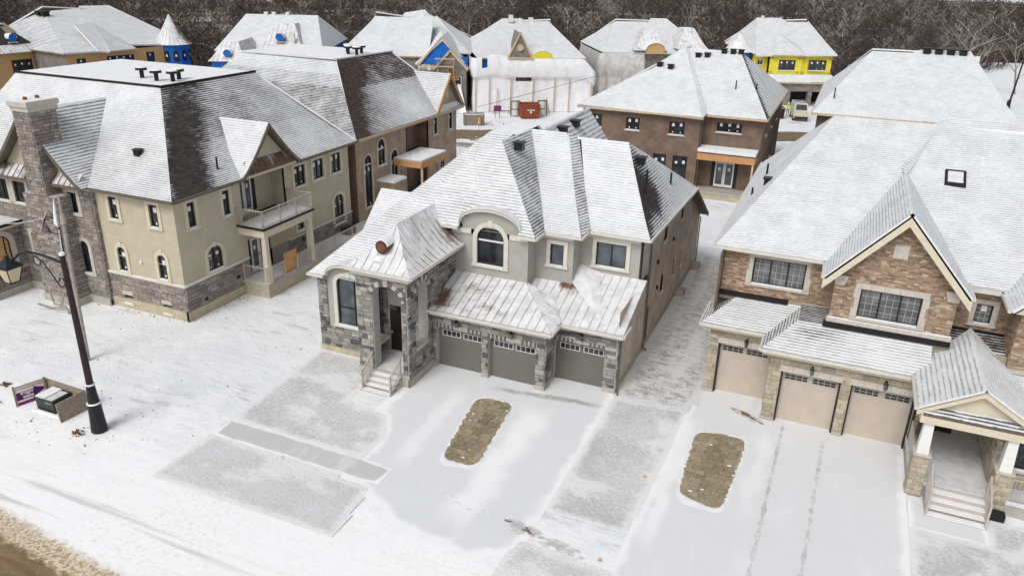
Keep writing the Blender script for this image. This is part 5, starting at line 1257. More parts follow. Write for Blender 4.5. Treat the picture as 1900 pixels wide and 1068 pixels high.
for s_ in (-1, 1):
    rake(R_, (3.05, 32.95, 10.02), (3.05 + s_ * 2.75, 32.95, 6.92), .46, .2, (0, -1, 0), 'trim_t')
    mb = MB(); mb.bar((3.05 + s_ * 2.78, 32.7, 7.0), (3.05 + s_ * 2.78, 34.6, 7.0), .12, .12); mb.build('gutter', 'gutter', R_)
gutter(R_, [(-4.46, 34.55, 7.08), (.3, 34.55, 7.08)]); gutter(R_, [(5.85, 34.45, 6.9), (7.1, 34.45, 6.9)]); gutter(R_, [(-4.46, 34.55, 7.08), (-4.46, 52.4, 7.08)])
soffit(R_, [(-4.4, 34.65), (7.3, 34.65), (7.3, 52.3), (-4.4, 52.3)], 6.9, 'trim_t'); wall(R_, Fr('b', 52), -4, 12, 0, 6.9, [], 'brick_bl')
kz = lambda y: 6.85 + (y - 34.5) * .5202
def tilt(x0, x1, y0, y1, d0, d1): return [(x0, y0, kz(y0) + d0), (x1, y0, kz(y0) + d0), (x1, y1, kz(y1) + d0), (x0, y1, kz(y1) + d0), (x0, y0, kz(y0) + d1), (x1, y0, kz(y0) + d1), (x1, y1, kz(y1) + d1), (x0, y1, kz(y1) + d1)]
mb = MB(); mb.hexa(tilt(4.68, 5.55, 39.65, 40.6, -.1, .3)); sk = mb.build('skylight', 'dark', R_)
mb = MB(); mb.hexa(tilt(4.8, 5.43, 39.82, 40.48, .301, .32)); mb.build('pane', 'thin_snow', sk)
mb = MB(); mb.hexa(tilt(4.75 - .1, 5.5 + .1, 40.55 + .02, 40.55 + .35, 0, .14)); mb.build('snow_cap', 'capsnow', sk)
for x, y, z in ((-3.75, 41.0, 7.75), (-3.4, 44, 8.4)): vent(R_, x, y, z, .5, kind='pipe')
vent(R_, -3.0, 40.5, 8.75, .4)
# porch: gable roof on tapered columns, steps and railings
pf_ = F(29.5)
slope(R_, [(4.35, 29.2, 3.78), (6.35, 29.2, 4.98), (6.35, 34.9, 4.98), (4.35, 32.6, 3.78)], lambda x, y, z: .14, course=.2); slope(R_, [(8.35, 29.2, 3.78), (6.35, 29.2, 4.98), (6.35, 34.9, 4.98), (8.35, 32.6, 3.78)], .08)
slope(R_, [(5.4, 34.95, 4.9), (7.6, 34.95, 4.9), (8.4, 32.6, 3.9), (4.9, 32.6, 3.9)], lambda x, y, z: .55 - .3 * (z < 4.5))
slope(R_, [(7.6, 31.6, 3.8), (12, 31.6, 3.8), (12, 33.2, 4.1), (7.6, 33.2, 4.1)], .04)
mb = MB(); mb.poly([(4.75, 29.5, 3.78), (7.95, 29.5, 3.78), (6.35, 29.5, 4.78)]); mb.build('gable_wall', 'trim_t', R_)
for s_ in (-1, 1):
    rake(R_, (6.35, 29.4, 4.9), (6.35 + s_ * 2.0, 29.4, 3.7), .24, .2, (0, -1, 0), 'trim_t')
slope(R_, [(4.55, 29.05, 3.62), (8.1, 29.05, 3.62), (8.1, 29.48, 3.82), (4.55, 29.48, 3.82)], .35)
mb = MB(); mb.box(4.5, 8.2, 29.1, 29.55, 3.22, 3.58); mb.box(4.5, 4.85, 29.55, 32.3, 3.22, 3.58); mb.box(7.8, 8.2, 29.55, 32.3, 3.22, 3.58); mb.build('beam', 'trim_t', R_); gutter(R_, [(4.3, 29.2, 3.8), (4.3, 32.6, 3.8)])
for x in (4.66, 7.42):
    mb = MB(); y = 29.2; mb.hexa([(x, y, 1.85), (x + .42, y, 1.85), (x + .42, y + .42, 1.85), (x, y + .42, 1.85), (x + .05, y + .05, 3.22), (x + .37, y + .05, 3.22), (x + .37, y + .37, 3.22), (x + .05, y + .37, 3.22)]); mb.build('column', 'white', R_)
    wall(R_, F(29.15), x - .06, x + .5, 0, 1.78, [], 'mortar_g'); wall(R_, Fr('l', x - .06), 29.15, 29.7, 0, 1.78, [], 'mortar_g'); wall(R_, Rr(x + .5), 29.15, 29.7, 0, 1.78, [], 'mortar_g'); masonry(SR_, F(29.15), x - .06, x + .5, .05, 1.76, [], [.2], (.25, .4), STR, .02); masonry(SR_, Fr('l', x - .06), 29.17, 29.7, .05, 1.76, [], [.2], (.25, .4), STR, .02)
    mb = MB(); mb.box(x - .1, x + .54, 29.1, 29.75, 1.78, 1.85); mb.build('pedestal_cap', 'trim_s', R_)
mb = MB(); mb.box(4.65, 12, 29.2, 33.5, .5, .66); mb.build('porch_floor', 'thin_snow', R_); mb = MB(); mb.box(4.7, 12, 29.25, 33.4, -.03, .5); mb.build('porch_base', 'conc', R_)
wall(R_, Fr('l', 7.4), 30.2, 33.4, .66, 3.6, [], 'mortar_g'); masonry(SR_, Fr('l', 7.4), 30.2, 33.4, .68, 3.4, [], [.2, .24], (.35, .6), STR, .03)
wall(R_, F(33.4), 4.9, 7.6, .66, 4.6, [], 'mortar_g'); mb = MB(); F(33.4).box(mb, 5.3, 6.4, .7, 2.8, 0, .05); mb.build('front_door', 'door', R_)
wall(R_, F(30.2), 7.4, 12, .66, 3.6, [(8.0, 9.4, 1.5, 2.9)], 'mortar_g'); masonry(SR_, F(30.2), 7.42, 9.6, .68, 3.4, [(7.8, 9.6, 1.3, 3.1)], [.2, .24], (.35, .6), STR, .03); W(F(30.2), 8.0, 9.4, 1.5, 2.9, sur=.2, smat='trim_s')
steps(R_, 5.25, 7.3, 29.15, .66, 4, .29, 'rail')
railing(R_, (5.3, 29.1, .66), (5.3, 28.05, .1), .9, gap=.14); railing(R_, (7.25, 29.1, .66), (7.25, 28.05, .1), .9, gap=.14); railing(R_, (7.95, 29.25, .66), (10, 29.25, .66), .95, gap=.13); railing(R_, (4.72, 29.75, .66), (4.72, 32.0, .66), .95, gap=.13)
mb = MB(); mb.box(7.45, 7.95, 28.7, 29.05, 0, .3); mb.build('planter_box', 'black', R_)
flush_masonry(R_, BR_, 'brick'); flush_masonry(R_, SR_, 'stone')
downpipe(R_, [(4.72, 32.25, 3.6), (4.72, 32.25, .1)], 'dark')
# ------------------------------------------------------------------ brick house behind the tan stucco one
B_L = thing('brick_house', 'tan brick house with arched windows and a side balcony, behind the tan stucco house', 'house', (-40, 54, 0))
W = lambda fr, a, b, c, d, rise=0, **k: window(B_L, fr, a, b, c, d, rise, **k)
br = Rr(-31.3)
ks = dict(sur=.13, smat='trim_s', stick=True)
hs = [W(br, 46.85, 47.85, 1.7, 5.55, .5, cols=(.5,), rows=(.35,), transom=.82, **ks), W(br, 48.72, 49.72, 4.42, 6.38, .5, cols=(.5,), transom=.62, **ks), W(br, 50.55, 51.5, 2.2, 5.22, .48, cols=(.5,), transom=.72, **ks),
      W(br, 57.4, 57.98, 5.2, 6.58, **ks), W(br, 60.08, 60.7, 5.16, 6.58, **ks), W(br, 58.4, 59.35, 2.1, 2.95, cols=(.5,), **ks)]
rc = (52.85, 56.5, 4.3, 6.66)
wall(B_L, br, 45.87, 61.55, 0, 6.95, hs + [rc, (52.9, 56.3, .9, 3.9)], 'brick_bl')
wall(B_L, F(45.87), -49, -31.3, 0, 6.95, [], 'brick_br'); wall(B_L, Fr('b', 61.55), -49, -31.3, 0, 6.95, [], 'brick_bl'); wall(B_L, Fr('l', -49), 45.87, 61.55, 0, 6.95, [], 'brick_bl')
mb = MB(); ib = Rr(-32.4); ib.poly(mb, [(52.8, 4.3), (56.6, 4.3), (56.6, 6.7), (52.8, 6.7)]); ib.poly(mb, [(52.8, .8), (56.6, .8), (56.6, 4), (52.8, 4)])
for z0, z1 in ((4.3, 6.66), (.9, 3.9)):
    mb.poly([(-31.3, 56.5, z0), (-31.3, 56.5, z1), (-32.4, 56.5, z1), (-32.4, 56.5, z0)]); mb.poly([(-31.3, 52.85, z0), (-31.3, 52.85, z1), (-32.4, 52.85, z1), (-32.4, 52.85, z0)])
mb.poly([(-31.3, 52.8, 6.66), (-32.4, 52.8, 6.66), (-32.4, 56.5, 6.66), (-31.3, 56.5, 6.66)]); mb.build('recess_wall', 'brick_br', B_L)
french(B_L, ib, 53.2, 54.5, 4.4, 6.5, .3); french(B_L, ib, 53.2, 54.5, 1.0, 3.5, .3)
mb = MB(); br.box(mb, 52.6, 56.7, 6.62, 6.95, 0, .12); mb.build('lumber_beam', 'wood', B_L)
mb = MB(); mb.box(-31.3, -28.8, 50.9, 55.0, 4.5, 4.62); cn = mb.build('canopy_deck', 'conc', B_L); mb = MB(); mb.box(-31.25, -28.85, 50.95, 54.95, 4.621, 4.68); mb.build('snow_cap', 'capsnow', cn)
mb = MB(); mb.box(-31.3, -28.84, 50.9, 51.05, 4.05, 4.5); mb.box(-28.98, -28.82, 51.05, 55.0, 4.05, 4.5); mb.build('canopy_beam', 'wood', B_L)
for y in (51.0, 54.8):
    mb = MB(); mb.box(-28.98, -28.84, y, y + .14, 0, 4.05); mb.build('post', 'palewood', B_L)
mb = MB(); mb.box(-31.3, -29.9, 48.6, 50.2, 0, 3.35); bx = mb.build('bay', 'brick_bl', B_L); mb = MB(); mb.box(-31.3, -29.8, 48.5, 50.3, 3.35, 3.45); mb.box(-31.25, -29.85, 48.55, 50.25, 3.451, 3.53); mb.build('bay_roof', 'capsnow', bx)
bb = lambda t: t ** 1.12
def meltB(x, y, z): return .30 + .85 * math.exp(-((y - (45.6 + (z - 7) * 1.3)) / 2.0) ** 2) + .25 * (z > 9.6) - .3 * math.exp(-((y - 55.5) / 2.2) ** 2 - ((z - 8) / 1.2) ** 2)
slope(B_L, [(-49.5, 45.5, 7.0), (-30.85, 45.5, 7.0), (-36.4, 51.4, 11.5), (-45.6, 51.9, 11.5)], lambda x, y, z: .26 + .12 * (z < 9.8) - .12 * (z > 10.6), bend=bb)
slope(B_L, [(-30.85, 45.5, 7.0), (-30.85, 61.9, 7.0), (-35.9, 58.8, 11.5), (-36.4, 51.4, 11.5)], meltB, bend=bb, mat='shingle_b')
slope(B_L, [(-49.5, 61.9, 7.0), (-30.85, 61.9, 7.0), (-35.9, 58.8, 11.5), (-46, 58.8, 11.5)], .1)
mb = MB(); mb.poly([(-46, 51.6, 11.52), (-36.35, 51.4, 11.52), (-35.9, 58.9, 11.52), (-46, 58.9, 11.52)]); mb.build('flat_roof', 'capsnow', B_L)
mb = MB(); mb.bar((-46, 51.7, 11.55), (-36.3, 51.36, 11.55), .18, .1); mb.bar((-36.35, 51.4, 11.55), (-35.9, 58.9, 11.55), .18, .1); mb.build('ridge_cap', 'shingle_b', B_L)
for x, y in ((-38.3, 55.8), (-37.6, 54.9), (-37.0, 55.9), (-36.6, 54.6)): vent(B_L, x, y, 11.55, kind='stack')
slope(B_L, [(-30.8, 57.3, 7.05), (-30.8, 59.7, 9.95), (-35, 59.7, 9.95), (-31.5, 57.3, 7.05)], lambda x, y, z: .17, bend=bb); slope(B_L, [(-30.8, 62.1, 7.05), (-30.8, 59.7, 9.95), (-35, 59.7, 9.95), (-31.5, 62.1, 7.05)], .1, bend=bb)
mb = MB(); br.poly(mb, [(57.5, 7.0), (61.9, 7.0), (59.7, 9.6)], .05); mb.build('gable_wall', 'brick_bl', B_L); mb = MB(); br.box(mb, 59.45, 59.9, 7.9, 8.9, .05, .1); mb.build('gable_plaque', 'trim_s', B_L)
for s_ in (-1, 1):
    mb = MB(); mb.bar((-30.84, 59.7, 9.84), (-30.84, 59.7 + s_ * 2.45, 6.95), .1, .22); mb.build('rake_board', 'wood', B_L)
mb = MB(); mb.poly([(-30.8, 57.6, 7.02), (-30.8, 61.8, 7.02), (-31.3, 61.8, 7.5), (-31.3, 57.6, 7.5)]); mb.build('pent_roof', 'capsnow', B_L)
mb = MB(); mb.bar((-30.85, 45.5, 6.9), (-30.85, 62, 6.9), .08, .16); mb.build('fascia', 'palewood', B_L)
mb = MB(); mb.poly([(-49, 45.6, 6.9), (-49, 61.8, 6.9), (-30.9, 61.8, 6.9), (-30.9, 45.6, 6.9)]); mb.build('soffit', 'palewood', B_L)

# ------------------------------------------------------------------ dark brick house, back right of centre
B_R = thing('brown_brick_house', 'brown brick house with lumber porch canopy and french doors behind the grey stucco house', 'house', (-14, 76, 0))
W = lambda fr, a, b, c, d, rise=0, **k: window(B_R, fr, a, b, c, d, rise, **k)
q1, q2 = F(67.8), F(69.2)
kk = dict(sur=None, sill=True, smat='trim_s', stick=True)
hs = [W(q1, -17.7, -16.48, 5.22, 6.28, cols=(.5,), **kk), W(q1, -13.86, -12.52, 5.18, 6.28, cols=(.5,), **kk), W(q1, -20.9, -19.93, 5.2, 6.3, **kk), W(q1, -15.05, -13.85, 1.2, 3.38, cols=(.5,), rows=(.3, .7), **kk), W(q1, -13.28, -12.0, .9, 3.38, cols=(.5,), rows=(.3, .7), **kk)]
wall(B_R, q1, -21.7, -11.2, 0, 6.95, hs, 'brick_br'); wall(B_R, Rr(-11.2), 67.8, 69.2, 0, 6.95, [], 'brick_br')
hs = [W(q2, -10.03, -7.92, 5.52, 6.34, cols=(1 / 3, 2 / 3), **kk)]
wall(B_R, q2, -11.2, -6.2, 0, 6.95, hs, 'brick_br')
q3 = Rr(-6.2); hs = [W(q3, y, y + .8, z, z + 1.3, **kk) for y, z in ((72, 5.0), (76.5, 5.0), (81, 5.0), (74, 1.6), (79.5, 1.6))] + [W(q3, 77, 77.9, .3, 3.2, sur=None)]
wall(B_R, q3, 69.2, 86.4, 0, 6.95, hs, 'brick_br'); wall(B_R, Fr('l', -21.7), 67.8, 86.4, 0, 6.95, [], 'brick_br'); wall(B_R, Fr('b', 86.4), -21.7, -6.2, 0, 6.95, [], 'brick_br')
french(B_R, q2, -9.75, -8.1, .75, 2.95, .3)
mb = MB(); mb.box(-11.1, -6.25, 67.45, 69.2, .45, .62); sl = mb.build('patio_slab', 'conc', B_R); mb = MB(); mb.box(-11.05, -6.3, 67.5, 69.15, -.03, .45); mb.build('patio_base', 'found', B_R)
mb = MB(); mb.box(-11.15, -6.3, 67.45, 69.2, 4.0, 4.3); mb.build('canopy_roof', 'capsnow', B_R); mb = MB(); mb.box(-11.15, -6.3, 67.4, 67.55, 3.35, 3.95); mb.box(-6.45, -6.3, 67.55, 69.2, 3.35, 3.95); mb.build('canopy_beam', 'wood', B_R); mb = MB(); mb.box(-11.2, -6.25, 67.38, 69.2, 3.95, 4.02); mb.build('fascia', 'black', B_R)
mb = MB(); mb.box(-6.52, -6.36, 67.45, 67.6, .6, 3.35); mb.build('post', 'palewood', B_R)
sf = 'shingle'
slope(B_R, [(-22.1, 67.2, 7.0), (-10.95, 67.2, 7.0), (-14.85, 76.6, 11.55), (-16.95, 73.0, 10.2)], lambda x, y, z: .02, course=.2); slope(B_R, [(-22.1, 67.2, 7.0), (-16.95, 73.0, 10.2), (-14.85, 76.6, 11.55), (-15, 80, 11.5), (-22.1, 80, 7.0)], .1, course=.3)
slope(B_R, [(-10.95, 67.2, 7.0), (-10.93, 68.5, 7.0), (-14.2, 76.4, 11.5), (-14.85, 76.6, 11.55)], .05, course=.2)
slope(B_R, [(-10.93, 68.5, 7.0), (-5.9, 68.5, 7.0), (-9.8, 76.6, 11.55), (-14.85, 76.6, 11.55)], lambda x, y, z: .05, course=.2)
slope(B_R, [(-5.9, 68.5, 7.0), (-5.85, 86.9, 7.0), (-9.8, 76.6, 11.55)], lambda x, y, z: .16 + .6 * math.exp(-((y - (68.7 + (z - 7) * 1.7)) / 1.0) ** 2), course=.2); slope(B_R, [(-22.1, 86.9, 7.0), (-5.85, 86.9, 7.0), (-9.8, 76.6, 11.55), (-15.2, 76.6, 11.55)], .1, course=.3)
mb = MB(); mb.bar((-22.1, 67.18, 6.92), (-10.9, 67.18, 6.92), .06, .16); mb.bar((-10.9, 68.46, 6.92), (-5.86, 68.46, 6.92), .06, .16); mb.bar((-5.84, 68.46, 6.92), (-5.84, 86.9, 6.92), .06, .16); mb.build('fascia', 'palewood', B_R)
mb = MB(); mb.poly([(-22, 67.3, 6.88), (-22, 86.8, 6.88), (-6, 86.8, 6.88), (-6, 68.6, 6.88), (-10.95, 68.6, 6.88), (-10.95, 67.3, 6.88)]); mb.build('soffit', 'palewood', B_R)
for x, y, z in ((-16.4, 73.4, 10.25), (-15.35, 73.2, 10.15), (-13.4, 75.6, 11.05), (-12.6, 75.7, 11.1), (-10.4, 76.3, 11.5), (-9.7, 76.4, 11.5), (-11.2, 76.3, 11.5)): vent(B_R, x, y, z, .45)
vent(B_R, -9.2, 71.8, 8.9, .7, kind='pipe'); vent(B_R, -7.5, 72.2, 8.9, .5, kind='pipe')
downpipe(B_R, [(-11.08, 68.0, 6.8), (-11.08, 68.0, .1)])

# ------------------------------------------------------------------ house with the big plain roof, far right
FR_ = thing('dark_brick_house', 'dark brick house under a broad plain snow covered roof with four ridge vents', 'house', (6, 84, 0))
wall(FR_, F(74.8), -2.3, 13, 0, 6.95, [], 'brick_fr'); wall(FR_, Fr('l', -2.3), 74.8, 95, 0, 6.95, [], 'brick_fr'); wall(FR_, Rr(13), 74.8, 95, 0, 6.95, [], 'brick_fr'); wall(FR_, Fr('b', 95), -2.3, 13, 0, 6.95, [], 'brick_fr')
slope(FR_, [(-2.76, 74.25, 7.05), (13.4, 74.25, 7.05), (9.6, 85.6, 12.0), (5.6, 85.6, 12.0), (4.8, 85.0, 11.5), (1.3, 85.0, 11.5)], lambda x, y, z: .03, course=.22); slope(FR_, [(-2.76, 74.25, 7.05), (1.3, 85.0, 11.5), (-2.76, 95.4, 7.05)], .08, course=.3)
slope(FR_, [(13.4, 74.25, 7.05), (13.4, 95.4, 7.05), (9.6, 85.6, 12.0)], .08, course=.3); slope(FR_, [(-2.76, 95.4, 7.05), (13.4, 95.4, 7.05), (9.6, 85.6, 12.0), (1.3, 85, 11.6)], .08, course=.3)
mb = MB(); mb.bar((-2.76, 74.2, 6.95), (13.4, 74.2, 6.95), .06, .2); mb.bar((-2.8, 74.2, 6.95), (-2.8, 95.4, 6.95), .06, .2); mb.build('fascia', 'palewood', FR_); mb = MB(); mb.poly([(-2.7, 74.3, 6.9), (-2.7, 95.3, 6.9), (13.3, 95.3, 6.9), (13.3, 74.3, 6.9)]); mb.build('soffit', 'palewood', FR_)
for x in (6.0, 7.0, 8.0, 9.0): vent(FR_, x, 85.1, 11.75, .62)
vent(FR_, -1.2, 76.6, 8.3, .7, kind='pipe'); vent(FR_, 12.4, 78, 8.4, .4, kind='pipe')
mb = MB(); mb.box(10.05, 10.45, 85.0, 85.4, 10.8, 11.6); mb.build('roof_vent', 'white', FR_)

# ------------------------------------------------------------------ the curved row of unfinished houses beyond the muddy street
def frame(x, y, deg): XF.append(Matrix.Translation((x, y, 0)) @ Matrix.Rotation(math.radians(deg), 4, 'Z'))
def fslope(p, pts, bare=.05): return slope(p, pts, bare if callable(bare) else (lambda x, y, z: bare), course=.26, mat='shingle_far', thick=.18, under='palewood', cw=2.5)
def shell(p, x0, x1, y0, y1, z1, mat, holes=(), z0=0):
    wall(p, F(y0), x0, x1, z0, z1, list(holes), mat); wall(p, Rr(x1), y0, y1, z0, z1, [], mat); wall(p, Fr('l', x0), y0, y1, z0, z1, [], mat); wall(p, Fr('b', y1), x0, x1, z0, z1, [], mat)
def mansard(p, x0, x1, yb, zb, tx0, tx1, yt, zt, yback, mat='greymetal', bare=.5):
    f = lambda t: t ** 1.2
    metal(p, [(x0, yb, zb), (x1, yb, zb), (tx1, yt, zt), (tx0, yt, zt)], bare, .6, mat=mat, bend=f, rows=4, seam=.04); metal(p, [(x1, yb, zb), (x1, yback, zb), (tx1, yback, zt), (tx1, yt, zt)], bare, .6, mat=mat, bend=f, rows=4, seam=.04); metal(p, [(x0, yb, zb), (x0, yback, zb), (tx0, yback, zt), (tx0, yt, zt)], bare, .6, mat=mat, bend=f, rows=4, seam=.04)
    mb = MB(); mb.poly([(tx0, yt, zt), (tx1, yt, zt), (tx1, yback, zt), (tx0, yback, zt)]); mb.build('flat_roof', 'capsnow', p)
def round_dormer(p, x, y, z, r, mat='blue'):
    mb = MB(); mb.tube((x, y, z), (x, y + 1.2, z), r, r, 16); d = mb.build('round_dormer', mat, p)
    A = [(x + r * 1.12 * math.cos(t), z + r * 1.12 * math.sin(t)) for t in np.linspace(-.1, 3.24, 10)]; mb = MB()
    for k in range(9): mb.poly([(A[k][0], y - .1, A[k][1]), (A[k + 1][0], y - .1, A[k + 1][1]), (A[k + 1][0], y + 1.3, A[k + 1][1]), (A[k][0], y + 1.3, A[k][1])])
    mb.build('dormer_hood', 'capsnow', d); mb = MB(); mb.box(x - r * 1.1, x + r * 1.1, y - .15, y + .5, z - r * 1.25, z - r * .95); mb.build('dormer_sill', 'palewood', d)
# wrapped house
frame(-45.6, 95.2, 31)
P4 = thing('wrapped_house', 'unfinished house wrapped in white plastic sheeting, with a pointed stone dormer', 'house', (7, 8, 0))
shell(P4, .5, 14.5, .8, 19, 6.9, 'farstone')
fslope(P4, [(.2, -.2, 7.0), (9.6, -.2, 7.0), (7.7, 13.6, 11.0), (5.2, 13.6, 11.0)], .06); fslope(P4, [(.2, -.2, 7.0), (5.2, 13.6, 11.0), (.2, 19.5, 7.0)], .12); fslope(P4, [(.2, 19.5, 7.0), (14.6, 19.5, 7.0), (12, 12, 10.8), (5.2, 13.6, 11.0)], .1)
fslope(P4, [(9.6, -.2, 7.0), (12.5, 5, 8.2), (8.6, 12.5, 10.9), (7.7, 13.6, 11.0)], .14); fslope(P4, [(8.6, -.1, 7.0), (14.8, -.1, 7.0), (11.7, 11.8, 10.8), (8.8, 11.8, 10.8)], .05); fslope(P4, [(14.8, -.1, 7.0), (14.8, 19.5, 7.0), (11.7, 11.8, 10.8)], .1)
mb = MB(); mb.hexa([(4.4, -.15, 7.0), (7.35, -.15, 7.0), (7.0, 3, 7.0), (4.8, 3, 7.0), (5.88, -.1, 10.1), (5.92, -.1, 10.1), (5.92, 6, 10.1), (5.88, 6, 10.1)]); dm = mb.build('pointed_dormer', 'farstone', P4)
for a, b in (((4.3, -.2, 7.05), (5.9, -.2, 10.2)), ((7.5, -.2, 7.05), (5.9, -.2, 10.2))):
    mb = MB(); mb.bar(a, b, .16, .2); mb.build('rake_board', 'palewood', dm)
mb = MB(); mb.bar((4.2, -.35, 7.0), (7.6, -.35, 7.0), .5, .16); mb.build('ledge', 'palewood', dm); mb = MB(); mb.tube((5.9, -.3, 8.3), (5.9, 0, 8.3), .42, .42, 14); mb.build('round_window', 'palewood', dm)
mb = MB()
ay = arc(7.5, 10.2, 7.95, .85, 10); mb.poly([(u, -.35, z) for u, z in ay][::-1]); mb.box(7.6, 10.1, -.34, .4, 6.9, 7.1); mb.build('arched_panel', 'yellow', P4)
mb = MB()
for k in range(10): mb.poly([(ay[k][0], -.4, ay[k][1]), (ay[k + 1][0], -.4, ay[k + 1][1]), (ay[k + 1][0], 2.8, ay[k + 1][1]), (ay[k][0], 2.8, ay[k][1])])
mb.build('arched_roof', 'capsnow', P4)
def drape(parent, x0, x1, ztop, prof, holes=(), seed=1, corner=1.2, depth=8, name='plastic_sheet', mat='wrap'):
    r = np.random.default_rng(seed); nx = int((x1 - x0) / .35); nz = 26
    ph = r.random(8) * 6.28; fq = r.uniform(1.2, 5, 8); tl = r.uniform(-.6, .6, 8)
    mb = MB(); idx = {}
    xs = [x0 + (x1 - x0) * i / nx for i in range(nx + 1)]; ext = int(depth / .7)
    path = [(x0, depth - .7 * k) for k in range(ext)] + [(x, None) for x in xs] + [(x1, .7 * (k + 1)) for k in range(ext)]
    for i, (x, yy) in enumerate(path):
        for j in range(nz + 1):
            t = j / nz; zt = ztop(x); z = zt * t; o = prof(t) + sum(math.sin(f * (x + (yy or 0)) + p + l * z * 2) for f, p, l in zip(fq, ph, tl)) * .014
            if yy is None: p_ = (x, -o, z)
            else: p_ = (x + (-o if x == x0 else o) * .8, yy - .3, z)
            idx[i, j] = mb.vert(p_)
    for i in range(len(path) - 1):
        for j in range(nz):
            c = (mb.v[idx[i, j]][0], mb.v[idx[i, j]][2])
            if any(a < c[0] < b and lo < c[1] < hi for a, b, lo, hi in holes) and path[i][1] is None: continue
            mb.f.append([idx[i, j], idx[i + 1, j], idx[i + 1, j + 1], idx[i, j + 1]]); mb.mi.append(0); mb.uv.append([(0, 0)] * 4); mb.col.append((1, 1, 1, 1))
    return mb.build(name, mat, parent, smooth=True)
prof = lambda t: .12 + .05 * math.sin(t * 9) + (.24 + .12 * math.sin(math.pi * (t - .62) / .38) if t > .62 else 0)
drape(P4, -.2, 15.9, lambda x: 7.0 + .5 * math.exp(-((x - 2.6) / 1.3) ** 2) - .9 * max(0, (x - 14.3)) ** 1.2, prof, [(5.1, 7.2, 3.85, 4.5), (.8, 1.55, 5.6, 7)], 4)
mb = MB(); mb.box(.8, 1.6, .2, .5, 5.4, 6.9); mb.build('house_wrap', 'blue', P4)
mb = MB(); mb.box(4.8, 7.4, .3, .6, 3.7, 4.6); mb.build('exposed_stone', 'farstone', P4)
for x in (-.02, 1.85, 4.7, 7.7, 10.6, 12.6, 15.6):
    mb = MB(); mb.box(x - .06, x + .06, -.42, -.3, 0, 4.5); mb.build('batten', 'palewood', P4)
mb = MB(); mb.bar((2.75, -.75, 0), (2.95, -.35, 3.2), .1, .1); mb.build('batten', 'palewood', P4)
for x, z in ((6.2, 10.9), (9.1, 10.6)):
    mb = MB(); mb.box(x - .3, x + .3, 11.5, 12.1, z - .3, z + .7); mb.build('roof_vent', 'white_tank', P4)
XF.pop()
# house under grey wrap
frame(-33.2, 111.7, 30)
P5 = thing('half_wrapped_house', 'unfinished house half covered in torn greyish sheeting, with an arched plywood dormer', 'house', (8, 8, 0))
shell(P5, .4, 15.8, .4, 15.5, 6.9, 'farstone')
fslope(P5, [(-.2, -.1, 7.0), (15.6, -.1, 7.0), (12.4, 11.5, 10.95), (9.8, 11.5, 10.95), (9.2, 10.2, 10.55), (4.0, 10.2, 10.55)], .04); fslope(P5, [(-.2, -.1, 7.0), (4.0, 10.2, 10.55), (-.2, 16, 7.0)], .1); fslope(P5, [(15.6, -.1, 7.0), (15.6, 16, 7.0), (12.4, 11.5, 10.95)], .1); fslope(P5, [(-.2, 16, 7.0), (15.6, 16, 7.0), (12.4, 11.5, 10.95), (4, 10.2, 10.6)], .1)
mansard(P5, 4.3, 9.2, -.5, 7.35, 6.6, 8.3, 3.0, 10.0, 5); mansard(P5, 10.6, 15.2, -.6, 7.6, 12.4, 14.0, 2.8, 10.2, 5)
mb = MB(); mb.box(6.0, 8.75, -.62, -.4, 6.9, 7.55); ay = arc(6.0, 8.75, 8.4, .85, 10); mb.poly([(u, -.62, z) for u, z in ay][::-1]); mb.build('arched_panel', 'osb', P5); mb = MB()
for k in range(10): mb.hexa([(ay[k][0], -.8, ay[k][1]), (ay[k + 1][0], -.8, ay[k + 1][1]), (ay[k + 1][0], 1.4, ay[k + 1][1]), (ay[k][0], 1.4, ay[k][1]), (ay[k][0], -.8, ay[k][1] + .14), (ay[k + 1][0], -.8, ay[k + 1][1] + .14), (ay[k + 1][0], 1.4, ay[k + 1][1] + .14), (ay[k][0], 1.4, ay[k][1] + .14)])
mb.build('arched_roof', 'capsnow', P5)
drape(P5, -.4, 6, lambda x: 6.9, lambda t: .1 + .4 * max(0, math.sin(math.pi * max(0, (t - .5) / .5))), [(3.8, 6, 0, 2.8)], 9, mat=plain('grey_wrap', lin(.54, .52, .51), .15, 1.2, .45, bump=.05), depth=14)
for x in (.4, 2.7):
    mb = MB(); mb.box(x - .06, x + .06, -.5, -.35, 0, 4.6); mb.build('batten', 'palewood', P5)
XF.pop()
# yellow sheathed house
frame(-12.0, 123.2, 24)
P6 = thing('yellow_sheathed_house', 'unfinished house with yellow sheathing upstairs and two open garage bays', 'house', (5, 8, 0))
W6 = lambda fr, a, b, c, d, **k: window(P6, fr, a, b, c, d, 0, **k)
y6 = F(0.0); yk = dict(sur=None, sill=True, stick=True)
hh = [W6(y6, 1.94, 4.38, 4.8, 6.28, cols=(1 / 3, 2 / 3), **yk), W6(y6, 6.39, 8.91, 4.86, 6.3, cols=(1 / 3, 2 / 3), **yk)]
wall(P6, y6, .55, 5.4, 4.3, 6.95, hh, 'yellow'); wall(P6, F(.25), 5.4, 9.75, 4.3, 6.95, [hh[1]], 'yellow'); hh = [W6(F(.9), -.95, -.15, 5.45, 6.2, fmat='white', **yk)]; wall(P6, F(.9), -1.5, .55, 4.3, 6.95, hh, 'yellow')
for u in (2.95, 7.6): 
    for z in (4.55, 6.55):
        for du in (-2.1, 1.9): mb = MB(); y6.box(mb, u + du - .25, u + du + .25, z - .12, z + .14, 0.002, .012); mb.build('print_patch', plain('olive_print', lin(.42, .36, .05), .3, 14) if 'olive_print' not in bpy.data.materials else bpy.data.materials['olive_print'], P6)
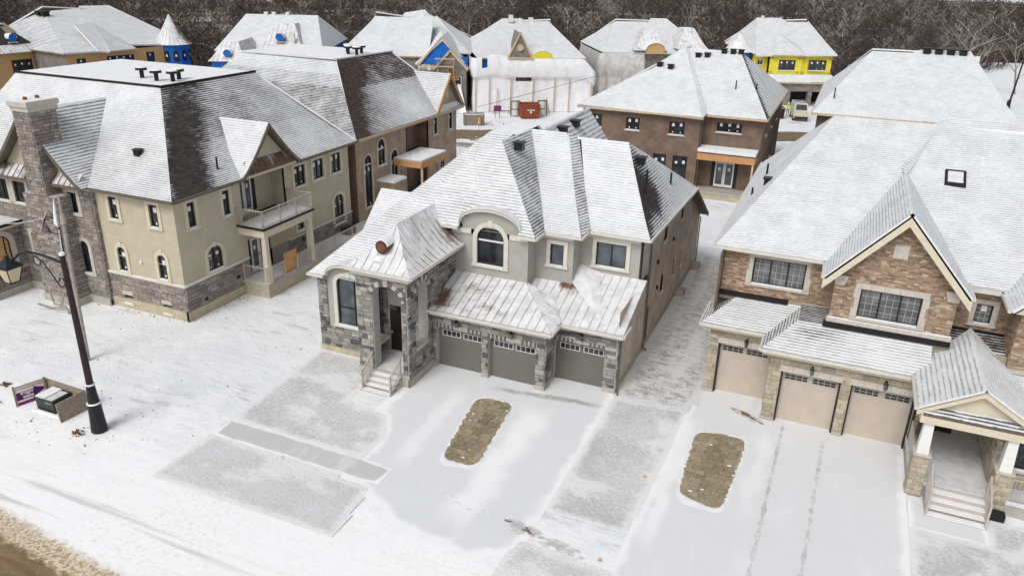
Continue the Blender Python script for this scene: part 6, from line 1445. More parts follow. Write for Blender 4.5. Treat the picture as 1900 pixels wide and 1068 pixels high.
wall(P6, F(-1.2), 2.2, 10.3, 0, 3.3, [(3.9, 6.45, 0, 2.0), (7.05, 9.6, 0, 2.0)], 'farstone', dep=.6); wall(P6, Rr(10.3), -1.2, 16, 0, 3.3, [], 'farstone'); wall(P6, Fr('l', -1.5), .9, 16, 0, 6.95, [], 'yellow'); wall(P6, Rr(9.75), .2, 16, 3.3, 6.95, [], 'wrap'); wall(P6, Fr('b', 16), -1.5, 10.3, 0, 6.95, [], 'yellow'); wall(P6, F(.9), -1.5, 2.2, 0, 4.3, [], 'farstone')
mb = MB(); mb.box(3.8, 9.7, 2.5, 2.6, 0, 3); mb.box(3.8, 9.7, -.5, 2.6, 2.9, 3.0); mb.build('garage_interior', 'dark', P6)
fslope(P6, [(.3, -1.6, 3.35), (6.4, -1.6, 3.35), (6.0, .0, 4.25), (.6, .0, 4.25)], .03); fslope(P6, [(6.2, -1.5, 3.4), (10.6, -1.5, 3.4), (10.0, .2, 4.3), (5.8, .2, 4.3)], .03); mb = MB(); mb.box(1.9, 10.6, -1.6, -1.45, 3.15, 3.35); mb.build('fascia', 'palewood', P6)
fslope(P6, [(-1.8, -.4, 7.0), (10.2, -.4, 7.0), (9.4, 11.4, 11.0), (6.2, 11.6, 11.0), (5.8, 13.2, 11.15), (1.9, 13.4, 11.1)], .04); fslope(P6, [(-1.8, -.4, 7.0), (1.9, 13.4, 11.1), (-1.8, 16.5, 7.0)], .1); fslope(P6, [(10.2, -.4, 7.0), (9.6, 11.4, 11.0), (10.4, 16.5, 7.0)], .1); fslope(P6, [(-1.8, 16.5, 7.0), (10.4, 16.5, 7.0), (9.4, 11.4, 11.0), (1.9, 13.4, 11.1)], .1)
fslope(P6, [(.6, -.6, 7.0), (5.6, -.6, 7.0), (3.2, 6.5, 9.7)], .06); fslope(P6, [(5.6, -.6, 7.0), (5.8, 2.5, 7.9), (3.2, 6.5, 9.7)], .16)
def cone_roof(p, x, y, z0, r, z1, mat='greymetal', n=20, bare=.35, flare=.12):
    prof = [(r * (1 + flare), z0), (r * .86, z0 + (z1 - z0) * .14), (r * .42, z0 + (z1 - z0) * .56), (.02, z1)]
    for k in range(n):
        a, b = 2 * math.pi * k / n, 2 * math.pi * (k + 1) / n; mb = MB(); bv = bare(a) if callable(bare) else bare
        for i in range(3):
            (r0, za), (r1, zb) = prof[i], prof[i + 1]
            mb.poly([(x + r0 * math.cos(a), y + r0 * math.sin(a), za), (x + r0 * math.cos(b), y + r0 * math.sin(b), za), (x + r1 * math.cos(b), y + r1 * math.sin(b), zb), (x + r1 * math.cos(a), y + r1 * math.sin(a), zb)], at=[bv] * 4)
        pn = mb.build('roof_panel', mat, p); mb = MB()
        for i in range(3):
            (r0, za), (r1, zb) = prof[i], prof[i + 1]; mb.bar((x + r0 * math.cos(a), y + r0 * math.sin(a), za + .03), (x + r1 * math.cos(a), y + r1 * math.sin(a), zb + .03), .035, .05)
        mb.at = [bv + .04] * len(mb.v); mb.build('seam', mat, pn)
cone_roof(P6, -3.3, 3.0, 7.1, 2.1, 9.9, bare=.5)
mb = MB(); mb.tube((-3.3, 3.0, 0), (-3.3, 3.0, 7.1), 1.95, 1.95, 16); mb.build('turret_wall', 'blue', P6)
mb = MB(); mb.box(2.6, 3.0, 12.8, 13.2, 10.6, 11.6); mb.build('roof_vent', 'white_tank', P6)
XF.pop()
# blue gabled house
frame(-50.3, 93.0, 22)
P3 = thing('blue_gabled_house', 'unfinished stone house with a blue wrapped gable and timber scaffold', 'house', (-4, 8, 0))
shell(P3, -12.3, 4.0, 1.6, 20, 6.9, 'farstone')
wall(P3, F(0.1), .3, 4.0, 0, 5.7, [(2.55, 3.3, 3.4, 4.5)], 'farstone'); window(P3, F(.1), 2.55, 3.3, 3.4, 4.5, sur=.12, smat='trim_s', stick=True); wall(P3, Rr(4.0), .1, 1.6, 0, 5.7, [], 'farstone'); wall(P3, Fr('l', .3), .1, 1.6, 0, 5.7, [], 'farstone')
mb = MB(); F(.05).poly(mb, [(.3, 5.7), (3.9, 5.7), (2.0, 7.75)]); mb.build('gable_wall', 'farstone', P3)
for a, b in (((-.15, -.15, 5.55), (2.0, -.15, 7.95)), ((4.25, -.15, 5.45), (2.0, -.15, 7.95))):
    mb = MB(); mb.bar(a, b, .2, .2); mb.build('rake_board', 'palewood', P3)
fslope(P3, [(2.0, -.2, 7.95), (2.0, 3, 7.95), (4.3, 3, 5.45), (4.3, -.2, 5.45)], .2); fslope(P3, [(2.0, -.2, 7.95), (2.0, 3, 7.95), (-.2, 3, 5.5), (-.2, -.2, 5.5)], .1)
mb = MB(); mb.poly([(-2.0, .6, 5.9), (3.4, .6, 5.9), (.8, .6, 9.25)]); mb.build('blue_gable', 'blue', P3)
for a, b in (((-2.4, .45, 5.75), (.8, .45, 9.45)), ((3.6, .45, 6.2), (.8, .45, 9.45))):
    mb = MB(); mb.bar(a, b, .24, .2); mb.build('rake_board', 'palewood', P3)
fslope(P3, [(-2.5, .4, 5.8), (.8, .4, 9.45), (.2, 9, 9.45), (-4, 9, 6.4)], .02); fslope(P3, [(3.7, .4, 6.2), (.8, .4, 9.45), (.8, 9, 9.45), (3.7, 5, 6.4)], .1)
metal(P3, [(-2.4, -.2, 5.2), (.4, -.2, 5.2), (.4, .6, 5.95), (-2.2, .6, 5.95)], .7, .5, rows=2)
fslope(P3, [(-13.0, 9.8, 7.0), (-8.4, 11.3, 7.0), (-6.7, 12.3, 11.0), (-9.9, 12.2, 11.0)], .03)
fslope(P3, [(-13.0, 1.0, 6.9), (-1, 1.0, 6.9), (-1.5, 12, 11.0), (-9.7, 12, 11.0)], .03); fslope(P3, [(-8.9, 12.2, 7.2), (1.0, 8, 8.8), (-4.0, 22.9, 11.2), (-7.3, 23.3, 11.2)], .03)
fslope(P3, [(1.0, 4, 7.5), (4.3, 3.2, 7.0), (-1.7, 17, 11.0), (-4, 20, 11.1)], .1); fslope(P3, [(4.3, 3.2, 7.0), (4.4, 20, 7.0), (-1.7, 17, 11.0)], .1); fslope(P3, [(-13, 1, 6.9), (-9.7, 12, 11), (-13, 21, 6.9)], .1); fslope(P3, [(-13, 24, 6.5), (4.4, 24, 6.5), (-1.7, 17, 11.0), (-9.7, 12, 11)], .1)
mb = MB(); mb.box(3.2, 4.1, 1.55, 1.6, 5.7, 6.9); mb.build('house_wrap', 'blue', P3)
for z in (6.83, 5.85):
    mb = MB(); mb.box(-2.2 if z < 6 else 0, 2.5, -1.1, -.6, z, z + .09); mb.build('scaffold_plank', 'palewood', P3)
for x in (.3, 2.4):
    mb = MB(); mb.box(x, x + .1, -1.0, -.9, 0, 6.8); mb.build('scaffold_post', 'wood', P3)
mb = MB(); A = [(2.1 + .75 * math.cos(t), .02, 4.75 + .9 * math.sin(t)) for t in np.linspace(0, 6.283, 14)[:-1]]
for k in range(13): mb.bar(A[k], A[(k + 1) % 13], .2, .12)
mb.bar((2.1, .02, 3.9), (2.1, .02, 5.6), .08, .06); mb.bar((1.4, .02, 4.75), (2.8, .02, 4.75), .08, .06); mb.build('oval_window', 'wood', P3)
mb = MB(); mb.hexa([(2.6, -.9, 0), (4.2, -1.4, 0), (4.0, .0, 0), (3, 0, 0), (2.9, -.1, 3.6), (3.3, -.2, 3.5), (3.3, 0, 3.6), (2.9, 0, 3.6)]); mb.build('plastic_sheet', 'wrap', P3)
mb = MB(); mb.hexa([(1.5, 1.2, .1), (1.9, -1.5, .1), (2.0, -1.5, .1), (1.7, 1.2, .1), (1.6, -.3, 5.4), (2.6, -2.0, 1.8), (2.7, -2.0, 1.8), (1.8, -.3, 5.4)]); mb.build('timber_prop', 'wood', P3)
XF.pop()
# blue towered house
frame(-73.0, 83.0, 25)
P2 = thing('blue_towered_house', 'unfinished blue wrapped house with two mansard dormers holding round blue windows', 'house', (2, 8, 0))
shell(P2, -3.8, 9.4, 2.2, 22, 6.9, 'blue')
fslope(P2, [(-4.3, 1.8, 7.0), (9.9, 1.8, 7.0), (7.6, 11.5, 11.0), (-2.4, 11.5, 11.0)], .03); fslope(P2, [(9.9, 1.8, 7.0), (9.9, 22, 7.0), (7.6, 11.5, 11.0)], .08); fslope(P2, [(-4.3, 1.8, 7.0), (-4.3, 22, 7.0), (-2.4, 11.5, 11.0)], .08); fslope(P2, [(-4.3, 22, 7.0), (9.9, 22, 7.0), (7.6, 11.5, 11.0), (-2.4, 11.5, 11.0)], .08)
shell(P2, -2.5, 1.3, -4.9, 2.2, 6.5, 'blue'); mansard(P2, -2.9, 1.7, -5.3, 6.5, -1.6, .2, -2.4, 8.6, 4, bare=.5); round_dormer(P2, -.6, -4.7, 7.35, .45)
mansard(P2, 1.6, 7.4, 1.2, 7.3, 3.0, 5.4, 6.5, 10.2, 9, bare=.5); round_dormer(P2, 4.2, 2.6, 8.7, .5); shell(P2, 1.8, 7.2, 1.4, 2.2, 7.3, 'blue')
for x in (.4, 1.5, 3.4):
    mb = MB(); mb.box(x - .25, x + .25, 11.2, 11.8, 10.7, 11.35); mb.build('roof_vent', 'white_tank', P2)
mb = MB(); mb.box(5.6, 6.1, 2.6, 3.2, 7.3, 9.3); mb.build('flue', 'white_tank', P2)
XF.pop()
# turreted timber house
frame(-89.5, 70.1, 80)
P1 = thing('turreted_timber_house', 'unfinished sheathed house with a copper topped blue round turret', 'house', (8, 9, 0))
W1 = lambda a, b, c, d, **k: window(P1, F(.4), a, b, c, d, sur=None, stick=True, **k)
h1 = [W1(5.6, 9.4, 5.0, 6.2, cols=(.25, .5, .75)), W1(11.2, 12.4, 4.9, 6.3), W1(1.6, 2.8, 5.0, 6.2)]
wall(P1, F(.4), .4, 14, 0, 6.9, h1, 'osb'); wall(P1, Rr(17.5), .4, 22, 0, 6.9, [], 'osb'); wall(P1, Fr('l', .4), .4, 22, 0, 6.9, [], 'farstone'); wall(P1, Fr('b', 22), .4, 17.5, 0, 6.9, [], 'osb')
fslope(P1, [(-.2, -.2, 7.0), (8.5, -.2, 7.0), (12.1, 16.5, 11.0), (6.6, 15.2, 11.0)], .03); fslope(P1, [(-.2, -.2, 7.0), (6.6, 15.2, 11.0), (-.2, 22.5, 7.0)], .24); fslope(P1, [(3, 2, 7.6), (17.5, -.2, 7.0), (18.0, 19.0, 11.2), (13.6, 19, 11.2)], .06); fslope(P1, [(17.5, -.2, 7.0), (18, 22.5, 7.0), (18.0, 19.0, 11.2)], .06); fslope(P1, [(-.2, 22.5, 7.0), (18, 22.5, 7.0), (18, 19, 11.2), (6.6, 15.2, 11)], .1)
fslope(P1, [(3.9, -.7, 6.95), (5.5, -.7, 6.95), (9.6, 9, 9.6), (5.6, 6.5, 9.8)], .04); fslope(P1, [(5.5, -.7, 6.95), (9.5, -.3, 6.95), (9.6, 9, 9.6)], .2)
for y in (13.4, 14.6):
    vent(P1, 5.6, y, 10.6, .8)
mb = MB(); mb.tube((15.9, 1.2, 0), (15.9, 1.2, 7.0), 2.15, 2.15, 20); tw = mb.build('turret_wall', 'blue', P1)
for a in (-2.6, -2.05, -1.5, -.95, -.4):
    x, y = 15.9 + 2.16 * math.cos(a), 1.2 + 2.16 * math.sin(a); t = Vector((-math.sin(a), math.cos(a), 0)); n_ = Vector((math.cos(a), math.sin(a), 0)); mb = MB()
    P = lambda s_, z, d: tuple(Vector((x, y, z)) + t * s_ + n_ * d)
    mb.hexa([P(-.32, 4.9, 0), P(.32, 4.9, 0), P(.32, 4.9, .06), P(-.32, 4.9, .06), P(-.32, 6.3, 0), P(.32, 6.3, 0), P(.32, 6.3, .06), P(-.32, 6.3, .06)]); w = mb.build('window', 'dark', P1)
    mb = MB(); mb.poly([P(-.12, 5.5, .065), P(.12, 5.5, .065), P(.12, 5.8, .065), P(-.12, 5.8, .065)]); mb.build('sticker', 'white', w)
cone_roof(P1, 15.9, 1.2, 7.05, 2.3, 10.9, 'copper', 24, lambda a: .44 + .40 * max(0, math.cos(a + .5)))
mb = MB(); mb.box(2.5, 10, -3.4, .4, 0, 4.2); mb.hexa([(-4, -5, 0), (5, -3.5, 0), (4, .3, 0), (-4, .3, 0), (-3.5, -4.4, 4.2), (4, -3, 4.6), (3.5, 0, 4.8), (-3.5, 0, 4.6)]); mb.build('plastic_sheet', plain('beige_wrap', lin(.46, .44, .40), .12, 1.5, .5, bump=.05), P1)
XF.pop()
frame(-97.0, 75.0, 85)
P0 = thing('plywood_house', 'unfinished plywood sheathed house with a dark flat mansard and a round blue dormer', 'house', (-8, 6, 0))
hh = [window(P0, F(.3), -6.04, -3.36, 3.4, 5.75, sur=None, cols=(1 / 3, 2 / 3), stick=True)]
wall(P0, F(.3), -16, -2.3, 0, 6.6, hh, 'osb'); wall(P0, Rr(-2.3), .3, 14, 0, 6.6, [], 'wrap'); wall(P0, Fr('b', 14), -16, -2.3, 0, 6.6, [], 'osb'); wall(P0, Fr('l', -16), .3, 14, 0, 6.6, [], 'osb')
metal(P0, [(-16, -.4, 6.7), (-1.1, -.4, 6.7), (-2.3, .9, 7.55), (-16, .9, 7.55)], .5, .5, rows=3); metal(P0, [(-1.1, -.4, 6.7), (-1.1, 14, 6.7), (-2.3, 14, 7.55), (-2.3, .9, 7.55)], .45, .5, rows=3)
mb = MB(); mb.hexa([(-16, .95, 7.5), (-2.4, .95, 7.5), (-2.4, 14, 7.5), (-16, 14, 7.5), (-16, 2.6, 9.9), (-5.0, 2.6, 9.9), (-5.0, 14, 9.9), (-16, 14, 9.9)]); mb.build('mansard', plain('roof_felt', lin(.05, .045, .04), .15, 3), P0)
mb = MB(); mb.box(-16, -4.9, 2.4, 14, 9.9, 10.0); mb.build('flat_roof', 'capsnow', P0); round_dormer(P0, -4.9, .9, 8.35, .5)
mb = MB(); mb.hexa([(-5.2, 1.4, 8.9), (-3.9, 1.4, 8.9), (-4.3, 3, 9.95), (-5.3, 3, 9.95), (-5.2, 1.5, 9.0), (-3.9, 1.5, 9.0), (-4.3, 3.0, 10.05), (-5.3, 3.0, 10.05)]); mb.build('dormer_roof', 'ply', P0)
XF.pop()

# ------------------------------------------------------------------ street furniture and site clutter
lx, ly = -26.84, 19.3
SL = thing('street_lamp', 'tall dark street lamp with scrolled arm and cream glass lantern beside the plywood enclosure', 'street lamp', (lx, ly, 0))
mb = MB(); mb.tube((lx, ly, 0), (lx, ly, 1.33), .33, .26, 16); mb.build('lamp_base', 'black', SL, False)
mb = MB(); mb.tube((lx, ly, 1.33), (lx, ly, 2.2), .235, .17, 14); mb.build('lamp_collar', 'black', SL)
for z, r in ((1.33, .29), (2.2, .2)):
    mb = MB(); mb.tube((lx, ly, z), (lx, ly, z + .05), r, r * .93, 16); mb.build('snow_cap', 'capsnow', SL)
pole_m = plain('aubergine_pole', lin(.035, .022, .024), .2, 4, .5)
mb = MB(); mb.tube((lx, ly, 2.2), (lx - .03, ly, 7.92), .145, .105, 12); mb.build('pole', pole_m, SL)
mb = MB(); mb.tube((lx - .03, ly, 7.9), (lx - .03, ly, 8.0), .12, .1, 12); mb.build('snow_cap', 'capsnow', SL)
arm = [(lx - .1, ly, 7.55), (lx - .7, ly, 7.66), (lx - 1.4, ly, 7.72), (lx - 2.0, ly, 7.7), (lx - 2.55, ly, 7.52), (lx - 2.95, ly, 7.22), (lx - 3.1, ly, 7.05)]
mb = MB(); mb.path(arm, .05, 8); mb.build('arm', 'black', SL)
sp = [(lx - 1.7, ly, 7.62), (lx - 1.25, ly, 7.45), (lx - .85, ly, 6.95), (lx - .55, ly, 6.55), (lx - .35, ly, 6.5), (lx - .18, ly, 6.65), (lx - .25, ly, 6.88), (lx - .45, ly, 6.85), (lx - .5, ly, 6.7)]
c2 = [(lx - 1.55 + .2 * math.cos(t), ly, 7.4 + .2 * math.sin(t)) for t in np.linspace(1.4, 7.4, 12)]
mb = MB(); mb.path(sp, .028, 6); mb.path(c2, .022, 6); mb.build('scroll', 'black', SL)
qx, qz = lx - 3.35, 6.95
def ring4(r, z, y0=ly):
    r *= .88
    return [(qx - r, y0 - r, z), (qx + r, y0 - r, z), (qx + r, y0 + r, z), (qx - r, y0 + r, z)]
mb = MB(); mb.hexa(ring4(.42, qz - .12) + ring4(.38, qz)); mb.hexa(ring4(.38, qz) + ring4(.13, qz + .2)); mb.hexa(ring4(.1, qz + .2) + ring4(.06, qz + .38)); mb.build('lantern_hood', plain('teal_black', lin(.018, .026, .03), .1, 5, .4), SL)
mb = MB(); mb.hexa(ring4(.21, qz - .75) + ring4(.37, qz - .13)); lg = mb.build('lantern_glass', 'lampglass', SL)
mb = MB()
for a, b in zip(ring4(.225, qz - .76), ring4(.385, qz - .12)): mb.bar(a, b, .035, .035)
b_ = ring4(.22, qz - .76)
for i in range(4): mb.bar(b_[i], b_[(i + 1) % 4], .035, .035)
mb.build('lantern_frame', 'black', lg)
mb = MB(); mb.hexa(ring4(.33, qz + .02)[:4] + ring4(.12, qz + .24)); mb.v = [(v[0] - .02, v[1] - .02, v[2] + .01) for v in mb.v]
# utility pole
UP = thing('utility_pole', 'weathered grey wooden utility pole standing just behind the street lamp', 'utility pole', (-32.5, 23.55, 0))
mb = MB(); mb.tube((-32.5, 23.55, 0), (-32.02, 23.42, 8.5), .11, .07, 10); mb.build('pole', 'greypole', UP)
mb = MB(); mb.path([(-32.3, 23.35, 7.0), (-32.36, 23.36, 5.5), (-32.52, 23.36, 3), (-32.66, 23.4, 0)], .035, 6); mb.build('cable_riser', 'black', UP)
mb = MB(); mb.path([(-32.3, 23.32, 6.9), (-32.4, 23.3, 5.6), (-32.5, 23.3, 4.2)], .025, 6); mb.build('conduit', 'white', UP)
mb = MB(); mb.tube((-31.78, 23.25, 7.3), (-31.8, 23.25, 7.72), .13, .1, 10); mb.build('transformer', 'greypole', UP)
mb = MB()
for k in range(5):
    a = k * .5; mb.path([(-32.2, 23.3, 7.5), (-32.6 - .1 * k, 23.2, 7.75 - .12 * k), (-32.9 - .06 * k, 23.1, 7.3 - .13 * k), (-32.6, 23.15, 6.75), (-32.3, 23.3, 6.7)], .018, 5)
mb.build('cable_loop', 'black', UP)
mb = MB(); mb.hexa([(-32.4, 23.2, 7.2), (-32.2, 23.2, 7.1), (-32.2, 23.26, 7.1), (-32.4, 23.26, 7.2), (-32.26, 23.2, 7.9), (-32.1, 23.2, 8.45), (-32.1, 23.26, 8.45), (-32.2, 23.26, 7.9)]); mb.build('frosted_bracket', 'capsnow', UP)
mb = MB(); mb.path([(-32.3, 23.35, 7.55), (-34.5, 22.9, 7.0), (-38, 22.2, 6.7), (-45, 20.6, 6.9), (-60, 17, 8.6)], .022, 5)
single(mb, 'overhead_cable', 'trim_s', 'thin pale cable sagging left from the top of the wooden utility pole', 'cable', (-32.3, 23.35, 7.5))
# plywood enclosure with an upside-down sales sign, and the metal box inside it
EN = thing('plywood_enclosure', 'three sided plywood enclosure standing in the snow beside the street lamp', 'enclosure', (-30, 20, 0))
mb = MB(); mb.bar((-31.25, 20.42, .42), (-28.72, 20.36, .42), .04, .92); mb.build('back_board', 'ply', EN)
mb = MB(); mb.hexa([(-28.78, 19.0, -.04), (-28.72, 19.0, -.04), (-28.66, 20.36, -.04), (-28.72, 20.36, -.04), (-28.86, 18.98, .9), (-28.8, 18.98, .9), (-28.7, 20.36, .92), (-28.76, 20.36, .92)]); mb.build('side_board', 'ply', EN)
mb = MB(); mb.box(-28.83, -28.70, 19.9, 19.98, 0, .94); mb.build('stake', 'ply', EN)
mb = MB(); mb.bar((-31.2, 20.3, 0), (-31.2, 20.3, 1.0), .08, .08); mb.build('stake', 'ply', EN)
SB = thing('sales_sign', 'upside down white and purple sign reading sales office, set as enclosure side', 'sign', (-31.45, 19.75, 0))
p0, p1 = Vector((-31.62, 19.15, 0)), Vector((-31.22, 20.36, 0)); SU = (p1 - p0).normalized(); SNm = SU.cross(Vector((0, 0, 1))); SLn = (p1 - p0).length
def sgp(u, z, d): return tuple(p0 + SU * u + SNm * d + Vector((0, 0, z)))
def sbox(mb, u0, u1, z0, z1, d0, d1): mb.hexa([sgp(u0, z0, d0), sgp(u1, z0, d0), sgp(u1, z0, d1), sgp(u0, z0, d1), sgp(u0, z1, d0), sgp(u1, z1, d0), sgp(u1, z1, d1), sgp(u0, z1, d1)])
mb = MB(); sbox(mb, 0, SLn, -.03, .94, -.03, 0); mb.build('board', 'print', SB)
mb = MB(); sbox(mb, -.06, .02, -.05, .97, -.05, .02); mb.build('edge_post', 'ply', SB)
for nm, mt, a, b in (('orange_band', 'orange', .755, .80), ('plum_band', 'plum', .0, .15), ('top_band', 'conc', .86, .94)):
    mb = MB(); sbox(mb, .03, SLn, a, b, .001, .005); mb.build(nm, mt, SB)
mb = MB(); sbox(mb, .03, .75, .24, .62, .001, .005); pa = [(.75, .16), (1.18, .52), (.75, .70), ]; mb.poly([sgp(u, z, .005) for u, z in ((.75, .24), (SLn, .50), (.75, .72))]); mb.build('arrow', 'purple', SB)
def text_mesh(txt, size, org, ux, uz, name, mat, parent):
    cu = bpy.data.curves.new(name, 'FONT'); cu.body = txt; cu.size = size; cu.extrude = .002; cu.resolution_u = 3; cu.offset = .006
    ob = bpy.data.objects.new(name, cu); COL.objects.link(ob); bpy.context.view_layer.update()
    me = bpy.data.meshes.new_from_object(ob.evaluated_get(bpy.context.evaluated_depsgraph_get())); bpy.data.objects.remove(ob)
    X = Matrix.Identity(4); n_ = Vector(ux).cross(Vector(uz)); o = Vector(org) - Vector(ORG[parent])
    for i in range(3): X[i][0] = ux[i]; X[i][1] = uz[i]; X[i][2] = n_[i]; X[i][3] = o[i]
    me.transform(X); me.materials.clear(); me.materials.append(M[mat]); t = bpy.data.objects.new(name, me); COL.objects.link(t); t.parent = parent; ORG[t] = ORG[parent]; return t
text_mesh('office', .235, sgp(.72, .60, .008), -SU, Vector((0, 0, -1)), 'lettering', 'print', SB)
text_mesh('sales', .235, sgp(.72, .40, .008), -SU, Vector((0, 0, -1)), 'lettering', 'print', SB)
UB = thing('metal_box', 'low dark green metal box with snowy lid inside the plywood enclosure', 'metal box', (-30.15, 19.85, 0))
mb = MB(); mb.box(-30.7, -29.6, 19.4, 20.3, -.02, .55); mb.build('box_body', 'green_box', UB)
mb = MB(); mb.box(-30.73, -29.57, 19.36, 20.32, .55, .62); ld = mb.build('lid', 'green_box', UB); mb = MB(); mb.box(-30.7, -30.12, 19.4, 20.3, .621, .65); mb.build('snow_cap', 'capsnow', ld); mb = MB(); mb.box(-30.08, -29.66, 19.4, 20.2, .621, .632); mb.build('snow_cap', 'thin_snow', ld)
mb = MB(); mb.box(-30.1, -29.75, 19.39, 19.4, .42, .46); mb.build('name_plate', 'conc', UB)
mb = MB(); mb.box(-30.8, -29.2, 19.22, 19.32, -.02, .06); single(mb, 'loose_plank', 'capsnow', 'snow covered plank lying in front of the dark metal box', 'plank', (-30, 19.27, 0))
mb = MB(); mb.path([(-38.0, 27.0, .05), (-38.5, 27.2, .3), (-39.2, 27.1, .35), (-39.9, 27.5, .6)], .06, 6); mb.path([(-38.5, 27.2, .3), (-39.3, 27.0, .1), (-40.0, 26.7, .35)], .05, 6); mb.path([(-38.7, 27.15, .3), (-38.8, 27.5, .9)], .04, 6)
single(mb, 'fallen_branch', 'bark3', 'snowy broken branch lying in front of the stone chimney', 'branch', (-38.7, 27.2, 0))
for x, y, s_, lab in ((-27.5, 18.7, .34, 'brown weed clump in the snow at the foot of the street lamp'), (-33.9, 20.2, .3, 'rusty leaf clump in the snow left of the sales sign, nearest the houses'), (-32.9, 18.9, .35, 'brown weed clump in the snow left of the sales sign, nearest the road')):
    mb = MB()
    for k in range(46):
        a = random.random() * 6.28; r = s_ * random.random(); q = (x + r * math.cos(a), y + r * .7 * math.sin(a)); t = random.uniform(.04, .13)
        mb.poly([(q[0], q[1], -.02), (q[0] + t, q[1] + t * .3, .0), (q[0] + t * .4, q[1] - t * .2, t * 1.3)], 0)
    single(mb, 'weed_clump', plain('dead_weed', lin(.16, .10, .05), .3, 9), lab, 'weeds', (x, y, 0))
for (x, y), lab in (((-4.87, 25.85), 'yellow leaf on the snow beside the upper part of the right driveway'), ((-5.1, 20.6), 'yellow leaf on the snow near the street, below the right driveway')):
    mb = MB(); mb.poly([(x - .09, y - .02, .035), (x, y - .07, .05), (x + .1, y, .035), (x + .01, y + .06, .06)]); mb.poly([(x - .02, y, .04), (x + .05, y + .1, .05), (x - .07, y + .09, .045)])
    single(mb, 'fallen_leaf', 'osb', lab, 'leaf', (x, y, .03))
# clutter before the wrapped house
frame(-45.6, 95.2, 31)
DU = thing('dumpster', 'rust red steel skip standing before the wrapped white house', 'skip', (6.8, -4.3, 0))
mb = MB(); x0, x1, y0, y1, zt = 5.35, 7.95, -5.0, -2.6, 1.75
B4 = [(x0 + .12, y0 + .1, .1), (x1 - .12, y0 + .1, .1), (x1 - .12, y1 - .1, .1), (x0 + .12, y1 - .1, .1)]; T4 = [(x0, y0, zt), (x1, y0, zt), (x1, y1, zt), (x0, y1, zt)]; I4 = [(x0 + .08, y0 + .08, zt), (x1 - .08, y0 + .08, zt), (x1 - .08, y1 - .08, zt), (x0 + .08, y1 - .08, zt)]; J4 = [(x0 + .2, y0 + .2, .3), (x1 - .2, y0 + .2, .3), (x1 - .2, y1 - .2, .3), (x0 + .2, y1 - .2, .3)]
for i in range(4):
    j = (i + 1) % 4; mb.poly([B4[i], B4[j], T4[j], T4[i]]); mb.poly([T4[i], T4[j], I4[j], I4[i]]); mb.poly([I4[i], I4[j], J4[j], J4[i]])
mb.poly(J4); mb.poly(B4[::-1]); mb.build('skip_body', 'rust', DU)
for i in range(6):
    mb = MB(); x = x0 + .3 + i * .4; mb.hexa([(x, y0 + .04, .2), (x + .08, y0 + .04, .2), (x + .08, y0 + .12, .2), (x, y0 + .12, .2), (x, y0 - .06, 1.6), (x + .08, y0 - .06, 1.6), (x + .08, y0 + .04, 1.6), (x, y0 + .04, 1.6)]); mb.build('rib', 'rust', DU)
mb = MB(); mb.box(x0 - .05, x1 + .05, y0 - .08, y0 + .06, zt - .08, zt + .04); mb.build('rim', 'rust', DU); mb = MB(); mb.box(x0 + .9, x1 - .7, y0 - .09, y0 - .07, 1.05, 1.15); mb.box(x0 + 1.25, x0 + 1.5, y0 - .085, y0 - .065, .72, .95); mb.build('lettering', 'print', DU)
for tx, ty, lab in ((4.95, -3.0, 'white cylindrical tank in a frame, left of the red skip'), (8.55, -2.6, 'white cylindrical tank in a frame, right of the red skip')):
    T = thing('site_tank', lab, 'tank', (tx, ty, 0), 'tanks beside the red skip'); mb = MB(); mb.tube((tx, ty, .15), (tx, ty, 1.9), .52, .52, 16); mb.tube((tx, ty, 1.9), (tx, ty, 2.1), .52, .2, 16); mb.build('tank_body', 'white_tank', T)
    for z in (.9,):
        mb = MB(); mb.tube((tx, ty, z), (tx, ty, z + .1), .545, .545, 16); mb.build('tank_band', 'dark', T)
    mb = MB()
    for dx in (-.6, .6): mb.box(tx + dx - .05, tx + dx + .05, ty - .5, ty - .4, 0, 2.0)
    mb.box(tx - .6, tx + .6, ty - .5, ty - .4, 1.95, 2.05); mb.build('tank_frame', 'dark', T)
CR = thing('timber_crate', 'open timber crate of brown boards lying on the snow left of the skip', 'crate', (-1.0, -9, 0))
for k in range(6):
    mb = MB(); mb.box(-2.1, .2, -9.05, -8.95, .05 + k * .2, .22 + k * .2); mb.build('board', 'ply', CR)
for x in (-2.2, .2):
    mb = MB(); mb.box(x, x + .12, -9.15, -7.8, 0, 1.35); mb.build('end_board', 'ply', CR)
mb = MB(); mb.box(-2.2, .3, -7.9, -7.8, 0, 1.3); mb.build('board', 'ply', CR); mb = MB(); mb.box(-2.2, .3, -9.1, -8.98, 1.26, 1.36); mb.build('snow_cap', 'capsnow', CR)
mb = MB(); mb.tube((-.35, -9.25, .15), (-.3, -9.2, .95), .22, .14, 8); single(mb, 'straw_bundle', 'osb', 'yellow straw bundle leaning on the timber crate', 'bundle', (-.35, -9.25, 0))
ST = thing('sign_stand', 'small dark red board on two thin legs left of the skip', 'sign stand', (2.4, -4.4, 0))
for x in (2.2, 2.75): mb = MB(); mb.bar((x, -4.4, 0), (x, -4.4, 1.1), .06, .06); mb.build('leg', 'dark', ST)
mb = MB(); mb.box(2.0, 2.95, -4.5, -4.42, .95, 1.6); mb.build('board', 'plum', ST)
mb = MB(); mb.bar((2.3, -1.2, .35), (4.5, -1.2, .35), .1, .1); mb.bar((2.4, -1.2, 0), (2.4, -1.2, .35), .08, .08); mb.bar((4.4, -1.2, 0), (4.4, -1.2, .35), .08, .08); single(mb, 'saw_rail', 'dark', 'low dark rail on short legs before the wrapped house', 'rail', (3.4, -1.2, 0))
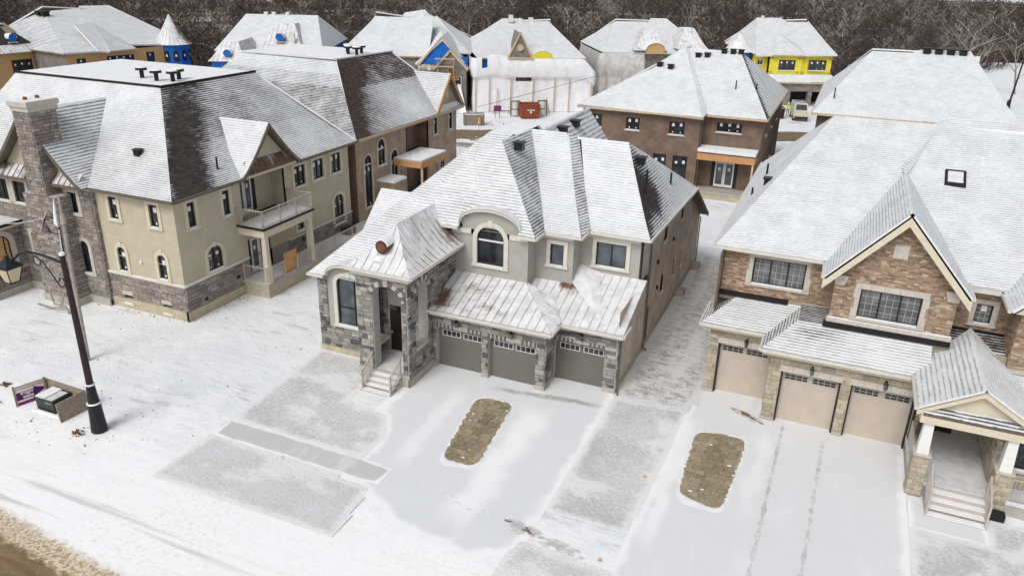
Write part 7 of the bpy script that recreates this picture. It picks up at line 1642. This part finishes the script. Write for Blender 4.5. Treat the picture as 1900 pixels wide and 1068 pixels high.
mb = MB(); mb.path([(.3, -.75, .8), (8, -.8, 2.75), (16.2, -.75, 4.85)], .03, 5); single(mb, 'service_cable', 'dark', 'dark cable slung across the front of the wrapped white house', 'cable', (8, -.8, 2.7))
mb = MB(); mb.poly([(9.1, -.9, 0), (9.9, -.9, 0), (9.55, -.5, 1.5)]); mb.poly([(9.9, -.9, 0), (10.1, -.4, 0), (9.55, -.5, 1.5)]); mb.poly([(9.1, -.9, 0), (9.3, -.4, 0), (9.55, -.5, 1.5)]); mb.bar((9.0, -.95, 0), (9.6, -.6, 2.0), .1, .1); single(mb, 'propped_boards', 'palewood', 'pale boards propped against the sheeting right of the skip', 'boards', (9.5, -.7, 0))
XF.pop()
LS = thing('lumber_stack', 'snow covered stack of lumber behind the tan brick house', 'lumber', (-37.2, 77.5, 0))
for k in range(7):
    mb = MB(); y = 75.6 + k * .62; mb.bar((-38.6 + .3 * k, y, .25 + .1 * (k % 2)), (-35.8 + .3 * k, y + .5, .25 + .1 * (k % 3)), .3, .22); o = mb.build('plank', 'capsnow' if k % 3 else 'ply', LS)
# van, worker and rubble by the yellow house
frame(-5.35, 110.6, 12)
V = thing('cream_van', 'cream van with dark rear and snowy roof parked before the yellow house', 'van', (0, 1.6, 0))
mb = MB()
pr = [(0, .35), (0, 1.15), (.55, 1.3), (1.0, 2.1), (4.3, 2.15), (4.35, .4)]
for sgn in (-1, 1):
    pts = [(sgn * .92 * (1 if z < 1.2 else .9), y, z) for y, z in pr]; mb.poly(pts if sgn > 0 else pts[::-1])
for i in range(len(pr)):
    a, b = pr[i], pr[(i + 1) % len(pr)]; wa, wb = .92 * (1 if a[1] < 1.2 else .9), .92 * (1 if b[1] < 1.2 else .9)
    mb.poly([(-wa, a[0], a[1]), (wa, a[0], a[1]), (wb, b[0], b[1]), (-wb, b[0], b[1])])
mb.build('body', 'cream', V)
mb = MB(); mb.poly([(-.7, .6, 1.38), (.7, .6, 1.38), (.66, .95, 2.02), (-.66, .95, 2.02)]); mb.v = [(x, y - .03, z + .02) for x, y, z in mb.v]; mb.build('windscreen', 'glass', V)
mb = MB(); mb.box(-.85, .85, -.08, .02, .35, .62); mb.build('bumper', 'dark', V)
for x in (-.7, .5): mb = MB(); mb.box(x, x + .22, -.03, .02, .75, .92); mb.build('headlight', 'lampglass', V)
for x in (-.95, .78):
    for y in (.9, 3.4): mb = MB(); mb.tube((x, y, .34), (x + .18, y, .34), .34, .34, 14); w = mb.build('wheel', 'tyre', V); mb = MB(); mb.tube((x - .01, y, .34), (x + .19, y, .34), .18, .18, 10); mb.build('rim', 'conc', w)
mb = MB(); mb.box(.925, .935, 1.1, 4.2, .75, 1.95); mb.v = [(x - .03, y, z) for x, y, z in mb.v]; mb.build('side_panel', 'dark', V)
mb = MB(); mb.box(-.75, .75, 1.1, 4.2, 2.15, 2.2); mb.build('snow_cap', 'capsnow', V)
for y in (1.6, 2.8, 3.8): mb = MB(); mb.box(-.78, .78, y, y + .08, 2.2, 2.3); mb.build('roof_bar', 'dark', V)
XF.pop()
frame(-7.35, 114.0, 0)
def person():
    me = bpy.data.meshes.new('person'); P = [(0, 0, .95), (0, 0, 1.2), (0, -.02, 1.42), (0, -.03, 1.52), (0, -.05, 1.66), (.17, 0, 1.4), (.27, -.08, 1.14), (.3, -.25, .98), (.31, -.3, .92), (-.17, 0, 1.4), (-.28, -.05, 1.14), (-.27, -.2, .95), (-.27, -.25, .89), (.1, 0, .9), (.12, -.04, .5), (.12, 0, .08), (.12, -.14, .04), (-.1, 0, .9), (-.13, .03, .5), (-.13, .08, .08), (-.13, -.06, .04)]
    Ed = [(0, 1), (1, 2), (2, 3), (3, 4), (2, 5), (5, 6), (6, 7), (7, 8), (2, 9), (9, 10), (10, 11), (11, 12), (0, 13), (13, 14), (14, 15), (15, 16), (0, 17), (17, 18), (18, 19), (19, 20)]
    Rd = [.16, .16, .17, .06, .11, .08, .055, .04, .045, .08, .055, .04, .045, .1, .07, .05, .045, .1, .07, .05, .045]
    me.from_pydata(P, Ed, []); ob = bpy.data.objects.new('person', me); COL.objects.link(ob); ob.modifiers.new('skin', 'SKIN'); s_ = ob.modifiers.new('sub', 'SUBSURF'); s_.levels = s_.render_levels = 1
    for i, r in enumerate(Rd): me.skin_vertices[0].data[i].radius = (r, r * .8)
    me.skin_vertices[0].data[0].use_root = True; ob.location = XF[-1] @ Vector((0, 0, 0)); bpy.context.view_layer.update()
    m2 = bpy.data.meshes.new_from_object(ob.evaluated_get(bpy.context.evaluated_depsgraph_get())); ob.modifiers.clear(); ob.data = m2
    m2.materials.clear(); [m2.materials.append(M[k]) for k in ('cloth', 'hivis', 'skin')]
    for f in m2.polygons:
        z = f.center.z; f.material_index = 2 if (z > 1.5 or (z < .97 and abs(f.center.x) > .22)) else (1 if z > .95 else 0); f.use_smooth = True
    ORG[ob] = tuple(ob.location); tag(ob, 'worker in a yellow green jacket standing left of the cream van', 'person')
    mb = MB(); mb.tube((0, -.06, 1.72), (0, -.06, 1.84), .125, .07, 10); mb.tube((0, -.06, 1.7), (0, -.06, 1.72), .16, .14, 10); mb.build('hard_hat', 'print', ob)
person(); XF.pop()
frame(-8.3, 112.2, 15)
SX = thing('site_bin', 'dark open topped steel bin left of the cream van', 'bin', (0, 0, 0)); mb = MB(); mb.hexa([(-.6, -.9, .05), (.5, -.9, .05), (.5, .7, .05), (-.6, .7, .05), (-.7, -1, 1.4), (.6, -1, 1.4), (.6, .8, 1.4), (-.7, .8, 1.4)]); mb.build('bin_body', 'dark', SX); mb = MB(); [mb.bar(a, b, .08, .08) for a, b in (((-.72, -1, 1.42), (.62, -1, 1.42)), ((-.72, -1, 1.42), (-.72, .8, 1.42)))]; mb.build('rim', 'conc', SX); XF.pop()
# second street lamp, far right
FL = thing('street_lamp', 'distant street lamp with pale globe beside the woodland, right of the broad roof', 'street lamp', (22, 137.2, 0))
mb = MB(); mb.tube((22, 137.2, 0), (22.5, 137.2, 8.0), .16, .1, 10); mb.build('pole', pole_m, FL); mb = MB(); mb.tube((22, 137.2, 0), (22.05, 137.2, 1.4), .3, .2, 10); mb.build('lamp_base', 'black', FL)
mb = MB(); mb.tube((22.9, 137.1, 7.2), (22.9, 137.1, 7.75), .22, .4, 10); mb.build('lantern_glass', 'lampglass', FL); mb = MB(); mb.tube((22.9, 137.1, 7.75), (22.9, 137.1, 8.1), .42, .1, 10); mb.bar((22.4, 137.2, 7.9), (22.9, 137.1, 8.05), .06, .06); mb.build('lantern_hood', 'black', FL)

# ------------------------------------------------------------------ bare winter woodland
def tree_mesh(name, seed, h, mat, n1=9, n2=5, n3=4, r0=.16, lean=.0, spread=1.0, up=.55):
    r = np.random.default_rng(seed); T = []; K = []
    def cone(p, d, L, r_, out, segs=2):
        d = d / np.linalg.norm(d); pts = [p]; q = p; dd = d
        for k in range(segs):
            dd = dd + r.normal(0, .10, 3); dd = dd / np.linalg.norm(dd); q = q + dd * L / segs; pts.append(q)
        a = np.cross(dd, [.3, .9, .2]); a /= np.linalg.norm(a); b = np.cross(dd, a)
        rs = np.linspace(r_, r_ * .3, segs + 1)
        for k in range(segs):
            for j in range(3):
                t0, t1 = 2.094 * j, 2.094 * (j + 1)
                c0 = a * math.cos(t0) + b * math.sin(t0); c1 = a * math.cos(t1) + b * math.sin(t1)
                out.append((pts[k] + c0 * rs[k], pts[k] + c1 * rs[k], pts[k + 1] + c1 * rs[k + 1], pts[k + 1] + c0 * rs[k + 1]))
        return pts, dd
    pts, dd = cone(np.array([0, 0, -.2]), np.array([lean, 0, 1.]), h * .8, r0, T, 4)
    def along(P, t):
        k = min(int(t * (len(P) - 1)), len(P) - 2); f = t * (len(P) - 1) - k; return P[k] * (1 - f) + P[k + 1] * f
    for i in range(n1):
        t = .22 + .78 * (i + r.random()) / n1; az = i * 2.4 + r.random(); d = np.array([math.cos(az) * spread, math.sin(az) * spread, up + r.random() * .6])
        p1, d1 = cone(along(pts, min(t, .99)), d, h * (.5 - .22 * t) * r.uniform(.8, 1.2), r0 * .45, K)
        for j in range(n2):
            az2 = r.random() * 6.28; d2 = d1 * .8 + np.array([math.cos(az2), math.sin(az2), .45]) * .7
            p2, d2_ = cone(along(p1, r.uniform(.3, .99)), d2, h * .16 * r.uniform(.7, 1.3), r0 * .2, K, 1)
            for k in range(n3):
                az3 = r.random() * 6.28; d3 = d2_ * .8 + np.array([math.cos(az3), math.sin(az3), .4]) * .7
                cone(along(p2, r.uniform(.3, .99)), d3, h * .09 * r.uniform(.7, 1.3), r0 * .11, K, 1)
    return T, K
def mesh_from(quads, name, mat):
    v = np.array(quads).reshape(-1, 3); n = len(quads); me = bpy.data.meshes.new(name)
    me.from_pydata(v.tolist(), [], np.arange(n * 4).reshape(-1, 4).tolist()); me.materials.append(M[mat]); return me
WO = Matrix.Translation((-45, 118, 0)) @ Matrix.Rotation(math.radians(27), 4, 'Z')
inv = lambda x, y: WO @ Vector((x, y, 0))
TM = []
for i in range(7):
    T, K = tree_mesh('t', 40 + i, 1.0, 'bark', 10, 5, 4, .016, spread=1.0); TM.append(mesh_from(T + K, 'bare_tree', ['bark', 'bark2', 'bark', 'bark', 'bark2', 'bark3', 'bark'][i]))
def treeline(x): return 4 + 5 * math.sin(x * .06) + (8 if x > 55 else 0) + (10 if x > 62 else 0) + max(0, (x - 62)) * .45
rt = random.Random(4)
for i in range(285):
    x = rt.uniform(-105, 128); y = treeline(x) + rt.random() ** 1.5 * 42
    p = inv(x, y); k = rt.choices(range(7), (3, 3, 3, 2, 2, .5, 3))[0]; o = bpy.data.objects.new('bare_tree', TM[k]); COL.objects.link(o)
    s_ = rt.uniform(5.5, 9.5); o.location = (p.x, p.y, 0); o.scale = (s_ * 1.1, s_ * 1.1, s_); o.rotation_euler = (0, 0, rt.random() * 6.28)
    tag(o, 'bare leafless tree among the dense winter woodland beyond the houses', 'tree', 'bare trees of the woodland behind the houses')
def special(name, label, x, y, h, mat, seed, **k):
    T, K = tree_mesh('t', seed, h, mat, **k); g = thing(name, label, 'tree', (x, y, 0))
    for q, nm in ((T, 'trunk'), (K, 'crown')):
        o = bpy.data.objects.new(nm, mesh_from(q, nm, mat)); COL.objects.link(o); o.parent = g
special('pale_tree', 'pale bare tree with wide limbs rising right behind the four ridge vents', 17.2, 150, 13, 'bark3', 5, n1=8, n2=4, n3=2, r0=.26, spread=1.2, up=.5)
special('pale_tree', 'slender pale bare tree at the far right behind the distant street lamp', 25.5, 156, 12, 'bark3', 8, n1=7, n2=4, n3=3, r0=.2, spread=.8)
special('pale_tree', 'pale bare tree with upright limbs behind the half wrapped house', -29.5, 150, 12, 'bark3', 12, n1=9, n2=4, n3=3, r0=.18, spread=.6, up=1.0)
special('russet_tree', 'round russet brown bare tree standing above the wrapped houses', -56, 205, 12, 'bark2', 21, n1=16, n2=7, n3=5, r0=.2, spread=1.1)
special('dark_tree', 'dark dense bare tree behind the wrapped white house', -62, 160, 12, 'bark', 23, n1=14, n2=7, n3=5, r0=.24, spread=.8)
def wood():
    r = np.random.default_rng(11); base = []
    for s_ in range(9):
        q = []
        def blade(p, dd, L, w_):
            e = p + dd * L; w = np.cross(dd, r.normal(0, 1, 3)); w = w / np.linalg.norm(w) * w_; q.append((p - w, p + w, e)); return e
        unit = lambda v: v / np.linalg.norm(v)
        if s_ < 5:                              # little bare trees: trunk, limbs, twigs
            lean = r.normal(0, .08, 2); top = np.array([lean[0], lean[1], .78]); blade(np.array([0, 0, -.02]), top, 1.0, .02)
            for i_ in range(10):
                t = .18 + .8 * i_ / 10; p = top * t; az = i_ * 2.4 + r.random(); d1 = unit(np.array([math.cos(az), math.sin(az), .5 + r.random() * .7])); L1 = (.5 - .25 * t) * r.uniform(.7, 1.2); blade(p, d1, L1, .010)
                for k in range(5):
                    f_ = r.uniform(.25, .95); d2 = unit(d1 + r.normal(0, .55, 3) + [0, 0, .25]); p2 = p + d1 * L1 * f_; L2 = .2 * r.uniform(.6, 1.2); blade(p2, d2, L2, .007)
                    for m_ in range(2): blade(p2 + d2 * L2 * r.uniform(.3, .9), unit(d2 + r.normal(0, .6, 3)), .11, .006)
        else:                                   # tangled scrub
            for k in range(110):
                a = r.random() * 6.28; rad = r.random() ** .6 * .6; p = np.array([rad * math.cos(a), rad * math.sin(a), r.random() * .45 * (1.1 - rad)]); blade(p, unit(np.array([math.cos(a) * .5, math.sin(a) * .5, .55]) + r.normal(0, .55, 3)), r.uniform(.15, .4), r.uniform(.008, .016))
        base.append(np.array(q))
    V = []; MI = []
    cnt = 0
    ph_ = r.random(6) * 6.28
    dens = lambda x, y: .5 + .25 * math.sin(x * .045 + ph_[0] + y * .03) + .25 * math.sin(x * .11 - y * .07 + ph_[1]) + .2 * math.sin(y * .09 + ph_[2])
    while cnt < 5600:
        x = r.uniform(-190, 235); y = r.random() ** 1.25 * 330
        if y < treeline(max(-105, min(128, x))) - 1: continue
        # clearings with snow
        if any(((x - cx) / a) ** 2 + ((y - cy) / b) ** 2 < 1 for cx, cy, a, b in ((20, 95, 16, 16), (-60, 150, 40, 20), (60, 180, 70, 18), (-8, 70, 11, 9), (150, 120, 50, 18), (-110, 120, 30, 18), (95, 95, 34, 9), (-30, 230, 90, 18), (130, 250, 80, 20), (45, 130, 26, 10))) and r.random() < .93: continue
        if r.random() > .35 + dens(x, y): continue
        kind = r.integers(9); s_ = (r.uniform(5.0, 9.0) if kind < 5 else r.uniform(3.0, 6.0)) * (1 + y / 700); t = r.random() * 6.28; c, sn = math.cos(t), math.sin(t); b = base[kind].reshape(-1, 3)
        p = inv(x, y); w = s_ * 1.1
        q = np.empty_like(b); q[:, 0] = (b[:, 0] * c - b[:, 1] * sn) * w + p.x; q[:, 1] = (b[:, 0] * sn + b[:, 1] * c) * w + p.y; q[:, 2] = b[:, 2] * s_ - .1
        V.append(q); MI.append(np.full(len(b) // 3, 2 if r.random() < .05 + .10 * (kind < 5) + min(.2, y / 1200) else (1 if math.sin(x * .07 + y * .05 + ph_[3]) + r.normal(0, .5) > .35 else 0))); cnt += 1
    V = np.concatenate(V); MI = np.concatenate(MI); n = len(V) // 3
    me = bpy.data.meshes.new('woodland'); me.vertices.add(len(V)); me.vertices.foreach_set('co', V.ravel()); me.loops.add(n * 3); me.loops.foreach_set('vertex_index', np.arange(n * 3, dtype=np.int32))
    me.polygons.add(n); me.polygons.foreach_set('loop_start', np.arange(0, n * 3, 3, dtype=np.int32)); me.update()
    for k in ('bark', 'bark2', 'bark3'): me.materials.append(M[k])
    me.polygons.foreach_set('material_index', MI.astype(np.int32)); me.update(); me.validate()
    o = bpy.data.objects.new('woodland_thicket', me); COL.objects.link(o); structure(o, 'stuff')
wood()
